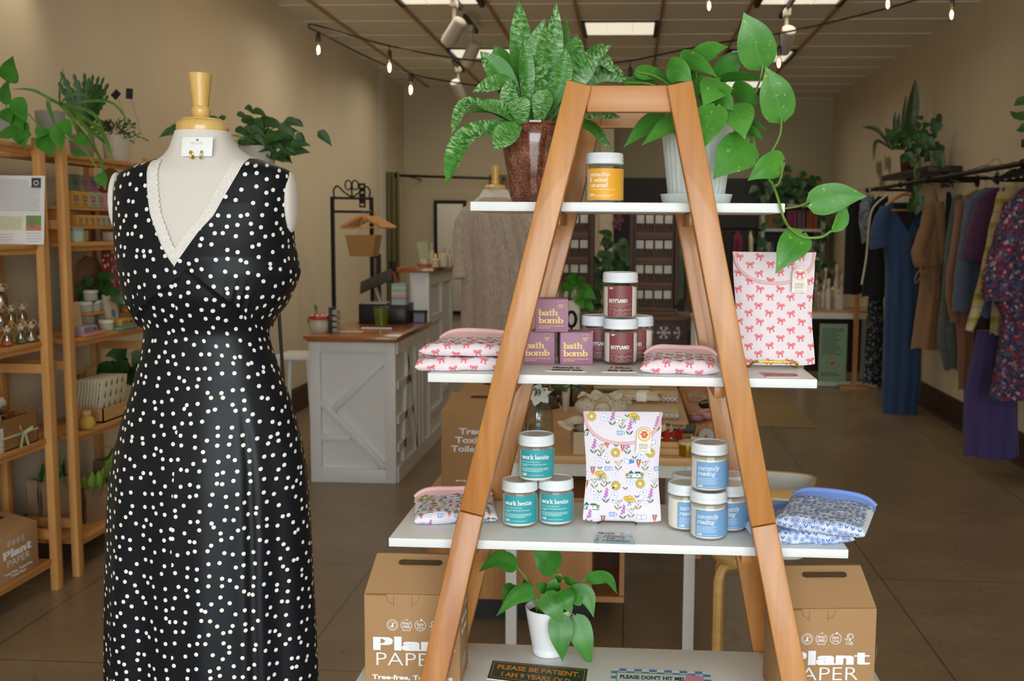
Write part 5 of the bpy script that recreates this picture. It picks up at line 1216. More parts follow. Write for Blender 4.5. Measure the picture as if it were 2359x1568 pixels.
FT = NT('floral_tissue'); v_ = FT.new('ShaderNodeTexVoronoi', Scale=60.0); FT.link(FT.coords(), v_.inputs['Vector']); FT.link(FT.ramp(v_.outputs['Distance'], [(.12, '#8a7f9a'), (.25, '#c7bcc0'), (.5, '#ded6d0')]), FT.b.inputs['Base Color']); FT = FT.m
MB().grid(lambda u, v: V((-.03+.02*sin(v*3), -.09+u*.22, H2+.0+.065*v*(1-.15*u)+.004*sin(u*14))), 16, 6).build('tissue', FT, t); MB().sphere((.05, -.1, H2+.0), (.05, .05, .045), 0, 12, 8).build('wrapped_soap', FT, t)
RB = mat('ribbon_sage', '#b9bf93', .35, sheen=.2); b = MB(); b.box((W2/2+.0015, 0, H2*.42), (.002, D2, .008)); x = W2/2+.006
for s in (-1, 1):
    b.grid(lambda u, v, s=s: V((x+.016*sin(pi*u), .02+s*(.002+.045*sin(pi*u*.9)), H2*.42+.035*sin(2*pi*u*.5)*(1 if s < 0 else .5)+(v-.5)*.016)), 12, 2)
    b.grid(lambda u, v, s=s: V((x+.004, .02+s*(.006+.03*u)+(v-.5)*.018, H2*.42-.075*u)), 6, 2)
b.build('ribbon', RB, t)
b = thing('tag_card', 'small floral gift card standing behind the gift box ribbon at the left edge', 'card', (XF-.02, p.y-.27, za[1]+.0004)); MB().box((0, 0, .05), (.003, .06, .1), bev=.001).build('card', FT, b)
# kraft toilet-paper box on the lowest shelf, side face towards the aisle
p = onA(98, .0, za[0]); t = kraft_box('kraft box with white print on the lowest left pine shelf', .3, .22, .2, V((XF-.01-.0, p.y-.16, za[0]+.0004)), pi/2, None, None, top=.03)
b = MB(); A = Art(); k = .95; w = .3
A.serif('Plant', -w/2+.05, .1, .030, 0, 1, 2.3, .9, width=.2, track=.5, serifs=0); A.sans('PAPER', -w/2+.075, .062, .03, 0, 1, -.01, width=.16); A.sans('Tree-free, Toxin-free', 0, .03, .011, 0, 1, .03, 'c', width=.2); A.sans('Toilet Paper', 0, .014, .011, 0, 1, .03, 'c', width=.11); icons(A, -.06, .158, .013, 0)
A.put(b, plane_fn((0, -.0004, 0), (1, 0, 0), (0, 0, 1)), .0003); b.build('printed_lettering', [KW, KLINE], t)
# crate-side shape and extra kraft carton deeper on shelf A
# ---- paper gift bags with green tissue
BAGK = mat('bag_kraft', '#8d7257', .85, var=.05, vs=60); TIS = mat('tissue_green', '#8fb04a', .7, var=.15, vs=25); TISD = mat('tissue_dark_green', '#4f7a35', .7, var=.15, vs=25)
def gift_bag(label, loc, w, d, h, rz, tm, seed, th_=.09):
    t = thing('gift_bag', label, 'gift bag', loc, rz, 'kraft gift bags with tissue'); r = random.Random(seed)
    b = MB(); n = 10
    def side(P, Q): b.grid(lambda u, v: V(P).lerp(V(Q), u)+V((0, 0, h*v))+V((0, .006*sin(v*7+u*3), 0)), 8, 8)
    a, c, e, f = (-w/2, -d/2, 0), (w/2, -d/2, 0), (w/2, d/2, 0), (-w/2, d/2, 0)
    side(a, c); side(e, f); m1, m2 = (w/2-.02, 0, 0), (-w/2+.02, 0, 0); side(c, m1); side(m1, e); side(f, m2); side(m2, a); b.box((0, 0, .001), (w, d, .002)); b.build('bag', BAGK, t, smooth=30)
    b = MB()
    for k in range(7):
        x = r.uniform(-w*.4, w*.4); y = r.uniform(-d*.35, d*.35); a = r.uniform(0, 6); hh = th_*r.uniform(.6, 1.2); q = r.uniform(.03, .055)
        b.grid(lambda u, v, x=x, y=y, a=a, hh=hh, q=q: V((x+cos(a)*(u-.5)*2*q*(1-.3*v)+.5*q*sin(3*u+v), y+sin(a)*(u-.5)*2*q*(1-.4*v)-.02*v, h-.05+(hh+.05)*v*(1-abs(u-.5)*.7)+.008*sin(u*13))), 6, 5)
    b.build('tissue', tm, t, smooth=25)
    b = MB(); b.tube(cat_rom([(-w*.2, d/2, h), (-w*.15, d/2, h+.05), (w*.15, d/2, h+.05), (w*.2, d/2, h)], 12), .002, 6); b.build('handle', BAGK, t); return t
zl = zBs[0]
gift_bag('kraft gift bag with bright lime tissue on the lowest shelf beside the dress', onA(215, .12, zl), .17, .1, .17, 1.2, TIS, 1)
gift_bag('kraft gift bag with dark green tissue leaning at the back of the lowest shelf', onA(268, .2, zl), .2, .1, .22, 1.3, TISD, 2)
gift_bag('kraft gift bag half hidden by the dress, green tissue on top', onA(292, .1, zl), .17, .1, .2, 1.25, TIS, 3)
gift_bag('grey kraft gift bag with green tissue seen between the pine posts', onA(125, .2, zl), .2, .1, .26, 1.2, TISD, 4)
# ---- unit B: cards, soaps, jars
z = zBs[1]; p = onA(235, .1, z); CR = wood('crate_ply', '#b98b52', '#d3a870', 1, .6, 40, .1); t = thing('card_crate', 'small plywood crate of folded dishcloths with tree pattern in front', 'card crate', p+V((-.02, .02, 0)))
b = MB(); b.box((0, 0, .004), (.19, .3, .008)); b.box((.092, 0, .035), (.006, .3, .07)); b.box((-.092, 0, .12), (.006, .3, .24)); b.box((0, -.147, .035), (.19, .006, .07)); b.box((0, .147, .035), (.19, .006, .07)); b.build('crate', CR, t)
b = MB(); A = Art(); A.sans('wet-it!', 0, .2, .032, 0, 1, .01, 'c', width=.14); A.put(b, plane_fn((-.0885, -.02, 0), (0, 1, 0), (0, 0, 1)), .0005); b.build('crate_lettering', mat('crate_ink', '#4a3a24', .8), t)
CLO = mat('cloth_cream', '#d9cfb4', .8); treeA = mat('print_tree_green', '#3f5c3a', .8); lav = mat('print_iris', '#6a6ab0', .8)
for k in range(9):
    x = -.07+.0155*k; tl = .12; q = thing('folded_dishcloth', ['plain cream folded dishcloth standing in the plywood crate', 'cream dishcloth with rows of dark green trees, front of the crate', 'cream dishcloth with purple iris spray, second from the front'][1 if k == 8 else 2 if k == 7 else 0], 'dishcloth', V(t.location)+V((x, 0, .0085)), 0, 'folded dishcloths in the plywood crate' if k < 7 else 'printed dishcloths in the plywood crate')
    M = Matrix.Rotation(.14, 4, 'Y'); b = MB(); b.box((0, 0, .1), (.007, .26, .2), 0, M, .003)
    b.build('cloth', CLO, q); 
    if k >= 7:
        A = Art()
        if k == 8:
            for i in range(4):
                for j in range(3): u, v = -.085+.055*i, .055+.055*j; A.poly([(u-.009, v), (u+.009, v), (u, v+.036)], 0, 1); A.rect(u-.002, v-.006, u+.002, v, 0, 1)
        else:
            for i in range(9): A.ell(-.1+.012*sin(i*1.3), .04+.017*i, .011, .008, 1 if i % 2 else 0, 1, 8)
        b = MB(); A.put(b, lambda u, v, hh: M @ V((.0036+hh, u, v)), .0004); b.build('print', [treeA, lav], q)
STR = mat('straw_brush', '#c09a45', .9, var=.2, vs=200, bump=.5)
p = onA(200, .03, z); t = thing('scrub_brush', 'small round straw scrubbing brush beside the plywood crate', 'brush', p); MB().lathe([(.001, 0), (.034, .004), (.042, .025), (.034, .05), (.02, .062), (.018, .085), (.001, .088)], n=24).build('bristles', STR, t); MB().lathe([(.019, .062), (.024, .068), (.024, .08), (.019, .088), (.001, .088)], n=20).build('grip', CR, t)
# balm jars
BW = mat('balm_lid_white', '#d8d2c2', .45); BG = mat('balm_glass', '#b9b6a4', .15); BGR = mat('balm_label_green', '#a9b899', .6)
def balm(loc, label, root=None):
    if root: return dup(root, loc, None, label)
    t = thing('balm_jar', label, 'jar', loc, 0, 'white-lidded balm jars'); MB().lathe([(.001, 0), (.03, 0), (.033, .004), (.033, .034), (.029, .038), (.001, .038)], n=24).build('glass', BG, t); MB().lathe([(.035, .037), (.0355, .039), (.0355, .05), (.033, .053), (.001, .053)], n=24).build('lid', BW, t)
    b = MB(); A = Art(); A.rect(-.02, .006, .04, .031, 0, 0, 8); A.put(b, cyl_fn(.0334, -.3)); b.build('paper_label', BGR, t); return t
z = zBs[2]; zr = z+.09
rz_ = thing('plank_riser', 'little plank riser with grey block feet under the balm jars', 'riser', onA(215, .16, z)); MB().box((0, 0, .082), (.09, .24, .014), bev=.001).build('plank', PINEH, rz_)
for s in (-1, 1): MB().box((0, s*.085, .037), (.08, .06, .074), bev=.002).build('foot_block', mat('riser_block', '#a39786', .8), rz_)
q = balm(V(rz_.location)+V((.005, .0, .0895)), 'white-lidded balm jar in the middle of the riser row')
balm(V(rz_.location)+V((.005, -.08, .0895)), 'white-lidded balm jar at the left of the riser row', q); balm(V(rz_.location)+V((.0, .08, .0895)), 'white-lidded balm jar at the right of the riser row', q); balm(V(rz_.location)+V((.003, -.02, .1435)), 'white-lidded balm jar stacked above the riser row', q); balm(onA(245, .05, z), 'white-lidded balm jar standing alone at the shelf edge', q)
def carton(name, label, loc, d, col, rz=0, group=None, cat='box', art=None, mats=(), lean=0):
    t = thing(name, label, cat, loc, rz, group); M = Matrix.Rotation(lean, 4, 'Y'); MB().box((0, 0, d[2]/2), d, 0, M, .001).build('carton', mat('carton_'+col[1:], col, .65), t)
    if art: A = Art(); art(A, d[1], d[2]); b = MB(); A.put(b, lambda u, v, h: M @ V((d[0]/2+.0004+h, u, v)), .0004); b.build('front_print', list(mats), t)
    return t
DKP = mat('soap_print_dark', '#5a4a52', .7); TEALP = mat('soap_print_teal', '#3f8a94', .7)
lines = lambda A, w, h: [A.rect(-w*.42, h*(.2+.13*k), w*.1, h*(.25+.13*k), 0, 1) for k in range(5)]+[A.rect(w*.2, h*.3, w*.4, h*.7, 0, 1)]
drop = lambda A, w, h: [A.ell(0, h*.42, w*.22, h*.13, 0, 1, 14), A.greek(-w*.35, h*.8, w*.7, h*.03, 0, 1, rg)]
carton('soap_carton', 'flat lilac soap carton with printed panel at the shelf front', onA(197, .03, z+.012), (.05, .13, .034), '#a497a8', 0, 'soap cartons', art=lines, mats=[DKP])
carton('card_packet', 'flat pink packet under the lilac soap carton', onA(203, .04, z), (.08, .2, .011), '#d98a80', 0, 'soap cartons')
carton('tall_packet', 'tall cream packet with blue drop mark, leaning on the balm riser', onA(262, .1, z), (.02, .1, .17), '#c8b79a', 0, 'tall packets', art=drop, mats=[TEALP], lean=-.12)
carton('tall_packet', 'tall cream packet beside the near pine post', onA(176, .05, z), (.02, .1, .16), '#bfa582', 0, 'tall packets', lean=-.1)
carton('hang_packet', 'pale teal header packet behind the tall cream packet', onA(250, .17, z), (.02, .1, .2), '#86a9a4', 0, 'tall packets')
carton('soap_carton', 'flat mustard soap carton near the dress', onA(283, .05, z+.011), (.05, .13, .036), '#c39a45', 0, 'soap cartons', art=lines, mats=[DKP]); carton('card_packet', 'flat teal packet under the mustard carton', onA(285, .03, z), (.07, .2, .010), '#5f9a94', 0, 'soap cartons')
carton('soap_carton', 'flat mauve soap carton beside the dress edge', onA(318, .05, z), (.05, .13, .04), '#b87a9a', 0, 'soap cartons'); carton('soap_carton', 'orange tilted soap carton at the back of the jar shelf', onA(290, .16, z+.06), (.06, .08, .06), '#c98a35', 0, 'soap cartons'); carton('kraft_tray', 'small kraft tray holding orange cartons behind the mustard carton', onA(276, .15, z), (.1, .17, .06), '#8f6a40', 0, None, 'tray')
# soap boxes in three rows higher up
SP = {'g': '#8d8d80', 'm': '#b0678d', 'y': '#cf9d3c', 's': '#a8ac94', 'p': '#d88a97', 'd': '#6d7d70'}; SPR = [mat('soap_print_red', '#b0503f', .7), mat('soap_print_blue', '#54629a', .7), mat('soap_print_green', '#4f6b4a', .7)]
bpart = lambda ci: (lambda A, w, h: [A.arc(-w*.12, h*.55, w*.13, h*.15, 0, 360, w*.07, ci, 1, 12), A.line([(-w*.26, h*.85), (-w*.26, h*.5)], w*.07, ci, 1), A.arc(w*.14, h*.55, w*.13, h*.15, 0, 360, w*.07, ci, 1, 12), A.line([(w*.0, h*.6), (w*.0, h*.25)], w*.07, ci, 1), A.greek(-w*.3, h*.14, w*.6, h*.05, ci, 1, rg)])
zt3, zt2 = zBs[4], zBs[3]
MB_ = thing('plank_riser', 'upper plank riser holding the soap cartons', 'riser', V((XF-.1, (YB0+YB1)/2, zt2+.0004)))
zs_hi = at(200, 477, YB0+.3).z; zs_md = at(200, 520, YB0+.3).z
MB().box((-.05, 0, zs_hi-zt2-.008), (.12, YB1-YB0-.12, .014), bev=.001).build('plank', PINEH, MB_); MB().box((.0, .05, zs_md-zt2-.008), (.09, YB1-YB0-.2, .014), bev=.001).build('plank', PINEH, MB_)
for s in (-1, 1): MB().box((-.05, s*.3, (zs_hi-zt2)/2-.008), (.1, .014, zs_hi-zt2-.016)).build('support', PINEH, MB_)
base = V((XF-.12, 0, 0))
def row(y0px, zz, cols, wid, hgt, xoff, what, start):
    p0 = onA(start, .12+xoff, zz).y
    for k, (c, ci) in enumerate(cols):
        nm = {'g': 'grey', 'm': 'mauve', 'y': 'yellow', 's': 'sage', 'p': 'pink', 'd': 'dark green'}[c]
        o1 = ['first', 'second', 'third', 'fourth', 'fifth', 'sixth', 'seventh', 'eighth'][k]
        carton('soap_box', f'{nm} soap box, {o1} from the near post, {what} row', V((XF-.12-xoff, p0+wid*(k+.5), zz+.0004)), (.06, wid-.002, hgt), SP[c], 0, f'soap boxes in the {what} row', art=bpart(ci), mats=SPR)
hw = .082
row(0, zs_hi+.0005, [('y', 1), ('y', 1), ('s', 0), ('s', 0), ('p', 0)], .078, .075, 0, 'middle', 152); row(0, zs_hi+.0765, [('d', 2), ('g', 0), ('m', 1)], .082, .075, 0, 'top', 150)
row(0, zs_md+.0005, [('y', 1), ('y', 1), ('y', 1), ('y', 1), ('s', 0), ('s', 2), ('p', 0), ('p', 0)], .054, .05, -.035, 'lower', 165)
p = onA(172, .05, zt2); t = thing('bath_salt_tub', 'pale mint tub with blue grey lid on the soap shelf', 'tub', p+V((0, .01, 0))); MB().lathe([(.001, 0), (.036, 0), (.036, .05), (.001, .05)], n=28).build('tub', mat('mint_tub', '#a9c4ad', .4), t); MB().lathe([(.038, .05), (.038, .065), (.001, .066)], n=28).build('lid', mat('tub_lid', '#8d9aa0', .4), t)
carton('small_card', 'small kraft card beside the mint tub', onA(196, .04, zt2), (.01, .05, .05), '#a98a5c', 0, None, 'card'); carton('small_card', 'pale small card stack at the right end of the soap shelf', onA(262, .08, zt2), (.06, .1, .045), '#b5a58a', 0, None, 'card')
# woven round basket and red-white textiles behind
t = thing('wicker_disc', 'round wicker basket lid standing behind the soap boxes', 'basket', onA(232, .26, zs_hi)+V((0, .12, .1))); MB().lathe([(.12, -.01), (.125, 0), (.12, .012), (.06, .006), (.001, .005)], (0, 0, 0), 32, 0, Matrix.Rotation(pi/2, 4, 'Y')).build('weave', mat('wicker_brown', '#7a5228', .85, var=.3, vs=300, bump=.6), t)
REDB = NT('red_white_fabric'); v_ = REDB.new('ShaderNodeTexVoronoi', Scale=28.0); REDB.link(REDB.coords(), v_.inputs['Vector']); REDB.link(REDB.ramp(v_.outputs['Distance'], [(.25, '#d9cdc4'), (.32, '#8f1f22')]), REDB.b.inputs['Base Color']); REDB = REDB.m
t = thing('hanging_textile', 'dark red and white printed textile hanging behind the soap shelves', 'textile', V((-2.72, YB1+.12, zBs[2]+.42))); MB().grid(lambda u, v: V((.012*sin(u*12), (u-.5)*.5, (v-.5)*.62)), 20, 4).build('cloth', REDB, t)
KB = mat('board_brown', '#8b6644', .85); t = thing('bear_board', 'brown scalloped-edge cardboard shape behind the balm jars', 'board', V((-2.76, YB1-.2, zBs[2]+.0004))); b = MB(); P = [(-.16, 0), (.16, 0), (.17, .12), (.15, .2), (.16, .27), (.1, .34), (.0, .36), (-.09, .33), (-.15, .25), (-.15, .1)]; b.prism(P, -.006, .006, 0, Matrix.Translation((0, 0, 0)) @ Matrix.Rotation(pi/2, 4, 'Z') @ Matrix.Rotation(pi/2, 4, 'X')); b.build('board', KB, t)
# ---- plants on and in the left shelving
def bush(mb, c, R, n, lsz, seed, prof=HEART, flat=.8, up=.35, mi=0, wr=.75, droop=.3, nt=7, face=True):
    r = random.Random(seed); c = V(c)
    for k in range(n):
        d = rand_unit(r); d.z = abs(d.z)*flat+up*r.random()-.1; p = c+V((d.x*R[0], d.y*R[1], d.z*R[2]))*r.uniform(.35, 1)
        dr = V((d.x+r.uniform(-.5, .5), d.y*.6+r.uniform(-.5, .5), -droop+r.uniform(-.5, .5))).normalized(); L = lsz*r.uniform(.7, 1.25)
        n_ = V((r.uniform(-.5, .5), -1 if face else r.uniform(-1, 1), r.uniform(.2, 1))).normalized()
        leaf_grid(mb, [p, p+dr*L*.5+V((0, 0, .1*L)), p+dr*L], L*wr, n_, prof, .2, 2, nt, mi)
def stems(mb, c, R, n, seed, r0=.003):
    r = random.Random(seed); c = V(c)
    for k in range(n):
        d = rand_unit(r); e = c+V((d.x*R[0], d.y*R[1], abs(d.z)*R[2])); mb.tube(cat_rom([c-V((0, 0, .04)), c.lerp(e, .5)+V((0, 0, .03)), e], 6), r0, 5)
def potted(name, label, loc, pot, pot_m, parts, group='plants on the pine shelving', ribs=0):
    t = thing(name, label, 'potted plant', loc, 0, group); r, h, r0 = pot
    MB().lathe([(.001, 0), (r0*.94, 0), (r0, .004), (r, h*.96), (r, h), (r*.92, h), (r*.9, h*.9), (.001, h*.88)], n=64 if ribs else 28, flute=(lambda a, z: 1+.02*cos(a*ribs)) if ribs else None, mi=[0]*6+[1]).build('pot', [pot_m, SOIL], t)
    for nm, fn, m in parts: b = MB(); fn(b); b.build(nm, m, t, smooth=80)
    return t
zt = zA_top+.003; Ya = 4.3; GREYP = mat('pot_grey', '#9a9a94', .5); CREAMP = mat('pot_cream_ribbed', '#cfc9b8', .5)
P0 = lambda px, py, Y: at(px, py, Y)
def vines(b, sb, o, segs, lw, seed, prof=HEART, roll=.2):
    r = random.Random(seed)
    for P in segs:
        C = cat_rom([at(*q)-o for q in P], 24); sb.tube(C, .0028, 5)
        for i in range(3, 25, 5):
            d = V((r.uniform(-.6, .6), r.uniform(-.3, .1), -.8)).normalized(); L = lw*r.uniform(.8, 1.2); leaf_grid(b, [C[i], C[i]+d*L*.5, C[i]+d*L], L*.8, V((r.uniform(-.4, .4), -1, .3)).normalized(), prof, .18, 2, 8)
loc = onA(118, .1, zt); to = V(loc)
t = potted('spider_plant', 'arching strap-leaved plant in a grey pot on top of the left shelving', loc, (sz(34, 4.45), sz(75, 4.45), sz(30, 4.45)), GREYP, [])
b = MB(); cr = at(138, 240, 4.45)
for tp, mid, w in (((148, 150), (140, 200), 8), ((25, 205), (80, 210), 9), ((205, 222), (170, 216), 9), ((265, 382), (230, 300), 10), ((250, 330), (215, 262), 9), ((190, 330), (165, 270), 12), ((262, 350), (232, 320), 9), ((225, 345), (195, 290), 9), ((130, 300), (112, 235), 12), ((300, 285), (250, 235), 8), ((240, 440), (228, 360), 8)):
    leaf_grid(b, [cr-to, at(*mid, 4.4)-to, at(*tp, 4.33)-to], sz(w, 4.4), V((.1, -1, .5)).normalized(), interp([(0, .6), (.3, 1), (.7, .8), (1, .05)]), .5, 1, 12)
b.build('leaves', m_leaf('strap_leaf', '#3c6320', '#5f8a34', amt=.95), t, smooth=80)
loc = onA(20, .12, zt); to = V(loc); t = potted('trailing_ivy', 'trailing heart-leaved plant hanging over the front of the left shelving', loc, (.07, .1, .055), GREYP, [])
b = MB(); sb = MB()
for bs, tp, w in (((20, 190), (30, 128), 50), ((10, 240), (18, 182), 34), ((35, 225), (62, 285), 40), ((12, 250), (25, 285), 40), ((40, 280), (58, 345), 48), ((95, 310), (125, 362), 46), ((128, 285), (142, 352), 36), ((145, 275), (165, 320), 28), ((175, 315), (205, 335), 28), ((28, 255), (55, 300), 38), ((228, 400), (245, 435), 30), ((170, 350), (200, 360), 20), ((5, 300), (20, 320), 40), ((105, 295), (85, 320), 34), ((60, 300), (40, 330), 36)):
    leaf_grid(b, [at(*bs, 4.2)-to, at((bs[0]+tp[0])/2, (bs[1]+tp[1])/2, 4.18)-to, at(*tp, 4.15)-to], sz(w, 4.2), V((.2, -1, .3)).normalized(), HEART, .18, 2, 10)
for P in ([(30, 300, 4.3), (60, 260, 4.22), (100, 300, 4.2), (180, 330, 4.2), (228, 395, 4.22)], [(30, 300, 4.3), (15, 250, 4.25), (20, 190, 4.2)]): sb.tube(cat_rom([at(*q)-to for q in P], 20), .003, 5)
b.build('leaves', POTHD, t, smooth=80); sb.build('stems', STEM, t)
loc = onA(270, .1, zBs[5]+.003); to = V(loc); t = potted('herb_pot', 'bushy herb in a white ribbed pot with two black name tags on sticks', loc, (sz(33, 4.95), sz(64, 4.95), sz(29, 4.95)), CREAMP, [], ribs=24)
b = MB(); r = random.Random(4); c = V((0, 0, sz(62, 4.95)))
for k in range(34):
    a = r.uniform(0, 2*pi); e = V((cos(a)*r.uniform(.04, .17), sin(a)*.1, r.uniform(-.02, .07))); C = cat_rom([c, c+e*.5+V((0, 0, .03)), c+e], 8)
    for i in range(2, 9, 1):
        d = (e.normalized()+rand_unit(r)*.8).normalized(); L = .028; leaf_grid(b, [C[i], C[i]+d*L*.5, C[i]+d*L], L*.28, V((0, -1, .4)), OVAL, .2, 1, 4)
b.build('leaves', DARKL, t, smooth=80)
for px, py, rot in ((268, 218, pi/4), (299, 216, .08)):
    q = MB(); e = at(px, py, 4.93)-to; q.tube([c+V((e.x*.6, 0, -.02)), e], .0022, 5); q.build('stick', CREAMP, t)
    q = MB(); q.box(e+V((0, -.004, 0)), (sz(16, 4.93), .002, sz(24 if rot < .5 else 20, 4.93)), 0, None); M = Matrix.Translation(e) @ Matrix.Rotation(rot, 4, 'Y') @ Matrix.Translation(-e)
    q.v = [M @ v for v in q.v]; q.build('name_tag', mat('tag_black', '#16151c', .6), t)
loc = onA(190, .2, zBs[5]+.003); to = V(loc); t = potted('fern_cactus', 'dark jagged-leaved plant behind the arching strap plant', loc, (.06, .12, .05), GREYP, [])
b = MB(); r = random.Random(6); c = V((at(200, 300, 4.85)-to))
for px, py in ((140, 165), (170, 170), (195, 168), (215, 172), (240, 178), (250, 192), (135, 190), (160, 200), (250, 220), (205, 178), (228, 176), (180, 185), (150, 215), (235, 205)):
    e = at(px, py, 4.83)-to
    leaf_grid(b, [c, c.lerp(e, .5)+V((0, 0, .01)), e], sz(22, 4.85), V((r.uniform(-.3, .3), -1, .2)).normalized(), lambda t: (.25+.75*sin(pi*min(1, t*1.02))**.7)*(.75+.25*cos(t*40)), .2, 1, 28)
b.build('leaves', DARKL, t, smooth=80)
# fern behind the dress form
loc = V((0, 0, 0)); t = thing('leafy_houseplant', 'dense dark leafy plant in a pale pot behind the dress form shoulder', 'potted plant', loc, 0, 'plants on the pine shelving')
Yp = 5.1; loc = V((at(595, 390, Yp).x, Yp, 0)); tl = thing('plant_stand', 'slim dark plant stand behind the dress form', 'plant stand', loc); zz = at(595, 400, Yp).z
for k in range(3): a = 2*pi*k/3; MB().tube([(.14*cos(a), .14*sin(a), 0), (.06*cos(a), .06*sin(a), zz-.02)], .009, 8).build('leg', TBk, tl)
MB().lathe([(.001, zz-.02), (.1, zz-.02), (.1, zz-.003), (.001, zz-.003)], n=24).build('stand_top', TBk, tl)
t.location = (loc.x, loc.y, zz); to = V(t.location)
MB().lathe([(.001, 0), (.07, 0), (sz(44, Yp), sz(62, Yp)), (sz(40, Yp), sz(62, Yp)), (.001, sz(52, Yp))], n=28).build('pot', mat('pot_pale_grey', '#b5b0a6', .6), t)
b = MB(); r = random.Random(12)
for px, py in [(r.gauss(582, 42), r.gauss(312, 26)) for _ in range(95)]+[(520, 268), (545, 262), (560, 275), (600, 305), (630, 320), (650, 340), (664, 352), (640, 355), (620, 345), (505, 280), (412, 292), (410, 300), (575, 330), (655, 330)]:
    if py > 365 or px < 500 and px > 425: continue
    p = at(px, py, Yp+r.uniform(-.12, .1))-to; d = V((.7 if px > 540 else -.5, r.uniform(-.3, .1), -.5+r.uniform(-.4, .6))).normalized(); L = r.uniform(.06, .11); leaf_grid(b, [p, p+d*L*.5+V((0, 0, .008)), p+d*L], L*.5, V((r.uniform(-.4, .4), -1, .5)).normalized(), HEART, .25, 2, 7)
b.build('leaves', DARKL, t, smooth=80); b = MB(); stems(b, at(590, 345, Yp)-to, (.2, .1, .15), 14, 3); b.build('stems', STEM, t)
# plant beside the balm jars and foliage behind the crate
loc = onA(195, .24, zBs[2])+V((0, .0, 0)); t = potted('rubber_plant', 'round-leaved green plant behind the balm jars', loc, (.05, .08, .045), GREYP, [('leaves', lambda b: bush(b, (.06, .0, .14), (.08, .13, .14), 22, .1, 21), DARKL), ('stems', lambda b: stems(b, (0, 0, .08), (.08, .12, .12), 8, 2), STEM)])
loc = onA(265, .26, zBs[1]); t = potted('leafy_pot_plant', 'dark green leafy plant behind the dishcloth crate', loc, (.05, .08, .045), GREYP, [('leaves', lambda b: bush(b, (.06, .0, .14), (.08, .16, .14), 26, .12, 23), DARKL), ('stems', lambda b: stems(b, (0, 0, .08), (.08, .15, .12), 8, 2), STEM)])
# ================================================================ cash counter and what stands on it
CW = mat('counter_white', '#e8e8e6', .5, bump=.02); CWD = wood('counter_top_wood', '#8a4f22', '#b8783f', 0, .22, 22, .06, coat=.3)
y0 = atz(815, 1111, 0).y; x0, x1 = at(716, 1000, y0).x, at(913, 1000, y0).x; y1 = y0+1.08; y2 = y0+2.1
zc = at(815, 787, y0).z
ctr = thing('cash_counter', 'white panelled cash counter with wooden tops and diagonal trim boards', 'counter', ((x0+x1)/2, y0, 0)); co = V(ctr.location)
L = lambda x, y, z: V((x, y, z))-co
MB().box(L((x0+x1)/2, (y0+y1)/2+.01, zc/2), (x1-x0-.03, y1-y0-.02, zc)).build('body', CW, ctr)
zl = at(960, 627, y1).z; xl = x1-.15
MB().box(L((xl+x1)/2, (y1+y2)/2+.01, zl/2), (x1-xl-.03, y2-y1, zl)).build('ledge_wall', CW, ctr)
w = x1-x0; b = MB(); F = lambda px, py: at(px, py, y0)-co
b.box(L(x0+.035, y0+.005, zc/2), (.07, .03, zc), bev=.003); b.box(L(x1-.035, y0+.005, zc/2), (.07, .03, zc), bev=.003); b.box(L((x0+x1)/2, y0+.006, zc-.035), (w-.13, .028, .07), bev=.003); b.box(L((x0+x1)/2, y0+.006, .045), (w-.13, .028, .09), bev=.003)
for p, q in (((740, 925), (885, 1078)), ((766, 945), (889, 825)), ((738, 1008), (808, 1008))):
    b.beam(F(*p)+V((0, .006, 0)), F(*q)+V((0, .006, 0)), .024, .042, 0, V((0, 1, 0)), bev=.003)
b.build('front_trim', CW, ctr)
b = MB(); S = lambda y, z: L(x1-.004, y, z)
b.box(S((y0+y2)/2, .05), (.026, y2-y0-.05, .1)); b.box(S((y0+y1)/2, zc-.04), (.026, y1-y0-.05, .08)); b.box(S((y1+y2)/2, zl-.05), (.026, y2-y1, .09))
for y, zz in ((y0+.62, zc), (y0+.74, zc), (y0+.86, zc), (y1+.02, zl), (y1+.55, zl), (y2-.04, zl)): b.box(S(y, zz/2), (.024, .06, zz))
for ya, yb, z in ((y0+.04, y0+.5, .62), (y0+.04, y0+.5, .4), (y0+.04, y0+.42, .22), (y1+.05, y1+.52, .95), (y1+.05, y1+.52, .55), (y1+.05, y1+.52, .25), (y1+.58, y2-.07, .7), (y1+.58, y2-.07, .35)): b.box(S((ya+yb)/2, z), (.024, yb-ya, .05))
b.beam(S(y0+.3, zc-.05), S(y0+.62, .1), .024, .05, 0, V((1, 0, 0))); b.beam(S(y0+.38, zc-.05), S(y0+.2, .1), .024, .05, 0, V((1, 0, 0)))
b.build('side_trim', CW, ctr)
xt0, xt1 = at(698, 770, y0-.06).x, at(915, 770, y0-.06).x; zt = zc+.038
b = MB(); b.box(L((xt0+xt1)/2, (y0-.06+y1)/2, zc+.026), (xt1-xt0, y1-y0+.06, .025), bev=.005); b.box(L((xt0+xt1)/2, (y0-.045+y1)/2, zc+.007), (xt1-xt0-.03, y1-y0+.04, .013)); b.build('wooden_top', CWD, ctr)
MB().box(L((xl+x1)/2-.01, (y1+y2)/2, zl+.018), (.27, y2-y1+.1, .036), bev=.005).build('wooden_ledge', CWD, ctr)
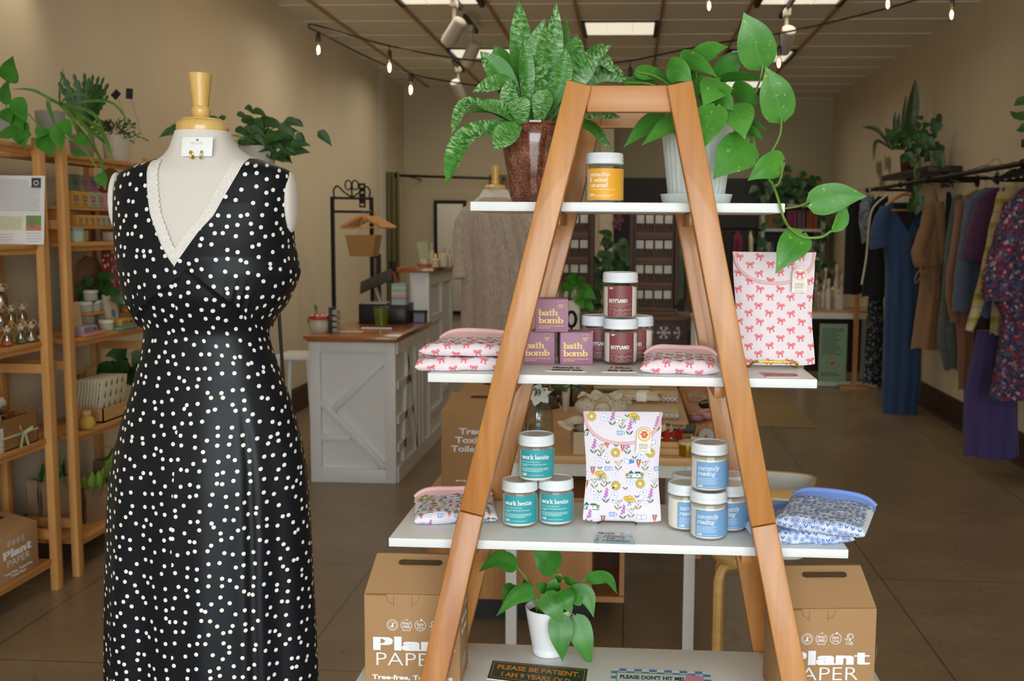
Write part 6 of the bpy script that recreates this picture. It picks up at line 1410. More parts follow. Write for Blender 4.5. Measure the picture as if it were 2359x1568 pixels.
# things on the counter: stand(px, py) gives the spot on a top of height z
CT = zc+.0392; LT = zl+.0367
def onz(px, py, z, back=0): p = atz(px, py, z); p.y += back; return V((p.x, p.y, z))
def lt(name, label, cat, loc, prof, m, part='body', n=28, group=None, **k):
    t = thing(name, label, cat, loc, 0, group); MB().lathe(prof, n=n, **k).build(part, m, t); return t
u = sz(1, y0+.1)
t = lt('mushroom_planter', 'white mushroom planter with red spotted cap on the counter front edge', 'planter', onz(736, 765, CT), [(.001, 0), (20*u, 0), (24*u, 8*u), (25*u, 20*u), (21*u, 31*u), (.001, 31*u)], mat('planter_cream', '#c9bfa9', .35))
b = MB(); b.lathe([(20*u, 31*u), (26*u, 33*u), (25*u, 38*u), (18*u, 43*u), (.001, 45*u)], n=28); b.build('red_cap', mat('cap_red', '#b8321f', .35), t)
b = MB()
for a in (-2.2, -1.5, -.9, -.3): b.sphere((20*u*cos(a), 20*u*sin(a), 41*u), 3.2*u, 0, 8, 6)
b.build('white_spot', CW, t); b = MB(); leaf_grid(b, [V((-6*u, 0, 44*u)), V((-8*u, 0, 58*u)), V((-11*u, 0, 66*u))], 8*u, V((0, -1, 0)), SWORD, .2, 1, 6); b.build('sprout', POTHD, t)
lt('rattan_ball', 'round tan rattan ball behind the mushroom planter', 'ornament', onz(722, 758, CT, .07), [(.001, 0)]+[(22*u*sin(a), 18*u-18*u*cos(a)) for a in (pi*k/10 for k in range(1, 10))]+[(.001, 36*u)], mat('rattan', '#a98848', .8, bump=.5, vs=200))
t = thing('card_stand', 'dark upright card stand beside the mushroom planter', 'card stand', onz(771, 765, CT)); MB().box((-.016, 0, 30*u), (.02, .09, 60*u), bev=.002).build('back_board', mat('stand_navy', '#2a2c36', .5), t)
b = MB()
for k in range(4): b.box((.012, 0, (6+14*k)*u), (.03, .08, 10*u))
b.build('card_pack', mat('card_grey', '#a39d92', .6), t)
t = thing('green_drink', 'clear plastic cup of bright green drink on the counter', 'drink', onz(879, 757, CT)); MB().lathe([(.001, 0), (13*u, 0), (14*u, 2*u), (18*u, 48*u), (.001, 48*u)], n=28).build('drink', mat('matcha', '#6f8f22', .25), t); MB().lathe([(14.4*u, .001), (18.8*u, 50*u), (19.6*u, 52*u), (19.6*u, 54*u), (17*u, 55*u), (.001, 55.5*u)], n=28, caps=False).build('cup_and_lid', m_glass('cup_clear', '#e6ecd8', .2), t)
t = thing('pen', 'long white pen lying in front of the green drink', 'pen', onz(870, 758, CT, -.03)); MB().tube([(-38*u, 0, .008), (38*u, 0, .008)], .007, 10).build('barrel', CW, t)
def slab(name, label, cat, px, py, z, d, m, rz=0, group=None): t = thing(name, label, cat, onz(px, py, z), rz, group); MB().box((0, 0, d[2]/2), d, bev=min(d)*.1).build('sheet' if d[2] < .01 else 'body', m, t); return t
slab('paper_leaflet', 'pink and white leaflets at the back of the counter beside the black drawer', 'leaflet', 850, 742, CT, (.16, .1, .004), mat('leaflet_pink', '#c99a9e', .7)); slab('paper_leaflet', 'white and red leaflet on the counter front by the card stand', 'leaflet', 806, 764, CT, (.17, .08, .003), mat('leaflet_white', '#cfc4bb', .7))
yb_ = y0+.85; u2 = sz(1, yb_)
t = thing('cash_register', 'black cash drawer box at the back of the counter', 'cash drawer', V((at(882, 737, yb_).x, yb_, CT))); dz = at(882, 701, yb_).z-CT; MB().box((0, .12, dz/2), (113*u2, .26, dz), bev=.004).build('housing', TBk, t); MB().box((0, -.012, dz*.45), (105*u2, .006, dz*.7), bev=.002).build('drawer_front', mat('drawer_black', '#22222a', .4), t)
t = thing('tablet_stand', 'tablet on an angled stand above the cash drawer', 'tablet', V((at(862, 700, yb_).x, yb_+.08, CT+dz)))
b = MB(); b.box((0, 0, .006), (.17, .14, .012), bev=.004); b.beam((.03, 0, .01), (-.02, .02, .14), .05, .012, 0, V((0, 1, 0))); b.build('stand', mat('stand_grey', '#b3aea4', .4), t); MB().box((0, 0, 0), (.25, .17, .009), 0, Matrix.Translation((-.01, .02, .16)) @ Matrix.Rotation(-.42, 4, 'Y') @ Matrix.Rotation(.5, 4, 'X'), .004).build('tablet', TBk, t)
p = V((at(922, 700, yb_+.02).x, yb_+.02, CT+dz)); hh = at(922, 653, yb_).z-p.z; t = thing('striped_organiser', 'pastel striped box holding pens beside the white ledge', 'pen box', p); b = MB(); cs = ['#8fb0a8', '#b9c4b2', '#8fb0a8', '#c3bfae', '#c9a09a', '#7f9f98', '#a9b3b8', '#a9b3c0']
ST = [mat('stripe_'+c[1:], c, .6) for c in cs]
for k in range(8): b.box((0, 0, hh*(7.5-k)/8), (.1, .1, hh/8-.0002), k)
b.build('striped_case', ST, t); MB().tube([(-.02, 0, hh), (-.05, 0, hh+.085)], .007, 8).build('red_pen', mat('pen_red', '#b02c22', .4), t)
t = thing('card_reader', 'small black-framed card reader in front of the white ledge', 'card reader', onz(968, 741, CT, -.02)); b = MB(); b.box((-.045, 0, .04), (.008, .05, .08)); b.box((.045, 0, .04), (.008, .05, .08)); b.box((0, .01, .076), (.1, .07, .014)); b.build('frame', TBk, t); MB().box((0, -.004, .034), (.08, .012, .066)).build('screen', mat('reader_screen', '#8d8fa8', .3), t)
# ledge top
P = lambda px: V((at(px, 606, y1+.02).x, y1+.1, LT)); u3 = sz(1, y1+.1)
t = thing('wooden_tray', 'small round wooden tray on the white ledge', 'tray', P(972)); MB().lathe([(.001, 0), (.05, 0), (.055, .02), (.05, .02), (.046, .006), (.001, .006)], n=28).build('tray', CWD, t)
q = P(972)+V((0, 0, .0065)); t = thing('crystal_cluster', 'pale mineral cluster sitting in the wooden tray', 'ornament', q); b = MB()
for k in range(5): b.sphere((.018*cos(k*1.3), .018*sin(k*1.3), .018+.012*(k % 2)), (.016, .016, .018+.01*(k % 2)), 0, 7, 5)
b.build('crystals', mat('crystal_pale', '#c4b8a6', .4), t)
t = thing('sign_holder', 'pale green leaning sign on the white ledge', 'sign', P(968)+V((.02, .06, 0))); MB().box((0, 0, 30*u3), (25*u3, .004, 58*u3), 0, Matrix.Rotation(-.2, 4, 'Y')).build('sheet', mat('sign_green', '#a9ad84', .6), t)
BTW = mat('lotion_white', '#c4b9a4', .4)
for px, h, r, nm, off in ((989, 55, 6.5, 'tall slim pump bottle on the white ledge', .03), (1014, 46, 11, 'tall white spray bottle at the right of the ledge', .06), (1000, 30, 9, 'small gold-lidded bottle on the ledge front', -.02), (1026, 40, 7, 'slim white bottle at the far end of the ledge', .1)):
    t = thing('lotion_bottle', nm, 'bottle', P(px)+V((0, off, 0)), 0, 'bottles on the white ledge'); MB().lathe([(.001, 0), (r*u3, 0), (r*u3, h*.55*u3), (r*.4*u3, h*.72*u3), (.001, h*.72*u3)], n=20).build('bottle', BTW, t); MB().lathe([(r*.3*u3, h*.7*u3), (r*.45*u3, h*.75*u3), (r*.4*u3, h*u3), (.001, h*u3)], n=16).build('cap', GOLD if r == 9 else BTW, t)
# white stool left of the counter
t = thing('white_stool', 'small white folding stool left of the counter', 'stool', V((at(698, 960, y0+.4).x-.05, y0+.5, 0))); zs = at(700, 818, y0+.5).z; MB().box((0, 0, zs), (.24, .3, .03), bev=.004).build('seat', CW, t)
for sx in (-1, 1):
    for sy in (-1, 1): MB().beam((sx*.1, sy*.12, zs-.015), (sx*.14, sy*.13, 0), .025, .02, 0, V((1, 0, 0))).build('leg', CW, t)
# garment rack with wooden hangers
yr = 8.9; GX0, GX1 = at(773, 700, yr).x, at(855, 700, yr).x; zr = at(773, 453, yr).z; t = thing('garment_rack', 'black metal garment rack with scrolled top beside the left wall', 'garment rack', ((GX0+GX1)/2, yr, 0)); gw = (GX1-GX0)/2
BM = mat('rack_black', '#17130f', .45, .5)
for s in (-1, 1): MB().box((s*gw, .05*s, zr/2), (.03, .03, zr)).build('post', BM, t); MB().box((s*gw, .05*s, .02), (.03, .5, .03)).build('foot', BM, t)
for dz_, nm in ((.0, 'top_bar'), (.115, 'hanging_bar'), (zr-.2, 'lower_bar')): MB().tube([(-gw, -.05, zr-.012-dz_), (gw, .05, zr-.012-dz_)], .012, 10).build(nm, BM, t)
b = MB(); z = zr
for s in (-1, 1): b.tube(cat_rom([(s*gw*.9, s*.04, z), (s*gw*.95, s*.04, z+.05), (s*gw*.75, s*.03, z+.09), (s*gw*.4, s*.02, z+.04), (s*gw*.05, 0, z)], 16), .008, 6); b.tube([V((s*.03+.028*cos(a)*s, 0, z+.1+.04*sin(a))) for a in (2*pi*k/16 for k in range(16))], .007, 6, closed=True)
b.tube([(0, 0, z), (0, 0, z+.12)], .008, 6); b.build('scroll_top', BM, t)
HW = wood('hanger_wood', '#a06a34', '#c08a4e', 0, .45, 40, .1)
def hanger(name, label, loc, rz, w=.4, m=None, group=None, drop_=.13, bar=True, r=.009):
    t = thing(name, label, 'hanger', loc, rz, group); b = MB()
    b.tube(cat_rom([(-w/2, 0, -drop_), (-w*.25, 0, -drop_*.62), (0, 0, -drop_*.3), (w*.25, 0, -drop_*.62), (w/2, 0, -drop_)], 16), r, 8, flat=1.6)
    if bar: b.tube([(-w*.46, 0, -drop_), (w*.46, 0, -drop_)], r*.7, 6)
    b.build('shoulders', m or HW, t); MB().tube(cat_rom([(0, 0, -drop_*.3), (0, 0, -.012), (.014, 0, .004), (.004, 0, .018), (-.01, 0, .008)], 12), .0022, 5).build('hook', mat('hook_steel', '#9d9a94', .3, .9), t); return t
for k in range(6):
    hanger('wooden_hanger', f'bare wooden hanger, {["first","second","third","fourth","fifth","sixth"][k]} from the front on the black garment rack', V((at(848, 505, yr).x-.025+.01*k, yr-.12+.05*k, zr-.12-.012)), .06+.03*k, .36, None, 'bare wooden hangers on the garment rack')
t = thing('kraft_tote', 'plain brown tapered carton hanging below the bare hangers', 'carton', V((at(852, 560, yr).x, yr-.2, at(852, 590, yr-.2).z))); w1_, w2_, hh = sz(26, yr), sz(35, yr), sz(48, yr); MB().hexa([(-w1_, -.1, 0), (w1_, -.1, 0), (w1_, .1, 0), (-w1_, .1, 0), (-w2_, -.12, hh), (w2_, -.12, hh), (w2_, .12, hh), (-w2_, .12, hh)]).build('body', mat('tote_brown', '#a37a4a', .8), t); MB().tube(cat_rom([(-.04, 0, hh), (0, .0, hh+.14), (.04, 0, hh)], 10), .004, 6).build('loop', TWINE, t)
t = thing('vertical_sign', 'black vertical sign with cream letters hanging at the rack right post', 'sign', V((at(835, 478, yr+.03).x, yr+.03, at(835, 478, yr+.03).z))); hh = sz(56, yr); MB().box((0, 0, hh/2), (sz(15, yr), .012, hh)).build('board', BM, t); A = Art(); b = MB()
for k, ch in enumerate('SALE'): A.sans(ch, 0, hh*(.8-.25*k), hh*.13, 0, 1, .03, 'c')
if 0: A.put(b, plane_fn((0, -.007, 0), (1, 0, 0), (0, 0, 1)), .0005)
A = Art()
for k in range(4): A.rect(-sz(4, yr), hh*(.08+.25*k), sz(4, yr), hh*(.16+.25*k), 0, 1)
A.put(b, plane_fn((0, -.007, 0), (1, 0, 0), (0, 0, 1)), .0005); b.build('pale_marks', mat('sign_cream', '#b3a586', .7), t)
# mirrors, curtain and rail at the fitting rooms
MIR = mat('mirror_glass', '#e9eef0', .02, metal=1)
def mirror(label, px0, px1, py0, py1, Y, rz, tilt):
    a, c = at(px0, py0, Y), at(px1, py1, Y); w_, h_ = c.x-a.x, a.z-c.z; t = thing('black_framed_mirror', label, 'mirror', V(((a.x+c.x)/2, Y, c.z)), rz); M = Matrix.Rotation(tilt, 4, 'X'); b = MB(); f = .045
    for s in (-1, 1): b.box((s*(w_-f)/2, 0, h_/2), (f, .03, h_), 0, M); b.box((0, 0, h_/2+s*(h_-f)/2), (w_-2*f, .03, f), 0, M)
    b.build('frame', BM, t); MB().box((0, .004, h_/2), (w_-2*f, .008, h_-2*f), 0, M).build('glass', MIR, t)
mirror('black-framed wall mirror at the back, left of the taupe cardigan', 1000, 1075, 461, 724, YB-.06, 0, 0)
mirror('black-framed mirror reflecting daylight below the bare hangers', 836, 878, 585, 706, 11.6, .12, -.05)
CUR = mat('curtain_olive', '#6b6440', .9, bump=.05, vs=300)
def curtain(label, px0, px1, py0, Y, zb, n, m=CUR, amp=.035):
    a, c = at(px0, py0, Y), at(px1, py0, Y); t = thing('pleated_curtain', label, 'curtain', V(((a.x+c.x)/2, Y, 0)), 0, 'fitting room curtains'); w_ = c.x-a.x
    MB().grid(lambda u, v: V(((u-.5)*w_, amp*sin(u*2*pi*n)*(.6+.4*v), a.z+(zb-a.z)*v)), n*10, 4).build('cloth', m, t); return t
curtain('olive pleated curtain at the left of the fitting room rail', 874, 920, 396, 12.4, .25, 4); curtain('second olive curtain behind the far dress form cap', 1126, 1172, 402, 12.4, .25, 3)
a, c = at(912, 404, 12.42), at(1300, 416, 12.42); t = thing('curtain_rail', 'long black curtain rail across the fitting room wall', 'curtain rail', (a+c)/2)
MB().tube([a-V(t.location), c-V(t.location)], .016, 10).build('rail', BM, t); 
for q in (a, c): MB().sphere(q-V(t.location), .03, 0, 12, 8).build('rail_end', BM, t); MB().tube([q-V(t.location)+V((.1, 0, 0)), q-V(t.location)+V((.1, YB-12.42, 0))], .01, 8).build('bracket', BM, t)
t = thing('thermostat', 'small black device on a stem in front of the olive curtain', 'device', V((at(904, 640, 9.6).x, 9.6, 0))); zz = at(904, 610, 9.6).z; MB().tube([(0, 0, .02), (0, 0, zz-.1)], .008, 8).build('stem', BM, t); MB().box((0, 0, zz-.02), (sz(14, 9.6), .04, sz(30, 9.6)), bev=.008).build('head', BM, t); MB().lathe([(.001, 0), (.12, 0), (.12, .02), (.001, .02)], n=24).build('base', BM, t)
# ---- second dress form with long taupe cardigan
YK = 5.8; cx = at(1141, 500, YK).x; k = sz(1, YK); zb = at(1141, 436, YK).z
t = thing('far_dress_form', 'second dress form with wooden finial behind the ladder shelf', 'dress form', (cx, YK, 0))
MB().lathe([(.001, zb-66*k), (72*k, zb-66*k), (62*k, zb-38*k), (37*k, zb-16*k), (28*k, zb), (.001, zb)], n=36, sy=.62).build('torso', LINEN, t)
MB().lathe([(24*k, zb), (25*k, zb+5*k), (21*k, zb+10*k), (.001, zb+10*k)], n=32).build('neck_cap', MAPLE, t); MB().lathe([(.001, zb+10*k), (8*k, zb+10*k), (9.5*k, zb+17*k), (8*k, zb+22*k), (8*k, zb+28*k), (11*k, zb+54*k), (.001, zb+54*k)], n=24).build('finial', MAPLE, t); MB().tube([(0, 0, 0.02), (0, 0, zb-60*k)], .016, 12).build('stand_pole', MAPLE, t)
MB().lathe([(.001, 0), (.2, 0), (.2, .02), (.001, .025)], n=32).build('base_plate', BM, t)
TAU = NT('taupe_knit'); TAU.link(TAU.ramp(TAU.noise(TAU.coords((1, 1, .3)), 120, 3), [(.3, '#a39184'), (.7, '#bfae9f')]), TAU.b.inputs['Base Color']); TAU.set(Roughness=.95, Sheen_Weight=.3); TAU.bump(TAU.noise(TAU.coords((1, 1, .2)), 260, 2), .3); TAU = TAU.m
t = thing('taupe_cardigan', 'long taupe open-front cardigan draped on the far dress form', 'cardigan', (cx, YK, 0))
rows_ = [(455, -32, 34), (470, -55, 50), (485, -68, 62), (520, -78, 78), (560, -82, 90), (600, -76, 98), (700, -76, 105), (800, -78, 112), (900, -84, 118), (980, -88, 122)]
ZR = [(at(1141, y, YK).z, a*k, c_*k) for y, a, c_ in rows_]
def CG(u, v):
    i = min(int(v*9), 8); f = v*9-i; z = ZR[i][0]*(1-f)+ZR[i+1][0]*f; a = ZR[i][1]*(1-f)+ZR[i+1][1]*f; c_ = ZR[i][2]*(1-f)+ZR[i+1][2]*f
    th = -1.0+u*(2*pi-.06); m = (a+c_)/2; hw = (c_-a)/2; fold = 1+.045*min(1, v*2.2)*sin(th*9)+.03*min(1, v*2)*sin(th*17+1)
    return V((m+hw*cos(th)*fold, .17*sin(th)*fold*(.45+.55*min(1, v*4)), z))
MB().grid(CG, 90, 40).build('body', TAU, t)
for s, px in ((-1, -72), (1, 88)):
    b = MB(); C = cat_rom([(px*.55*k, .0, at(1141, 474, YK).z), (px*.95*k, -.03, at(1141, 520, YK).z), (px*1.08*k, -.07, at(1141, 575, YK).z), (px*(1.02 if s < 0 else 1.15)*k, -.1, at(1141, 640, YK).z)], 20); b.tube(C, [(.05+.013*sin(i*.3))*(1+.06*sin(i*2.1)) for i in range(21)], 14); b.build('sleeve', TAU, t, smooth=70)
b = MB(); b.grid(lambda u, v: CG(u, .02+.13*v)*1+V((0, -.008 if 0 else 0, 0))+V((0, 0, -.03*v)) + (CG(u, .1)-V((0, 0, CG(u, .1).z))).normalized()*.012*(.4+v), 60, 6); b.build('shawl_collar', TAU, t)
b = MB(); 
for u in (.005, .995): b.grid(lambda a, v, u=u: CG(u, v)+V(((a-.5)*.05, -.016-.004*sin(v*20), 0)), 4, 40)
b.build('front_band', TAU, t)
# ================================================================ display table behind the ladder
OAK = wood('oak_top', '#b98a55', '#d0a572', 0, .45, 26, .07); TWH = mat('table_white', '#d3d1c8', .5)
YT = atz(1400, 1504, 0).y; ztab = at(1400, 1052, YT).z; XT0, XT1 = at(1165, 1050, YT).x, at(1606, 1060, YT).x; YT2 = YT+1.95
t = thing('display_table', 'long oak-topped display table with white legs behind the ladder shelf', 'table', ((XT0+XT1)/2, YT, 0)); o = V(t.location); hw = (XT1-XT0)/2
MB().box((0, (YT2-YT)/2, ztab-.015), (2*hw+.02, YT2-YT, .03), bev=.003).build('tabletop', OAK, t)
b = MB(); b.box((0, .03, ztab-.055), (2*hw, .025, .05)); b.box((0, YT2-YT-.03, ztab-.055), (2*hw, .025, .05))
for s in (-1, 1): b.box((s*(hw-.02), (YT2-YT)/2, ztab-.055), (.025, YT2-YT-.08, .05))
b.build('apron', TWH, t)
for s in (-1, 1):
    for y in (.03, YT2-YT-.03): MB().box((s*(hw-.02), y, (ztab-.03)/2), (.042, .042, ztab-.03), bev=.002).build('leg', TWH, t)
# low oak crate bench with dark plinth under and left of the table
YB2 = YT+.27; bx0, bx1 = at(985, 1150, YB2).x, at(1364, 1300, YB2).x; zb2 = at(1100, 1149, YB2).z
OAKD = wood('bench_oak', '#a87240', '#c4905a', 2, .5, 26, .07)
t = thing('oak_bench', 'low oak chest with a black plinth standing under the display table', 'chest', ((bx0+bx1)/2, YB2, 0)); w_ = bx1-bx0; dd = 1.15; zb2 = min(zb2, ztab-.1)
MB().box((0, dd/2, .1+(zb2-.1)/2), (w_, dd, zb2-.1), bev=.003).build('body', OAKD, t); MB().box((0, dd/2+.02, .05), (w_-.02, dd-.06, .1)).build('plinth', TBk, t); MB().box((0, dd/2, zb2+.008), (w_+.02, dd+.02, .016), bev=.003).build('top_board', OAKD, t)
zq = zb2+.0165
a = at(1366, 1280, YB2+.05); c = at(1436, 1390, YB2+.05); t = thing('oak_step', 'small dark open oak box beside the oak chest', 'crate', V(((a.x+c.x)/2+.002, YB2+.06, 0))); w_ = c.x-a.x; zc_ = c.z
MB().box((0, .2, zc_+.012), (w_, .4, .024)).build('base_board', OAKD, t); MB().box((0, .39, zc_+.17), (w_, .02, .3)).build('back_board', mat('crate_dark_brown', '#5a3418', .6), t); MB().box((w_/2-.01, .2, zc_+.17), (.02, .36, .3)).build('side_board', OAKD, t); 
for s in (-1, 1): MB().box((s*(w_/2-.015), .35, zc_/2), (.03, .03, zc_)).build('leg', OAKD, t)
# kraft boxes of paper in a row on the chest
def kb_front(A, w, h, k):
    for i, (s, wd) in enumerate((('Tree-free', .205), ('Toxin-free', .232), ('Toilet Paper', .262))): A.sans(s, -w/2+.075-.017*i, h-.092-.037*i, .026, 0, 1, .03, width=wd*.92)
    A.arc(-w/2+.135, .062, .017, .017, 0, 360, .0022, 0, 1, 20); A.ell(-w/2+.135, .062, .005, .007, 0, 1); A.arc(-w/2+.182, .062, .017, .017, 0, 360, .0022, 0, 1, 20); A.greek(-w/2+.06, .026, .2, .005, 0, 1, rg); A.greek(-w/2+.1, .016, .12, .005, 0, 1, rg)
for i in range(3):
    yy = YB2+.12+.38*i; p = at(1017, 1100, YB2+.12).x
    kraft_box(['kraft box with bold white lettering behind the left ladder leg, front of a row', 'second kraft box in the row behind the lettered one', 'rearmost kraft box of the row behind the ladder'][i], .34, .26, .3 if 0 else at(1017, 948, YB2+.12).z-zq, V((p+.17+.004*i, yy, zq)), 0, kb_front if i == 0 else None, None, top=.035)
# ---- things on the table
zt = ztab+.0004
def T(px, py): p = atz(px, py, zt); return V((p.x, p.y, zt))
u = sz(1, 4.3)
p = T(1240, 1018); t = thing('flower_bottle', 'clear glass bottle vase with white flower and pine sprigs on the display table', 'vase', p); r = 34*u*.98; hz = at(1240, 905, p.y).z-zt
MB().lathe([(.001, .001), (r*.95, .001), (r, .006), (r, hz*.55), (r*.9, hz*.72), (r*.62, hz*.86), (r*.58, hz*.92), (r*.66, hz*.95), (r*.66, hz)], n=32, caps=False).build('bottle', m_glass('vase_glass', '#e3e8e0', .35), t)
b = MB()
for k in range(6): a = k*1.1; b.tube(cat_rom([(.02*cos(a), .02*sin(a), .01), (.006*cos(a+2), .006*sin(a), hz*.6), (.03*cos(a+1), .02*sin(a), hz+.03)], 8), .003, 6)
b.build('stems', mat('stem_dark', '#3d5a38', .5), t)
b = MB(); r_ = random.Random(5)
for k in range(70):
    d = rand_unit(r_); d.z = abs(d.z)*.6; c = V((.03, 0, hz+.02)); e = c+V((d.x*.14, d.y*.08, d.z*.07)); L = .04
    for i in range(3): q = c.lerp(e, .4+.3*i); dd_ = (d+rand_unit(r_)*.7).normalized(); leaf_grid(b, [q, q+dd_*L*.5, q+dd_*L], .007, V((0, -1, .3)), OVAL, .1, 1, 3)
b.build('pine_sprigs', DARKL, t)
b = MB(); c = V((.004, -.05, hz+.005))
for k in range(6): a = 2*pi*k/6+.3; d = V((cos(a), -.35, sin(a)*.8)); leaf_grid(b, [c, c+d*.028, c+d*.056+V((0, -.012, 0))], .04, V((0, -1, .5)), OVAL, .2, 2, 7)
b.build('flower', mat('petal_white', '#e6e4e2', .6), t); MB().sphere(c+V((0, -.012, .002)), .009, 0, 10, 8).build('flower_centre', mat('centre_lime', '#b9bb4a', .7), t)
p = T(1302, 952); t = thing('bud_vase', 'slim white tapered bud vase beside the flower bottle', 'vase', p+V((0, .05, 0))); h = at(1302, 893, p.y).z-zt; MB().lathe([(.001, 0), (8*u, 0), (11.5*u, h), (9.5*u, h), (.001, h*.8)], n=24).build('vase', TWH, t)
FB = NT('floral_fabric'); v_ = FB.new('ShaderNodeTexVoronoi', Scale=70.0); FB.link(FB.coords(), v_.inputs['Vector']); FB.link(FB.ramp(v_.outputs['Distance'], [(.12, '#8d8f86'), (.3, '#cfc4ae'), (.6, '#ddd3c0')]), FB.b.inputs['Base Color']); FB.set(Roughness=.9); FB = FB.m
def frill(b, w, d, z, seed, hgt=.05):
    r = random.Random(seed); b.grid(lambda u, v: V(((w*.5+.05*v)*cos(2*pi*u)*(1+.08*sin(u*50)), (d*.5+.04*v)*sin(2*pi*u)*(1+.08*cos(u*44)), z+hgt*v-.035*v*v+.012*sin(u*38+seed)*v)), 90, 5, closed_u=True)
p = T(1345, 1045); t = thing('fabric_lined_box', 'cream card gift box lined with frilled floral fabric on the display table', 'gift box', p+V((.05, .1, 0)), .12); 
b = MB(); hb = .085
for s in (-1, 1): b.box((s*.1, 0, hb/2), (.004, .2, hb)); b.box((0, s*.1, hb/2), (.2, .004, hb))
b.box((0, 0, .002), (.2, .2, .004)); b.build('carton', mat('cream_card', '#c3b394', .8), t); b = MB(); frill(b, .2, .2, hb, 1, .05); b.build('frill', FB, t); MB().sphere((0, 0, hb-.01), (.085, .085, .03), 0, 16, 8).build('shredded_filling', mat('filling_tan', '#a9824e', .95, bump=1, vs=300), t)
MB().tube(cat_rom([(-.02, .0, hb+.02), (-.01, 0, hb+.09), (.04, 0, hb+.09), (.05, 0, hb+.02)], 10), .004, 6).build('rope_loop', TWINE, t)
p = T(1355, 985); t = thing('fabric_bag', 'floral fabric drawstring bag with a rope loop behind the cream box', 'bag', p+V((.05, .18, 0))); MB().sphere((0, 0, .06), (.12, .07, .06), 0, 20, 10).build('bag_body', FB, t); b = MB(); frill(b, .1, .06, .1, 3, .05); b.build('frill', FB, t)
GIN = NT('gingham'); br = GIN.new('ShaderNodeTexChecker', Scale=90.0); GIN.link(GIN.coords(), br.inputs['Vector']); br.inputs['Color1'].default_value = rgb('#d8d0c2'); br.inputs['Color2'].default_value = rgb('#9d958e'); GIN.link(br.outputs[0], GIN.b.inputs['Base Color']); GIN = GIN.m
STW = NT('strawberry_cloth'); v_ = STW.new('ShaderNodeTexVoronoi', Scale=26.0); STW.link(STW.coords(), v_.inputs['Vector']); STW.link(STW.ramp(v_.outputs['Distance'], [(.2, '#a8452f'), (.28, '#c9b793'), (.7, '#d8cbb0')]), STW.b.inputs['Base Color']); STW.set(Roughness=.9); STW = STW.m
CRM = mat('notebook_cream', '#cbb997', .8)
def towel(label, px, py, w, d, h, rz, m=GIN, top=CRM, dz=0, dy=0, band=None):
    p = T(px, py); t = thing('folded_tea_towel', label, 'tea towel', p+V((0, dy, dz)), rz, 'tea towels and notebooks on the display table'); MB().box((0, 0, h/2), (w, d, h), bev=h*.3).build('folded_edge', m, t); MB().box((0, .002, h+.0015), (w*.98, d*.97, .003), bev=.001).build('top_fold', top, t)
    if band: MB().box((band, -.001, h/2+.001), (w*.22, d+.006, h+.006), bev=.002).build('paper_band', PAPERW, t)
    return t
towel('gingham-edged notebook stack on the right front of the display table', 1490, 968, .3, .16, .03, -.04, dy=.12); towel('gingham-edged notebook at the bottom of the front stack', 1478, 980, .26, .15, .018, .02, dy=-.1)
towel('gingham-edged notebook stack at the back of the display table', 1492, 930, .31, .17, .03, -.05, dy=.15); towel('lower gingham-edged notebook at the back of the table', 1478, 938, .3, .16, .018, .03, dy=-.1)
towel('strawberry print tea towel with white paper band, rolled on the left pile', 1405, 946, .2, .11, .045, .1, STW, STW, 0, .1, .0); towel('strawberry print tea towel with white paper band, on the right pile', 1472, 952, .22, .1, .035, -.15, STW, STW, .034, .2, .02)
towel('cream notebooks with a grey cover at the far end of the display table', 1430, 898, .3, .18, .02, .1, mat('cover_grey', '#77706a', .6), CRM)
def tb(name, label, cat, px, py, d, m, rz=0, dz=0, part='body', group=None): t = thing(name, label, cat, T(px, py)+V((0, d[1]/2, dz)), rz, group); MB().box((0, 0, d[2]/2), d, bev=min(d)*.12).build(part, m, t); return t
t = tb('palette_case', 'flat black case with a cream shade card on the display table', 'case', 1562, 997, (.15, .13, .016), TBk, -.12, part='case'); MB().box((-.01, 0, .0175), (.09, .1, .002)).build('shade_card', mat('shade_card', '#cdbba0', .6), t); A = Art(); b = MB()
for k in range(4): A.rect(-.05, -.035+.018*k, .03, -.024+.018*k, 0, 1)
A.put(b, plane_fn((0, 0, .019), (1, 0, 0), (0, 1, 0))); b.build('printed_bars', mat('bar_brown', '#8f6f55', .7), t)
tb('black_box', 'dark glossy box left of the shade card case', 'box', 1517, 1000, (.1, .14, .022), mat('gloss_black', '#191918', .2), -.1, group='boxes on the display table'); tb('white_booklet', 'white booklet leaning across the front of the display table', 'booklet', 1565, 1022, (.2, .1, .014), PAPERW, -.3); tb('pine_block', 'stack of small pale wood blocks at the table front', 'blocks', 1537, 1048, (.11, .08, .026), CR); tb('pine_block', 'upper pale wood block carrying the red tissue', 'blocks', 1535, 1047, (.1, .07, .022), CR, 0, .0265)
t = thing('red_tissue', 'crumpled red tissue with a cream roll on the wood blocks', 'tissue', T(1535, 1047)+V((0, .04, .049))); r_ = random.Random(3); MB().grid(lambda u, v: V(((u-.5)*.12, (v-.5)*.07, .02+.02*sin(u*9)*cos(v*7)+.012*sin(u*23+v*5))), 14, 8).build('tissue', mat('tissue_red', '#b02018', .6), t, smooth=20); MB().tube([(-.05, .01, .03), (.0, .0, .05)], .014, 12).build('roll', CRM, t)
GT = mat('tin_gold', '#a8842a', .3, .8)
for px, py, l in ((1572, 1042, 'gold candle tin at the table front, left of two'), (1586, 1056, 'gold candle tin at the table front corner, behind the blue jar')):
    t = thing('gold_tin', l, 'tin', T(px, py)+V((0, .06, 0)), 0, 'gold tins on the display table'); MB().lathe([(.001, 0), (.033, 0), (.034, .002), (.034, .045), (.001, .045)], n=28).build('tin', GT, t); MB().lathe([(.0355, .044), (.0355, .056), (.001, .057)], n=28).build('lid', CRM if px > 1580 else GT, t)
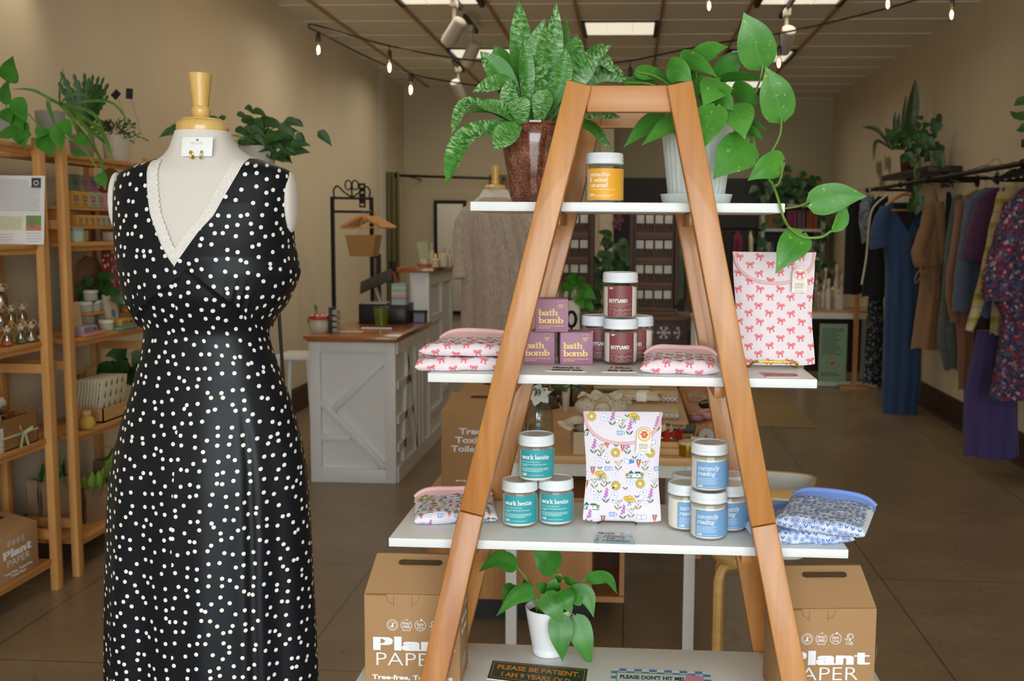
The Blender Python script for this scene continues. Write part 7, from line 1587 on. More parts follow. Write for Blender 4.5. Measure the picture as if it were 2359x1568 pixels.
t = thing('gold_clip', 'small gold hair clip lying above the garden print pouch', 'clip', T(1455, 972)+V((0, .1, 0))); MB().sphere((0, 0, .016), (.025, .015, .016), 0, 14, 8).build('clip', GT, t)
for px, py, l, c in ((1310, 935, 'dark navy patterned scarf heap on the display table', '#2c3548'), (1330, 945, 'brown leopard print fabric heap beside the bud vase', '#6b5535'), (1220, 960, 'dark speckled fabric pouch left behind the flower bottle', '#4a4038')):
    t = thing('fabric_heap', l, 'fabric', T(px, py)+V((0, .25, 0)), 0, 'fabric heaps on the display table'); MB().grid(lambda u, v, px=px: V((.11*cos(2*pi*u)*sin(pi*v/2)*(1+.1*sin(u*31+px)), .08*sin(2*pi*u)*sin(pi*v/2), .06*cos(pi*v/2)+.006*sin(u*25+v*9))), 30, 8, closed_u=True).build('cloth', mat('heap_'+c[1:], c, .9, var=.5, vs=90), t)
t = thing('picture_box', 'dark wooden picture box standing behind the flower bottle', 'frame', T(1300, 928)+V((.05, .5, 0)), -.1); MB().box((0, 0, .06), (.26, .06, .12), bev=.003).build('frame', CWD, t); MB().box((0, -.032, .06), (.2, .004, .07)).build('panel', mat('frame_dark', '#5a2a1c', .5), t)
t = thing('wire_stand', 'black metal wire rack standing behind the strawberry towels', 'rack', T(1395, 915)+V((0, .4, 0))); b = MB()
for s in (-1, 1): b.tube([(s*.09, -.05, 0), (s*.02, .02, .2)], .006, 6); b.tube([(s*.02, .08, 0), (s*.02, .02, .2)], .006, 6)
b.tube([(-.06, -.02, .1), (.06, -.02, .1)], .006, 6); b.build('wire_frame', BM, t)
# ---- narrow side bench to the right with pouches
ys = at(1680, 1000, 5.0).y; z6 = .6; q0, q1 = at(1612, 1000, 5.0).x, at(1668, 1000, 5.0).x; t = thing('side_bench', 'narrow wooden side bench right of the display table', 'bench', ((q0+q1)/2, 5.0, 0)); zz = at(1640, 990, 5.0).z; hw2 = (q1-q0)/2+.03
MB().box((0, .75, zz-.02), (2*hw2, 1.5, .04), bev=.004).build('seat', OAKD, t)
for s in (-1, 1):
    for y in (.05, 1.45): MB().box((s*(hw2-.03), y, (zz-.04)/2), (.04, .04, zz-.04)).build('leg', OAKD, t)
S_ = lambda px, py: V((*atz(px, py, zz+.0004).xy, zz+.0004))
for px, py, l, c, d in ((1640, 948, 'black zipped pouch with gold trim on the side bench', '#1c1a1a', (.07, .05, .03)), (1634, 970, 'pink quilted pouch with gold charm on the side bench', '#c58f96', (.065, .05, .028)), (1605, 975, 'mauve pouch at the left end of the side bench', '#a07a8a', (.04, .05, .025))):
    t = thing('soft_pouch', l, 'pouch', S_(px, py)+V((0, .05, 0)), 0, 'soft pouches on the side bench'); MB().sphere((0, 0, d[2]), d, 0, 18, 10).build('pouch', mat('pouch_'+c[1:], c, .7), t); MB().tube(cat_rom([(-d[0]*.8, -d[1]*.55, d[2]*1.4), (0, -d[1]*.75, d[2]*1.7), (d[0]*.8, -d[1]*.55, d[2]*1.4)], 8), .004, 6).build('zip', GT, t)
t = thing('paper_cards', 'colourful floral cards at the back of the side bench', 'cards', S_(1620, 925)+V((0, .1, 0))); MB().box((0, 0, .006), (.16, .3, .012)).build('card_stack', mat('cards_mixed', '#a98f74', .7, var=.5, vs=25), t)
t = thing('round_ornament', 'flat round white ornament with gold ribbon hanging at the bench front', 'ornament', at(1627, 1004, 4.975)); MB().lathe([(.001, -.004), (.037, -.004), (.038, 0), (.037, .004), (.001, .004)], (0, 0, 0), 32, 0, Matrix.Rotation(pi/2, 4, 'X')).build('disc', mat('disc_white', '#bfbab4', .5), t); MB().sphere((0, -.006, 0), (.007, .004, .007), 0, 10, 6).build('stud', GT, t)
MB().tube(cat_rom([(0, 0, .036), (.002, .01, .07), (-.03, .05, at(1612, 975, 5.05).z-t.location.z)], 8), .002, 5).build('ribbon', GT, t)
# ---- wooden stool with white mesh basket
BIR = wood('birch', '#b98d4e', '#d0a868', 0, .4, 30, .08); YS = 3.62; p = at(1735, 1268, YS); zs = p.z; t = thing('birch_stool', 'round birch stool with bent legs behind the right ladder leg', 'stool', (p.x-.02, YS, 0)); r = sz(84, YS)
MB().lathe([(.001, zs-.025), (r-.004, zs-.025), (r, zs-.02), (r, zs-.004), (r-.004, zs), (.001, zs)], n=48).build('seat', BIR, t)
for a in (-2.55, -.75, .9, 2.3):
    d = V((cos(a), sin(a), 0)); b = MB(); C = cat_rom([d*(r*.35)+V((0, 0, zs-.04)), d*(r*.8)+V((0, 0, zs-.042)), d*(r*.98)+V((0, 0, zs-.075)), d*(r*1.02)+V((0, 0, zs-.15)), d*(r*1.02)], 22); b.tube(C, .018, 8); b.build('leg', BIR, t)
t = thing('mesh_basket', 'white metal mesh basket with birch rim standing on the stool', 'basket', (p.x+.02, YS+.05, zs+.0004), -.25); zb = at(1850, 1130, YS-.1).z-zs
MESH = NT('white_mesh'); ck = MESH.new('ShaderNodeTexVoronoi', Scale=150.0, Randomness=0.0); MESH.link(MESH.coords(), ck.inputs['Vector']); MESH.link(MESH.ramp(ck.outputs['Distance'], [(.28, '#9a8d72'), (.36, '#d5d2c6')]), MESH.b.inputs['Base Color']); MESH = MESH.m
def rr2(a, hx, hy, e=5): c, s = cos(a), sin(a); k = (abs(c)**e+abs(s)**e)**(-1/e); return hx*c*k, hy*s*k
hx, hy = .19, .135
prof = [(.0, .9), (.12*zb, .92), (.3*zb, .94), (.66*zb, .975), (zb, 1.0)]
for i, (nm, m) in enumerate((('base_panel', TWH), ('mesh_band', MESH), ('upper_panel', MESH), ('rim_panel', TWH))):
    (za_, ka), (zb__, kb) = prof[i], prof[i+1]; b = MB()
    b.grid(lambda u, v: V((*[q*(ka+(kb-ka)*v) for q in rr2(2*pi*u, hx, hy)], za_+(zb__-za_)*v)), 64, 2, closed_u=True)
    if i == 0: b.prism([tuple(q*.9 for q in rr2(2*pi*k/40, hx, hy)) for k in range(40)], 0, .003)
    b.build(nm, m, t)
for z in (zb-.012, zb-.05):
    b = MB(); b.grid(lambda u, v: V((*[q*(1.005+(.025 if .25 < v < .75 else 0)) for q in rr2(2*pi*u, hx, hy)], z+(.016 if v in (.25, .5) else -.016))), 64, 4, closed_u=True); b.build('birch_rim', BIR, t)
# ================================================================ clothes along the right wall
def cloth(name, c, var=0, vs=60, sheen=.15): return mat('cloth_'+name, c, .9, sheen=sheen, var=var, vs=vs)
def patterned(name, stops, sc, bands=None):
    t = NT('cloth_'+name); v = t.new('ShaderNodeTexVoronoi', Scale=sc); t.link(t.coords(), v.inputs['Vector']); cc = t.new('ShaderNodeSeparateColor'); t.link(v.outputs['Color'], cc.inputs[0])
    c1 = t.ramp(cc.outputs[0], stops); t.link(c1, t.b.inputs['Base Color']); t.set(Roughness=.9); return t.m
def plaid():
    t = NT('cloth_plaid'); co = t.coords(); sp = t.new('ShaderNodeSeparateXYZ'); t.link(co, sp.inputs[0]); prev = None
    for ax, f, ph in (('Z', 6.5, 0), ('X', 9, .2)):
        m = t.new('ShaderNodeMath', operation='MULTIPLY'); m.inputs[1].default_value = f; t.link(sp.outputs[ax], m.inputs[0]); fr = t.new('ShaderNodeMath', operation='FRACT'); t.link(m.outputs[0], fr.inputs[0])
        c = t.ramp(fr.outputs[0], [(.1, '#b5a583'), (.16, '#9a7f93'), (.22, '#b5a583'), (.5, '#b09a3c'), (.56, '#5c5426'), (.6, '#b09a3c'), (.66, '#5c5426'), (.72, '#b09a3c'), (.8, '#b5a583')])
        if prev: mx = t.new('ShaderNodeMix', data_type='RGBA'); mx.inputs[0].default_value = .3; t.link(prev, mx.inputs[6]); t.link(c, mx.inputs[7]); c = mx.outputs[2]
        prev = c
    t.link(prev, t.b.inputs['Base Color']); t.set(Roughness=.9); return t.m
RX, RZ = 2.32, 2.02
for nm, ya, yb_, lab in (('near', 5.2, 8.15, 'black pipe clothes rail on the right wall, nearer one'), ('far', 8.35, 10.4, 'black pipe clothes rail on the right wall, farther one beyond the blue dress')):
    t = thing('clothes_rail', lab, 'clothes rail', (RX, (ya+yb_)/2, RZ)); hl = (yb_-ya)/2; MB().tube([(0, -hl, 0), (0, hl, 0)], .017, 12).build('rail', BM, t)
    for y in (-hl+.15, hl-.1): MB().tube([(0, y, 0), (XR-RX, y, 0)], .014, 10).build('bracket', BM, t); MB().lathe([(.001, -.006), (.045, -.006), (.045, .006), (.001, .006)], (0, 0, 0), 24, 0, Matrix.Translation((XR-RX-.008, y, 0)) @ Matrix.Rotation(pi/2, 4, 'Y')).build('flange', BM, t)
    for y in (-hl, hl, -hl*.2): MB().sphere((0, y, 0), .027, 0, 12, 8).build('pipe_fitting', BM, t)
HK = mat('hook_chrome', '#b9bcc0', .25, .95)
def garment(name, label, cat, Y, rows, m, group='clothes on the right wall rails', thick=.085, nf=5, sleeves=(), extra=None, hook=True, seed=0):
    r = random.Random(seed or len(label)); R = []
    for py, l, q in rows:
        a, c = at(l, py, Y), at(q, py, Y); R.append((a.z, (a.x+c.x)/2, (c.x-a.x)/2))
    x0 = R[0][1]; t = thing(name, label, cat, (x0, Y, R[-1][0]), 0, group); o = V(t.location); ph = r.uniform(0, 6)
    zs = [q[0] for q in R]
    def sect(v):
        z = zs[0]+(zs[-1]-zs[0])*v
        for p, q in zip(R, R[1:]):
            if z >= q[0]-1e-9: f = (p[0]-z)/max(1e-6, p[0]-q[0]); return z, p[1]+(q[1]-p[1])*f, p[2]+(q[2]-p[2])*f
        return z, R[-1][1], R[-1][2]
    def P(u, v):
        z, c, hw = sect(v); a = 2*pi*u; k = min(1, v*3+.1); d = thick*(.35+.65*k)*.5
        f = 1+.16*k*sin(a*nf+ph+2*v)+.07*k*sin(a*(2*nf+1)+ph)
        return V((c+hw*cos(a)*(1+.02*sin(a*nf+ph)), Y+d*sin(a)*f*min(1.4, .5+hw*6), z+.01*v*sin(a*3+ph)))-o
    b = MB(); b.grid(P, 56, 30, closed_u=True); b.f.append([k for k in range(56)]); b.m.append(0); b.build('cloth', m, t, smooth=70)
    for S in sleeves:
        w0, w1 = S[0]; C = cat_rom([at(px, py, Y-.05)-o for px, py in S[1:]], 18); b = MB(); b.tube(C, [sz(w0+(w1-w0)*i/18, Y)*.5*(1+.05*sin(i*1.7)) for i in range(19)], 12); b.build('sleeve', m, t, smooth=70)
    if hook:
        zt_ = R[0][0]-o.z; b = MB(); b.tube(cat_rom([(0, 0, zt_-.01), (0, 0, RZ-o.z-.01), (RX-x0, 0, RZ+.02-o.z), (RX-x0+.02, 0, RZ-o.z)], 12), .003, 6); b.build('hanger_hook', HK, t)
    if extra: extra(t, o, Y)
    return t
BLK = cloth('black', '#0d0d11'); TAN = cloth('tan', '#8d6a4c'); TAN2 = cloth('dusty_tan', '#8a6450'); BLUE = cloth('slate_blue', '#2c4466'); GREYB = cloth('grey_blue', '#54617a'); PUR = cloth('plum', '#4d2c4c'); SAGE = cloth('sage_denim', '#55625c', .25, 30); BRN = cloth('dark_brown', '#241713'); VIO = cloth('violet', '#3f3160')
BFL = patterned('black_floral', [(.0, '#0c0d12'), (.82, '#0c0d12'), (.86, '#777a80')], 90); NFL = patterned('navy_floral', [(.0, '#18233f'), (.3, '#26334f'), (.42, '#5f1a24'), (.62, '#7c2731'), (.75, '#1b2645'), (.84, '#a5858c'), (.92, '#3a4a6a')], 55); PLD = plaid(); PALE = patterned('pale_print', [(.0, '#6a7480'), (.5, '#8d9096'), (.8, '#3a465a')], 70)
garment('black_jacket', 'black jacket hanging leftmost on the far clothes rail', 'jacket', 10.3, [(458, 1966, 1984), (478, 1952, 1992), (520, 1948, 1997), (600, 1945, 1997), (676, 1943, 1996)], BLK)
garment('print_shirt', 'grey blue print shirt between the two black jackets', 'shirt', 10.05, [(448, 1994, 2012), (470, 1980, 2018), (510, 1978, 2018), (560, 1986, 2014)], PALE)
def cream_edge(t, o, Y): MB().tube(cat_rom([at(x, y, Y-.06)-o for x, y in ((2046, 446), (2012, 478), (2002, 520), (1996, 590), (1985, 655))], 16), .016, 8, flat=.5).build('cream_facing', CREAMP, t)
garment('black_coat', 'black coat with a cream front facing on the far clothes rail', 'coat', 9.8, [(452, 2022, 2046), (472, 2004, 2046), (540, 2000, 2046), (620, 1992, 2044), (684, 1983, 2040)], BLK, extra=cream_edge)
garment('floral_black_dress', 'black dress with tiny white floral print below the black coat', 'dress', 9.92, [(600, 2006, 2034), (700, 1999, 2035), (800, 1993, 2035), (882, 1987, 2034)], BFL)
def blue_extra(t, o, Y):
    P = lambda x, y, d=-.075: at(x, y, Y+d)-o
    b = MB(); b.add([P(2054, 469), P(2124, 469), P(2091, 532), P(2089, 470, -.05)], [(0, 2, 1)]); b.build('neckline_dark_patch', BLK, t)  # flat black patch set in front to darken the V-neck opening
    b = MB(); b.tube(cat_rom([P(2040, 474, -.02), P(2064, 456, -.02), P(2088, 447, -.02), P(2110, 460, -.02), P(2132, 480, -.02)], 12), .013, 8); b.tube([P(2052, 484), P(2126, 484)], .009, 8); b.build('wooden_hanger', HW, t)
garment('blue_maxi_dress', 'long slate blue V-neck maxi dress facing the camera on the far rail', 'dress', 9.4, [(466, 2040, 2130), (480, 2034, 2132), (520, 2034, 2130), (570, 2036, 2124), (612, 2040, 2118), (640, 2040, 2120), (760, 2036, 2123), (880, 2032, 2122), (968, 2032, 2110)], BLUE, thick=.12, nf=9, sleeves=[((26, 44), (2042, 478), (2028, 510), (2022, 545), (2026, 570))], extra=blue_extra)
def belt(t, o, Y): MB().tube(cat_rom([at(x, y, Y-.09)-o for x, y in ((2168, 606), (2140, 612), (2122, 618), (2108, 640), (2112, 652), (2124, 632), (2138, 640), (2140, 670))], 20), .014, 8, flat=.4).build('tie_belt', TAN, t)
garment('tan_trench', 'tan belted trench dress hanging right of the blue maxi dress', 'coat', 9.0, [(430, 2147, 2153), (456, 2139, 2161), (520, 2132, 2168), (570, 2122, 2170), (608, 2122, 2172), (660, 2118, 2178), (740, 2106, 2172), (802, 2098, 2164)], TAN, thick=.14, sleeves=[((26, 34), (2142, 465), (2134, 520), (2116, 580), (2124, 610)), ((26, 34), (2160, 465), (2170, 540), (2180, 630), (2168, 690))], extra=belt)
garment('black_slip_dress', 'black strappy dress behind the tan trench dress', 'dress', 8.75, [(442, 2180, 2190), (466, 2178, 2196), (560, 2176, 2196), (640, 2166, 2190), (692, 2162, 2186)], BLK)
garment('sage_dress', 'sage denim dress with pale straps on the right wall rail', 'dress', 8.45, [(448, 2196, 2218), (480, 2190, 2226), (560, 2178, 2222), (660, 2170, 2216), (780, 2158, 2206), (850, 2174, 2206)], SAGE)
garment('tan_jumpsuit', 'dusty tan long-sleeved jumpsuit on the near rail', 'jumpsuit', 8.05, [(437, 2248, 2282), (456, 2212, 2286), (500, 2206, 2282), (600, 2200, 2262), (690, 2198, 2252), (800, 2206, 2242), (896, 2208, 2236)], TAN2, sleeves=[((24, 20), (2214, 462), (2206, 540), (2190, 640), (2192, 700), (2200, 740))])
garment('grey_blue_shirt', 'grey blue shirt with rolled cuff on the near rail', 'shirt', 7.75, [(432, 2268, 2300), (448, 2240, 2298), (520, 2234, 2292), (620, 2222, 2290), (700, 2214, 2290)], GREYB, sleeves=[((34, 40), (2242, 458), (2232, 540), (2218, 640), (2214, 715))])
garment('plum_top', 'plum purple short-sleeved top on the near rail', 'top', 7.5, [(432, 2290, 2318), (450, 2264, 2320), (520, 2256, 2310), (620, 2250, 2300)], PUR, sleeves=[((36, 54), (2268, 462), (2252, 530), (2240, 600))])
garment('brown_trousers', 'dark brown trousers hanging low between the shirts and the violet skirt', 'trousers', 7.35, [(640, 2262, 2318), (740, 2246, 2314), (850, 2240, 2304), (906, 2236, 2296)], BRN, nf=4)
garment('blue_sleeve_shirt', 'denim blue shirt with gathered cuff behind the plaid shirt', 'shirt', 7.25, [(600, 2276, 2310), (680, 2262, 2300), (700, 2254, 2290), (730, 2258, 2284)], cloth('denim', '#3f5a7c'))
garment('plaid_shirt', 'yellow and tan plaid shirt with a long hanging sleeve', 'shirt', 7.0, [(412, 2338, 2372), (436, 2314, 2376), (520, 2308, 2370), (640, 2290, 2340), (768, 2280, 2316)], PLD, sleeves=[((44, 18), (2322, 446), (2300, 520), (2276, 620), (2250, 710), (2232, 762))])
garment('navy_floral_dress', 'navy dress with red and pink floral print at the right edge', 'dress', 6.55, [(425, 2366, 2420), (450, 2335, 2450), (520, 2318, 2450), (600, 2302, 2445), (690, 2288, 2440), (722, 2308, 2430), (800, 2302, 2440), (920, 2276, 2460)], NFL, thick=.16, nf=9, sleeves=[((60, 74), (2345, 470), (2320, 560), (2300, 640), (2300, 690))])
garment('violet_skirt', 'long pleated violet skirt hanging low at the right', 'skirt', 7.05, [(760, 2252, 2330), (900, 2222, 2342), (980, 2220, 2343), (1050, 2222, 2345)], VIO, nf=12, thick=.12)
for k in range(6):
    hanger('empty_hanger', 'chrome hook of a closely packed hanger on the near clothes rail', V((RX, 5.9+.12*k, RZ+.0)), 0, .26, BM, 'closely packed hangers on the near rail', .1, True, .005)
# wall shelves with plants
DW = wood('dark_shelf', '#22140c', '#38231a', 1, .5, 20, .08)
for ya, yb_, z, lab in ((8.9, 10.5, at(2157, 388, 8.9).z-.025, 'dark floating wall shelf carrying the snake plant and pothos'), (5.0, 6.85, 2.15, 'dark floating wall shelf cut by the right edge of the frame')):
    t = thing('wall_shelf', lab, 'shelf', (XR-.14, (ya+yb_)/2, z)); MB().box((0, 0, .025), (.28, yb_-ya, .05), bev=.003).build('board', DW, t)
    for s in (-1, 1): MB().box((.09, s*(yb_-ya)*.35, -.06), (.1, .03, .12)).build('bracket', DW, t)
zt = at(2157, 388, 8.9).z+.0255; p = V((2.6, 10.05, zt)); to = V(p)
TER = mat('pot_redbrown', '#4a1f18', .5)
t = potted('sansevieria', 'tall sansevieria in a red-brown pot on the dark wall shelf', p, (.075, .16, .06), TER, [], 'plants on the dark wall shelves'); b = MB(); Yq = 9.95; SG = m_leaf('sword_leaf', '#27381a', '#4a5a2a', '#8a8a3a', .8); c0 = V((0, 0, .15))
for bs, tp, w, mid in (((2078, 345), (2109, 180), 24, (2098, 280)), ((2074, 345), (2087, 217), 9, (2082, 280)), ((2060, 345), (2062, 255), 9, None), ((2066, 345), (2072, 258), 9, None), ((2055, 345), (1985, 292), 8, (2022, 300)), ((2056, 345), (2012, 370), 7, (2020, 325)), ((2058, 345), (2038, 292), 7, (2050, 310)), ((2060, 345), (2030, 310), 6, (2045, 318)), ((2088, 340), (2104, 275), 8, None)):
    P = [at(*bs, Yq)-to]+([at(*mid, Yq)-to] if mid else [])+[at(*tp, Yq)-to]
    leaf_grid(b, P if mid else [P[0], P[0].lerp(P[1], .5), P[1]], sz(w*1.2, Yq), V((0, -1, .1)), SWORD, .35, 2, 12)
b.build('leaves', SG, t, smooth=80)
p = V((2.62, 9.2, zt)); to = V(p); t = potted('shelf_pothos', 'bushy pothos trailing over the near end of the dark wall shelf', p, (.06, .14, .05), mat('pot_grey_white', '#9d978a', .5), [], 'plants on the dark wall shelves'); b = MB(); sb = MB(); r = random.Random(31)
for _ in range(60):
    px, py = r.gauss(2118, 26), r.gauss(325, 24)
    q = at(px, py, 9.2+r.uniform(-.25, .25))-to; d = V((r.uniform(-.7, .7), r.uniform(-.4, .1), -.7+r.uniform(-.3, .6))).normalized(); L = r.uniform(.07, .12); leaf_grid(b, [q, q+d*L*.5, q+d*L], L*.8, V((r.uniform(-.5, .5), -1, .4)), HEART, .2, 2, 7)
for px, py in ((2165, 282), (2160, 345), (2168, 362), (2112, 392), (2108, 405), (2116, 420), (2106, 440), (2100, 455), (2114, 470), (2120, 450), (2096, 465)):
    q = at(px, py, 8.8)-to; L = sz(26, 8.8); d = V((r.uniform(-.3, .3), -.1, -1)).normalized(); leaf_grid(b, [q, q+d*L*.5, q+d*L], L*.75, V((r.uniform(-.5, .5), -1, .3)), HEART, .2, 2, 8)
sb.tube(cat_rom([V((0, 0, .12)), at(2110, 380, 8.8)-to, at(2112, 430, 8.8)-to, at(2108, 470, 8.8)-to], 12), .004, 5); b.build('leaves', DARKL, t, smooth=80); sb.build('stems', STEM, t)
t = thing('glass_bottle', 'small clear glass bottle between the plants on the dark wall shelf', 'bottle', (2.57, 9.6, zt)); MB().lathe([(.001, 0), (.03, 0), (.03, .12), (.012, .17), (.012, .2)], n=20, caps=False).build('bottle', m_glass('shelf_glass', '#b9b9a9', .5), t)
p = V((2.6, 6.2, 2.2005)); to = V(p); t = potted('edge_plant', 'plant with pointed leaves cut by the right frame edge', p, (.07, .14, .06), TER, [('leaves', lambda b: [leaf_grid(b, [V((.0, .1, .15)), at(mx_, my_, 6.3)-to, at(x, y, 6.35)-to], sz(24, 6.3), V((0, -1, .4)), OVAL, .2, 2, 9) for x, y, mx_, my_ in ((2335, 243, 2365, 232), (2326, 256, 2360, 268), (2390, 210, 2385, 260), (2340, 300, 2370, 290))], DARKL)], 'plants on the dark wall shelves')
WIRE = mat('script_wire', '#5c5442', .6); t = thing('wire_script', 'small grey wire script decoration on the right wall below the plant shelf', 'wall decoration', (XR-.02, 11.6, at(2005, 400, 11.6).z)); b = MB()
for k, (y, z) in enumerate(((.28, .08), (-.1, .1), (.1, -.12))): b.tube(cat_rom([(0, y-.02*i*1.0, z+.07*sin(i*1.9+k)*(1 if i % 3 else 1.8)) for i in range(14)], 50), .003, 5)
b.build('wire', WIRE, t)
# ================================================================ back of the shop
def ground(px, py, z): p = atz(px, py, z); return V((p.x, p.y, z))
# white desk with bottles
YW = 11.0; a, c = at(1672, 712, YW), at(2028, 712, YW); zd = a.z; t = thing('white_desk', 'white desk with a wooden top near the back right corner', 'desk', ((a.x+c.x)/2, YW, 0)); hw = (c.x-a.x)/2
MB().box((0, .3, zd-.012), (2*hw, .62, .024)).build('wooden_top', OAKD, t); MB().box((0, 0, zd-.055), (2*hw, .03, .06)).build('apron', TWH, t); MB().box((0, .02, .03), (2*hw, .04, .05)).build('lower_rail', TWH, t)
for s in (-1, 0, 1):
    for y in (.02, .57): MB().box((s*(hw-.03), y, (zd-.03)/2), (.06, .05, zd-.03)).build('leg', TWH, t)
MB().box((0, .6, zd*.5), (2*hw-.1, .02, zd*.8)).build('back_panel', mat('desk_shadow_panel', '#3f3324', .7), t)  # dark sheet put in for the shade below the desk top
t = thing('wooden_post', 'slim wooden clothes stand post with a block top beside the desk', 'stand', V((at(1973, 700, YW-.12).x, YW-.14, 0))); zz = at(1973, 655, YW-.1).z; MB().box((0, 0, zz/2), (.045, .045, zz)).build('post', OAKD, t); MB().box((.02, 0, zz), (.13, .09, .1), bev=.01).build('block', mat('block_yellow', '#a8792c', .6), t); MB().box((0, 0, .015), (.3, .12, .03)).build('foot_base', OAKD, t)
a, c = at(1888, 745, YW-.1), at(1947, 878, YW-.1); t = thing('sage_signboard', 'sage green printed signboard leaning under the white desk', 'sign', ((a.x+c.x)/2, YW-.12, c.z)); w_, h_ = c.x-a.x, a.z-c.z; MB().box((0, 0, h_/2), (w_, .012, h_)).build('board', mat('signboard_sage', '#7d9a78', .6), t)
A = Art(); r = random.Random(9)
for k in range(13): A.greek(-w_*.4, h_*(.9-.036*k), w_*(.78 if k < 2 else r.uniform(.5, .72)), h_*.016, 0, 1, r)
for k in range(10): a_ = 2*pi*k/10; A.ell(.055*cos(a_), h_*.32+.055*sin(a_), .01, .008, 1, 1, 6, a_)
A.ell(0, h_*.32, .025, .018, 1, 1); A.greek(-w_*.4, h_*.14, w_*.6, h_*.018, 0, 1, r); A.greek(-w_*.4, h_*.1, w_*.7, h_*.018, 0, 1, r); b = MB(); A.put(b, plane_fn((0, -.0065, 0), (1, 0, 0), (0, 0, 1)), .0008); b.build('print', [mat('sign_ink', '#3d5240', .7), mat('sign_red', '#a8503a', .7)], t)
zt = zd+.0004; BOTS = [(1886, 40, 5), (1897, 52, 6), (1908, 70, 6), (1919, 48, 9), (1931, 46, 10), (1943, 38, 8), (1880, 66, 4), (1900, 90, 5), (1925, 100, 5), (1868, 34, 6), (1855, 50, 5), (1938, 80, 4), (1845, 40, 6), (1830, 52, 5)]
nm = ['short', 'rounded', 'tall', 'wide', 'widest', 'squat', 'slim', 'slender tall', 'tallest', 'low', 'narrow', 'slim tall', 'plain', 'capped']
for k, (px, h, w_) in enumerate(BOTS):
    yy = YW+.1+.045*(k*5 % 9); u = sz(1, yy); zb = .0 if h < 60 else .12
    t = thing('desk_bottle', f'{nm[k]} pale bottle or candle on the white desk, '+('back row' if h >= 60 else 'front row'), 'bottle', V((at(px, 700, yy).x, yy, zt)), 0, 'pale bottles on the white desk'); MB().lathe([(.001, 0), (w_*u, 0), (w_*u, h*u*.62), (w_*u*.45, h*u*.72), (w_*u*.45, h*u*.86), (.001, h*u*.86)], n=16).build('bottle', BTW if k % 3 else mat('jar_smoke', '#8f8a78', .4), t); MB().lathe([(w_*u*.6, h*u*.84), (w_*u*.6, h*u), (.001, h*u)], n=14).build('cap', TWH if k % 2 else CORK, t)
t = thing('dried_wreath', 'tan dried flower wreath above the desk bottles', 'wreath', V((at(1912, 645, YW+.42).x, YW+.42, at(1912, 645, YW+.42).z))); b = MB(); r = random.Random(2)
for k in range(120): a_ = r.uniform(0, 2*pi); c_ = V((.16*cos(a_), r.uniform(-.03, .03), .1*sin(a_))); d = rand_unit(r); leaf_grid(b, [c_, c_+d*.02, c_+d*.045], .012, V((0, -1, 0)), OVAL, .2, 1, 3)
b.build('dried_stems', mat('dried_tan', '#8f7448', .9), t); MB().tube([(0, 0, -.1), (0, .0, zt-t.location.z)], .008, 6).build('stand', BM, t)
# white cubby shelf with books and plants
YS2 = 14.1; zl_ = [at(1820, y, YS2).z for y in (890, 730, 660, 592, 527, 470)]; a, c = at(1752, 600, YS2).x, at(1898, 600, YS2).x; t = thing('white_shelf_unit', 'white open shelf unit against the dark back panel', 'shelving unit', ((a+c)/2, YS2, 0)); hw = (c-a)/2
for s in (-1, 1): MB().box((s*(hw-.02), .14, zl_[-1]/2), (.04, .28, zl_[-1])).build('side_panel', TWH, t)
for z in zl_[1:]: MB().box((0, .14, z-.018), (2*hw, .28, .036)).build('shelf', TWH, t)
def unit(name, label, cat, p0, p1, z, py, m, group, dy=.05, nm2='block'):
    x0_, x1_ = at(p0, 500, YS2).x, at(p1, 500, YS2).x; h = at(1800, py, YS2).z-z; t = thing(name, label, cat, ((x0_+x1_)/2, YS2+dy+.08, z+.0004), 0, group); MB().box((0, 0, h/2), (x1_-x0_-.004, .16, h), bev=.004).build(nm2, m, t); return t
ords = ['first', 'second', 'third', 'fourth', 'fifth']
for k in range(4): unit('pink_book', f'magenta boxed book on the upper white shelf, {ords[k]} from the left', 'book', 1813+6*k, 1818.5+6*k, zl_[4], 484, mat('book_pink%d' % (k % 2), ['#8a3050', '#9a4a68'][k % 2], .6), 'magenta books on the white shelf')
for k in range(3): unit('mauve_book', f'mauve book in the middle of the upper white shelf, {ords[k]} from the left', 'book', 1839+6*k, 1844.5+6*k, zl_[4], 483, mat('book_mauve%d' % (k % 2), ['#7a5d6c', '#6d4f64'][k % 2], .6), 'mauve books on the white shelf')
for k in range(4): unit('orange_book', f'orange book at the right of the upper white shelf, {ords[k]} from the left', 'book', 1860+6*k, 1865.5+6*k, zl_[4], 485, mat('book_orange%d' % (k % 2), ['#9a4f1c', '#a8642a'][k % 2], .6), 'orange books on the white shelf')
unit('kraft_bin', 'kraft coloured basket at the left of the upper white shelf', 'basket', 1762, 1804, zl_[4], 494, mat('bin_kraft', '#8a6844', .8, var=.3, vs=120), None)
unit('picture_card', 'small framed card on the second white shelf', 'card', 1766, 1780, zl_[3], 558, mat('frame_card', '#a39a8d', .6), None); unit('dark_bottle', 'dark bottle with pale label on the second white shelf', 'bottle', 1781, 1788, zl_[3], 560, mat('bottle_dark', '#2d2a28', .3), None)
unit('storage_jar', 'clear storage jar on the second white shelf', 'jar', 1868, 1882, zl_[3], 554, mat('jar_misty', '#8d8a80', .2), None)
p = V((at(1822, 467, YS2).x, YS2+.14, zl_[5]+.0004)); to = V(p); t = potted('vine_plant', 'leafy vine in a white pot on top of the white shelf unit', p, (sz(13, YS2), sz(30, YS2), sz(11, YS2)), TWH, [], 'plants at the back wall'); b = MB(); r = random.Random(41)
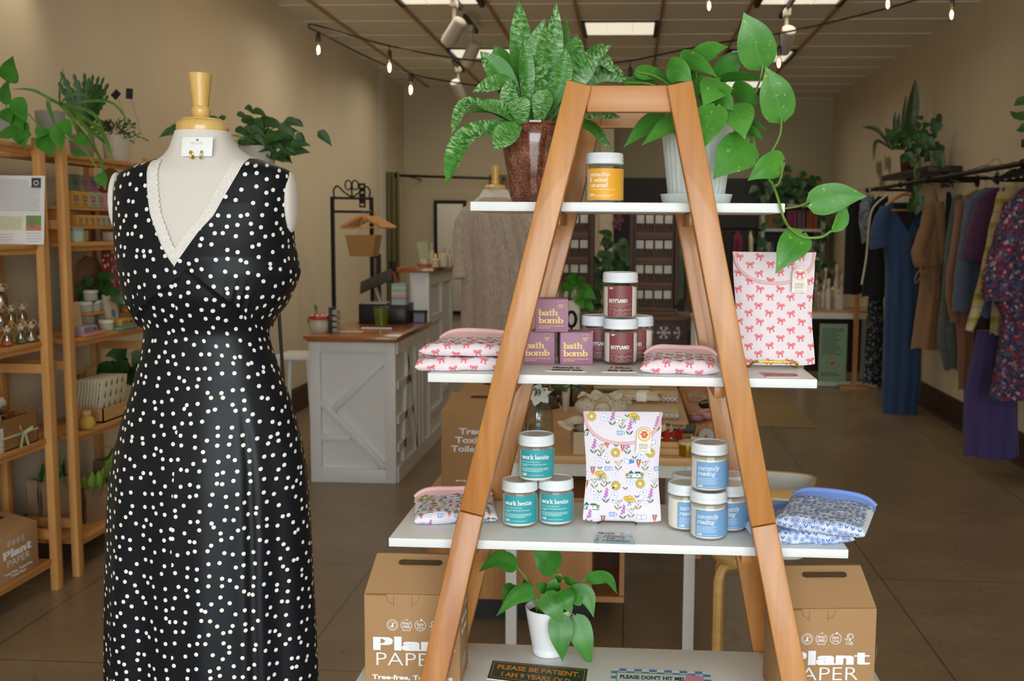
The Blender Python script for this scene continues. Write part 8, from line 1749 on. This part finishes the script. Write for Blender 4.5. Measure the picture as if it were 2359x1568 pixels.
for _ in range(130):
    k = r.random(); px, py = (r.gauss(1815, 26), r.gauss(425, 18)) if k < .5 else ((r.gauss(1775, 14), r.gauss(462, 26)) if k < .68 else (r.gauss(1893, 7), r.uniform(470, 640)) if k < .86 else (r.gauss(1752, 10), r.uniform(540, 640)))
    q = at(px, py, YS2-.05+r.uniform(-.1, .1))-to; d = V((r.uniform(-.8, .8), -.2, -.6)).normalized(); L = r.uniform(.1, .16); leaf_grid(b, [q, q+d*L*.5, q+d*L], L*.7, V((r.uniform(-.5, .5), -1, .4)), HEART, .2, 1, 5)
b.build('leaves', DARKL, t, smooth=80); b = MB()
for P in ([(1822, 440), (1780, 440), (1755, 520), (1752, 640)], [(1830, 440), (1880, 450), (1896, 500), (1896, 640)]): b.tube(cat_rom([at(*q, YS2-.04)-to for q in P], 16), .006, 5)
b.build('stems', STEM, t)
# rear clothes rack
YK2 = 13.3; a, c = at(1655, 526, YK2), at(1742, 526, YK2); t = thing('rear_clothes_rack', 'dark rear clothes rack in front of the charcoal panel', 'clothes rack', ((a.x+c.x)/2, YK2, 0)); hw = (c.x-a.x)/2; MB().tube([(-hw, 0, a.z), (hw, 0, a.z)], .014, 8).build('rail', BM, t)
for s in (-1, 1): MB().tube([(s*hw, 0, 0), (s*hw, 0, a.z)], .014, 8).build('post', BM, t); MB().tube([(s*hw, -.25, .015), (s*hw, .25, .015)], .014, 8).build('foot', BM, t)
for px, w_, y1, m, l in ((1662, 14, 640, BLK, 'black garment at the left of the rear rack'), (1678, 12, 650, BRN, 'dark brown garment on the rear rack'), (1700, 24, 612, cloth('magenta', '#7c1838'), 'magenta garment on the rear rack'), (1716, 12, 640, BLK, 'black garment right of the magenta one'), (1729, 12, 625, cloth('cream', '#8a7c60'), 'cream garment at the right of the rear rack')):
    garment('rear_garment', l, 'garment', YK2, [(531, px-1, px+1), (545, px-w_*.4, px+w_*.4), (600, px-w_/2, px+w_/2), (y1, px-w_*.5, px+w_*.5)], m, 'garments on the rear rack', .3, hook=False)
a, c = at(1552, 548, 9.5), at(1603, 548, 9.5); t = thing('side_rail_rack', 'short clothes rack behind the right earring tower', 'clothes rack', ((a.x+c.x)/2, 9.5, 0)); hw = (c.x-a.x)/2; MB().tube([(-hw, 0, a.z), (hw, 0, a.z)], .012, 8).build('rail', BM, t)
for s in (-1, 1): MB().tube([(s*hw, 0, 0), (s*hw, 0, a.z)], .012, 8).build('post', BM, t)
garment('sage_garment', 'sage and grey long garment right of the earring tower', 'garment', 9.5, [(556, 1560, 1566), (575, 1554, 1574), (630, 1553, 1575), (688, 1556, 1574)], cloth('sage_grey', '#5d6a58', .3, 12), 'garments behind the earring tower', .2, hook=False)
garment('olive_garment', 'olive long garment behind the right ladder leg', 'garment', 9.52, [(558, 1584, 1590), (578, 1578, 1602), (650, 1576, 1604), (760, 1578, 1602)], cloth('olive_long', '#6a5a34'), 'garments behind the earring tower', .2, hook=False)
# earring towers
TWD = mat('tower_wood', '#4f3b33', .7, var=.2, vs=20); TWL = mat('tower_lip', '#5f3f28', .6); CRD = mat('earring_card_white', '#c9c5bb', .6)
YE = 7.4; zst = at(1510, 722, YE).z
def snow(A, x, y, s, mi):
    for k in range(6):
        a = pi/3*k; A.line([(x, y), (x+s*cos(a), y+s*sin(a))], s*.2, mi, 1)
        for q in (-.6, .6): A.line([(x+s*.6*cos(a), y+s*.6*sin(a)), (x+s*.6*cos(a)+s*.35*cos(a+q), y+s*.6*sin(a)+s*.35*sin(a+q))], s*.16, mi, 1)
def etable(px0, px1, label):
    a, c = at(px0, 722, YE).x, at(px1, 722, YE).x; t = thing('tower_table', label, 'table', ((a+c)/2, YE, 0)); hw = (c-a)/2; MB().box((0, 0, zst-.014), (2*hw, .46, .028)).build('top', TWL, t); MB().box((0, -.2, zst-.115), (2*hw-.06, .02, .17)).build('apron', TWD, t)
    for s in (-1, 1):
        for y in (-.19, .19): MB().box((s*(hw-.06), y, (zst-.028)/2), (.05, .05, zst-.028)).build('leg', TWD, t)
    A = Art(); b = MB(); n = int(hw*2/.115)
    for k in range(n): snow(A, -hw+.1+k*.115, zst-.115, .045, 0)
    A.put(b, plane_fn((0, -.211, 0), (1, 0, 0), (0, 0, 1)), .0005); b.build('snowflakes', mat('snow_white', '#b5b3b0', .7), t)
etable(1420, 1592, 'dark table with white snowflake cut-outs under the right earring tower'); etable(1200, 1392, 'dark table under the left earring tower')
def tower(px0, px1, label, glab, cols, gname):
    a, c = at(px0, 600, YE-.1).x, at(px1, 600, YE-.1).x; ht = at(1500, 478, YE).z-zst; t = thing('earring_tower', label, 'display rack', ((a+c)/2, YE, zst+.0004)); w_ = c-a; hw = w_/2; n = len(cols)
    MB().box((0, .04, ht/2), (w_*.8, .06, ht)).build('back_panel', TWD, t); MB().box((0, 0, .012), (w_*1.05, .26, .024)).build('base_board', TWL, t)
    for s in (-1, 1): MB().box((s*hw*.95, -.02, ht*.52), (.03, .16, ht*.86), 0, None, .01).build('side_wing', TWD, t)
    for s in range(n+1): MB().box((-w_*.4+w_*.8*s/n, 0, ht/2), (.012, .05, ht)).build('divider', TWL, t)
    rows_ = [at(1500, y, YE-.03).z-zst for y in (515, 573, 630, 688)]
    for z in rows_:
        b = MB(); b.box((0, -.01, z-.1), (w_*.78, .09, .014)); b.build('ledge', TWL, t)
        MB().box((0, -.045, z-.075), (w_*.78, .008, .03)).build('ledge_lip', TWL, t)
    first = None
    for z in rows_:
        for k in range(n):
            for q in (-1, 1):
                x = -w_*.4+w_*.8*(k+.5)/n+q*w_*.17/n*1.15; loc = V(t.location)+V((x, -.03, z))
                if not first:
                    first = thing('earring_card', glab, 'earring card', loc, 0, gname); MB().box((0, 0, .03), (sz(17, YE), .003, .058), bev=.001).build('card', CRD, first); b = MB()
                    for s in (-1, 1): b = MB(); b.sphere((s*.012, -.004, -.012), .006, 0, 8, 6); b.build('earring', GOLD, first)
                else: dup(first, loc)
    return t
tower(1452, 1562, 'brown wooden earring tower standing on the snowflake table', 'small white earring card on the right wooden tower', [0, 1], 'earring cards on the right tower')
tower(1256, 1366, 'brown wooden earring tower behind the left ladder legs', 'small white earring card on the left wooden tower', [0, 1], 'earring cards on the left tower')
# plants between the towers and on the table
def stand_plant(name, label, px, py, Y, spread, n, lsz, seed, m, zpot, pm=TWH, prof=HEART):
    z = at(px, zpot, Y).z; c = at(px, py, Y); ts = thing('plant_pedestal', 'slim dark pedestal carrying the '+label[:40].split(' in ')[0].split(' between ')[0], 'plant stand', (c.x, Y, 0)); MB().box((0, 0, z/2), (.14, .14, z)).build('column', TWD, ts)
    t = potted(name, label, V((c.x, Y, z+.0004)), (.085, .16, .07), pm, [], 'plants at the back of the shop'); to = V(t.location); b = MB(); r = random.Random(seed)
    for _ in range(n):
        q = at(r.gauss(px, spread[0]), r.gauss(py, spread[1]), Y+r.uniform(-.2, .2))-to; d = V((r.uniform(-.9, .9), r.uniform(-.5, .2), r.uniform(-1, .4))).normalized(); L = lsz*r.uniform(.7, 1.3); leaf_grid(b, [q, q+d*L*.5+V((0, 0, .01)), q+d*L], L*.6, V((r.uniform(-.5, .5), -1, .4)), prof, .2, 2, 6)
    b.build('leaves', m, t, smooth=80); b = MB(); stems(b, V((0, 0, .16)), (.2, .12, .3), 12, seed); b.build('stems', STEM, t); return t
stand_plant('feathery_plant', 'dark feathery plant between the two earring towers', 1405, 625, 8.6, (24, 34), 90, .16, 51, DARKL, 700)
p = ground(1322, 880, ztab+.0004); p = V((at(1322, 800, 5.3).x, 5.3, ztab+.0004)); h = at(1322, 692, 5.3).z-ztab; t = thing('white_vase_plant', 'green leafy plant in a tall slim white vase behind the mauve boxes', 'potted plant', p, 0, 'plants on the display table'); to = V(p); w_ = sz(27, 5.3)
MB().box((0, 0, h/2), (w_, w_, h), bev=.006).build('vase', TWH, t); b = MB(); r = random.Random(3)
for px, py, tx, ty, w2 in ((1300, 660, 1276, 690, 26), (1325, 655, 1300, 640, 26), (1330, 660, 1350, 640, 26), (1335, 670, 1374, 690, 34), (1340, 690, 1368, 720, 26), (1318, 668, 1292, 668, 28), (1330, 680, 1345, 712, 30), (1345, 720, 1352, 752, 22), (1322, 650, 1328, 632, 22)):
    q = at(px, py, 5.25)-to; e = at(tx, ty, 5.18)-to; leaf_grid(b, [q, q.lerp(e, .5)+V((0, 0, .008)), e], sz(w2, 5.2), V((r.uniform(-.3, .3), -1, .3)), HEART, .2, 2, 9)
b.build('leaves', POTHD, t, smooth=80); b = MB()
for k in range(5): b.tube(cat_rom([(0, 0, h-.02), (.02*cos(k), .02*sin(k), h+.05), (.08*cos(k*1.7), -.04, h+.08)], 8), .004, 5)
b.build('stems', STEM, t)
p = V((at(1281, 800, 5.1).x, 5.1, ztab+.0004)); t = thing('glass_dome', 'clear glass ornament bottle left of the white vase', 'glass', p); h = at(1281, 640, 5.1).z-ztab; MB().lathe([(.001, 0), (.05, 0), (.05, .02), (.012, .03), (.012, h*.72), (.035, h*.82), (.04, h*.9), (.02, h*.97), (.001, h)], n=24).build('glass', m_glass('dome_glass', '#c9c7ba', .6), t)
t = thing('hoop_stand', 'black metal hoop stand behind the mauve boxes', 'hoop', V((at(1316, 800, 5.0).x, 5.0, ztab+.0004))); zc_ = at(1316, 735, 5.0).z-ztab; rr_ = sz(17, 5.0); MB().tube([(rr_*.6*cos(a), 0, zc_+rr_*sin(a)) for a in (2*pi*k/28 for k in range(28))], .008, 8, closed=True).build('hoop', BM, t); MB().tube([(0, 0, 0), (0, 0, zc_-rr_)], .006, 8).build('stem', BM, t); MB().lathe([(.001, 0), (.05, 0), (.05, .01), (.001, .012)], n=20).build('base', BM, t)
p = V((at(1423, 530, 12.9).x, 12.9, at(1423, 530, 12.9).z)); t = thing('dried_posy', 'pink and plum dried posy hanging by the cream column', 'posy', p); b = MB(); r = random.Random(6)
for k in range(40): d = rand_unit(r); c_ = V((d.x*.06, d.y*.05, .12+d.z*.12)); b.sphere(c_, .02, 0, 6, 4)
b.build('blooms', mat('posy_pink', '#80495f', .9), t); MB().tube([(0, .0, .1), (.02, .45, .35)], .006, 6).build('tie', TWINE, t)
t = thing('white_frame_table', 'white-legged table edge behind the right rear ladder leg', 'table', V((at(1616, 900, 6.6).x+.02, 6.6, 0))); zz = at(1610, 735, 6.6).z; MB().box((.05, .25, zz-.015), (.24, .5, .03)).build('top', TWH, t)
for s in (-1, 1):
    for y in (.03, .47): MB().box((.05+s*.095, y, (zz-.03)/2), (.04, .04, zz-.03)).build('leg', TWH, t)
# floor mat
a, c = atz(1882, 985, .003), atz(1790, 900, .003); t = thing('floor_mat', 'flat tan floor mat on the brown floor at right', 'mat', (a.x-.55, (a.y+c.y)/2, 0)); MB().box((0, 0, .005), (1.1, c.y-a.y, .008), bev=.003).build('mat', mat('mat_tan', '#8f774f', .9, bump=.3, vs=120), t)
# ---- string lights
BLB = m_glass('bulb_glass', '#fbe9cf', .4); FIL = mat('filament', '#ffd9a0', .5, emit='#ffc98a', es=55); SOC = mat('socket_black', '#14100d', .5)
def wire(name, label, P): 
    C = cat_rom([at(*q) for q in P], 60); t = thing(name, label, 'string lights', C[0], 0, 'string lights'); MB().tube([q-C[0] for q in C], .0055, 6).build('cable', SOC, t); return t
wire('light_string', 'upper black cable of the string lights, from the left hook past the ladder', [(710, 57, 6.9), (735, 60, 6.9), (898, 106, 6.7), (1050, 134, 6.6), (1180, 146, 6.6), (1330, 150, 6.6), (1450, 140, 6.5), (1620, 105, 6.3), (1800, 76, 6.1), (1960, 40, 5.9), (2110, 0, 5.7), (2260, -50, 5.5)])
wire('light_string', 'lower black cable of the string lights, sagging behind the striped plant', [(710, 57, 6.9), (715, 66, 6.9), (737, 76, 6.9), (850, 133, 7.1), (945, 170, 7.3), (1050, 190, 7.5), (1130, 200, 7.6), (1240, 208, 7.9)])
wire('light_string', 'near cable of the string lights above the top right frame edge', [(1560, -70, 5.2), (1640, -52, 5.2), (1860, -50, 5.2), (2048, -42, 5.2), (2195, -30, 5.2), (2380, -40, 5.2)])
def bulb(px, py, Y, yt, label, lit=True):
    """py = bulb middle, yt = where it leaves the cable"""
    p = at(px, yt, Y); t = thing('string_bulb', label, 'bulb', p, 0, 'string light bulbs'); u = sz(1, Y); d = (py-yt)*u
    MB().tube([(0, 0, .004), (0, 0, -max(.01, d-34*u))], .004, 6).build('lead', SOC, t)
    MB().lathe([(.001, -d+36*u), (4*u, -d+36*u), (5.4*u, -d+30*u), (5.4*u, -d+16*u), (4*u, -d+14*u), (.001, -d+14*u)], n=16).build('socket', SOC, t)
    MB().lathe([(4.2*u, -d+15*u), (5.5*u, -d+9*u), (7.6*u, -d), (7.2*u, -d-7*u), (4.5*u, -d-12.5*u), (.001, -d-14*u)], n=20, caps=False).build('glass', BLB, t, smooth=60)
    if lit:
        MB().lathe([(.001, -d+8*u), (2.6*u, -d+5*u), (3.4*u, -d-2*u), (2.4*u, -d-8*u), (.001, -d-10*u)], n=12).build('filament', FIL, t)
        L = bpy.data.lights.new('bulb_light', 'POINT'); L.energy = 2.5; L.color = (1, .82, .55); L.shadow_soft_size = .02; o = bpy.data.objects.new('bulb_light', L); COL.objects.link(o); o.location = p+V((0, -.03, -d-20*u)); o['kind'] = 'helper'
for a_ in ((733, 112, 6.9, 74, 'glowing string bulb nearest the left cable hook'), (897, 152, 6.7, 106, 'glowing string bulb in the middle of the three at left'), (946, 204, 7.3, 171, 'lowest glowing string bulb left of the striped plant'), (1635, 8, 5.2, -52, 'glowing string bulb cut by the top edge above the pothos'), (2047, 4, 5.2, -42, 'glowing string bulb at the top edge, right of the second ceiling light'), (2195, 28, 5.2, -30, 'glowing string bulb near the top right corner'), (1796, 140, 6.1, 78, 'glowing string bulb hanging beside the right track spotlight')): bulb(*a_)
bulb(1452, 190, 6.5, 140, 'unlit dark string bulb socket half hidden above the ladder rail', False)
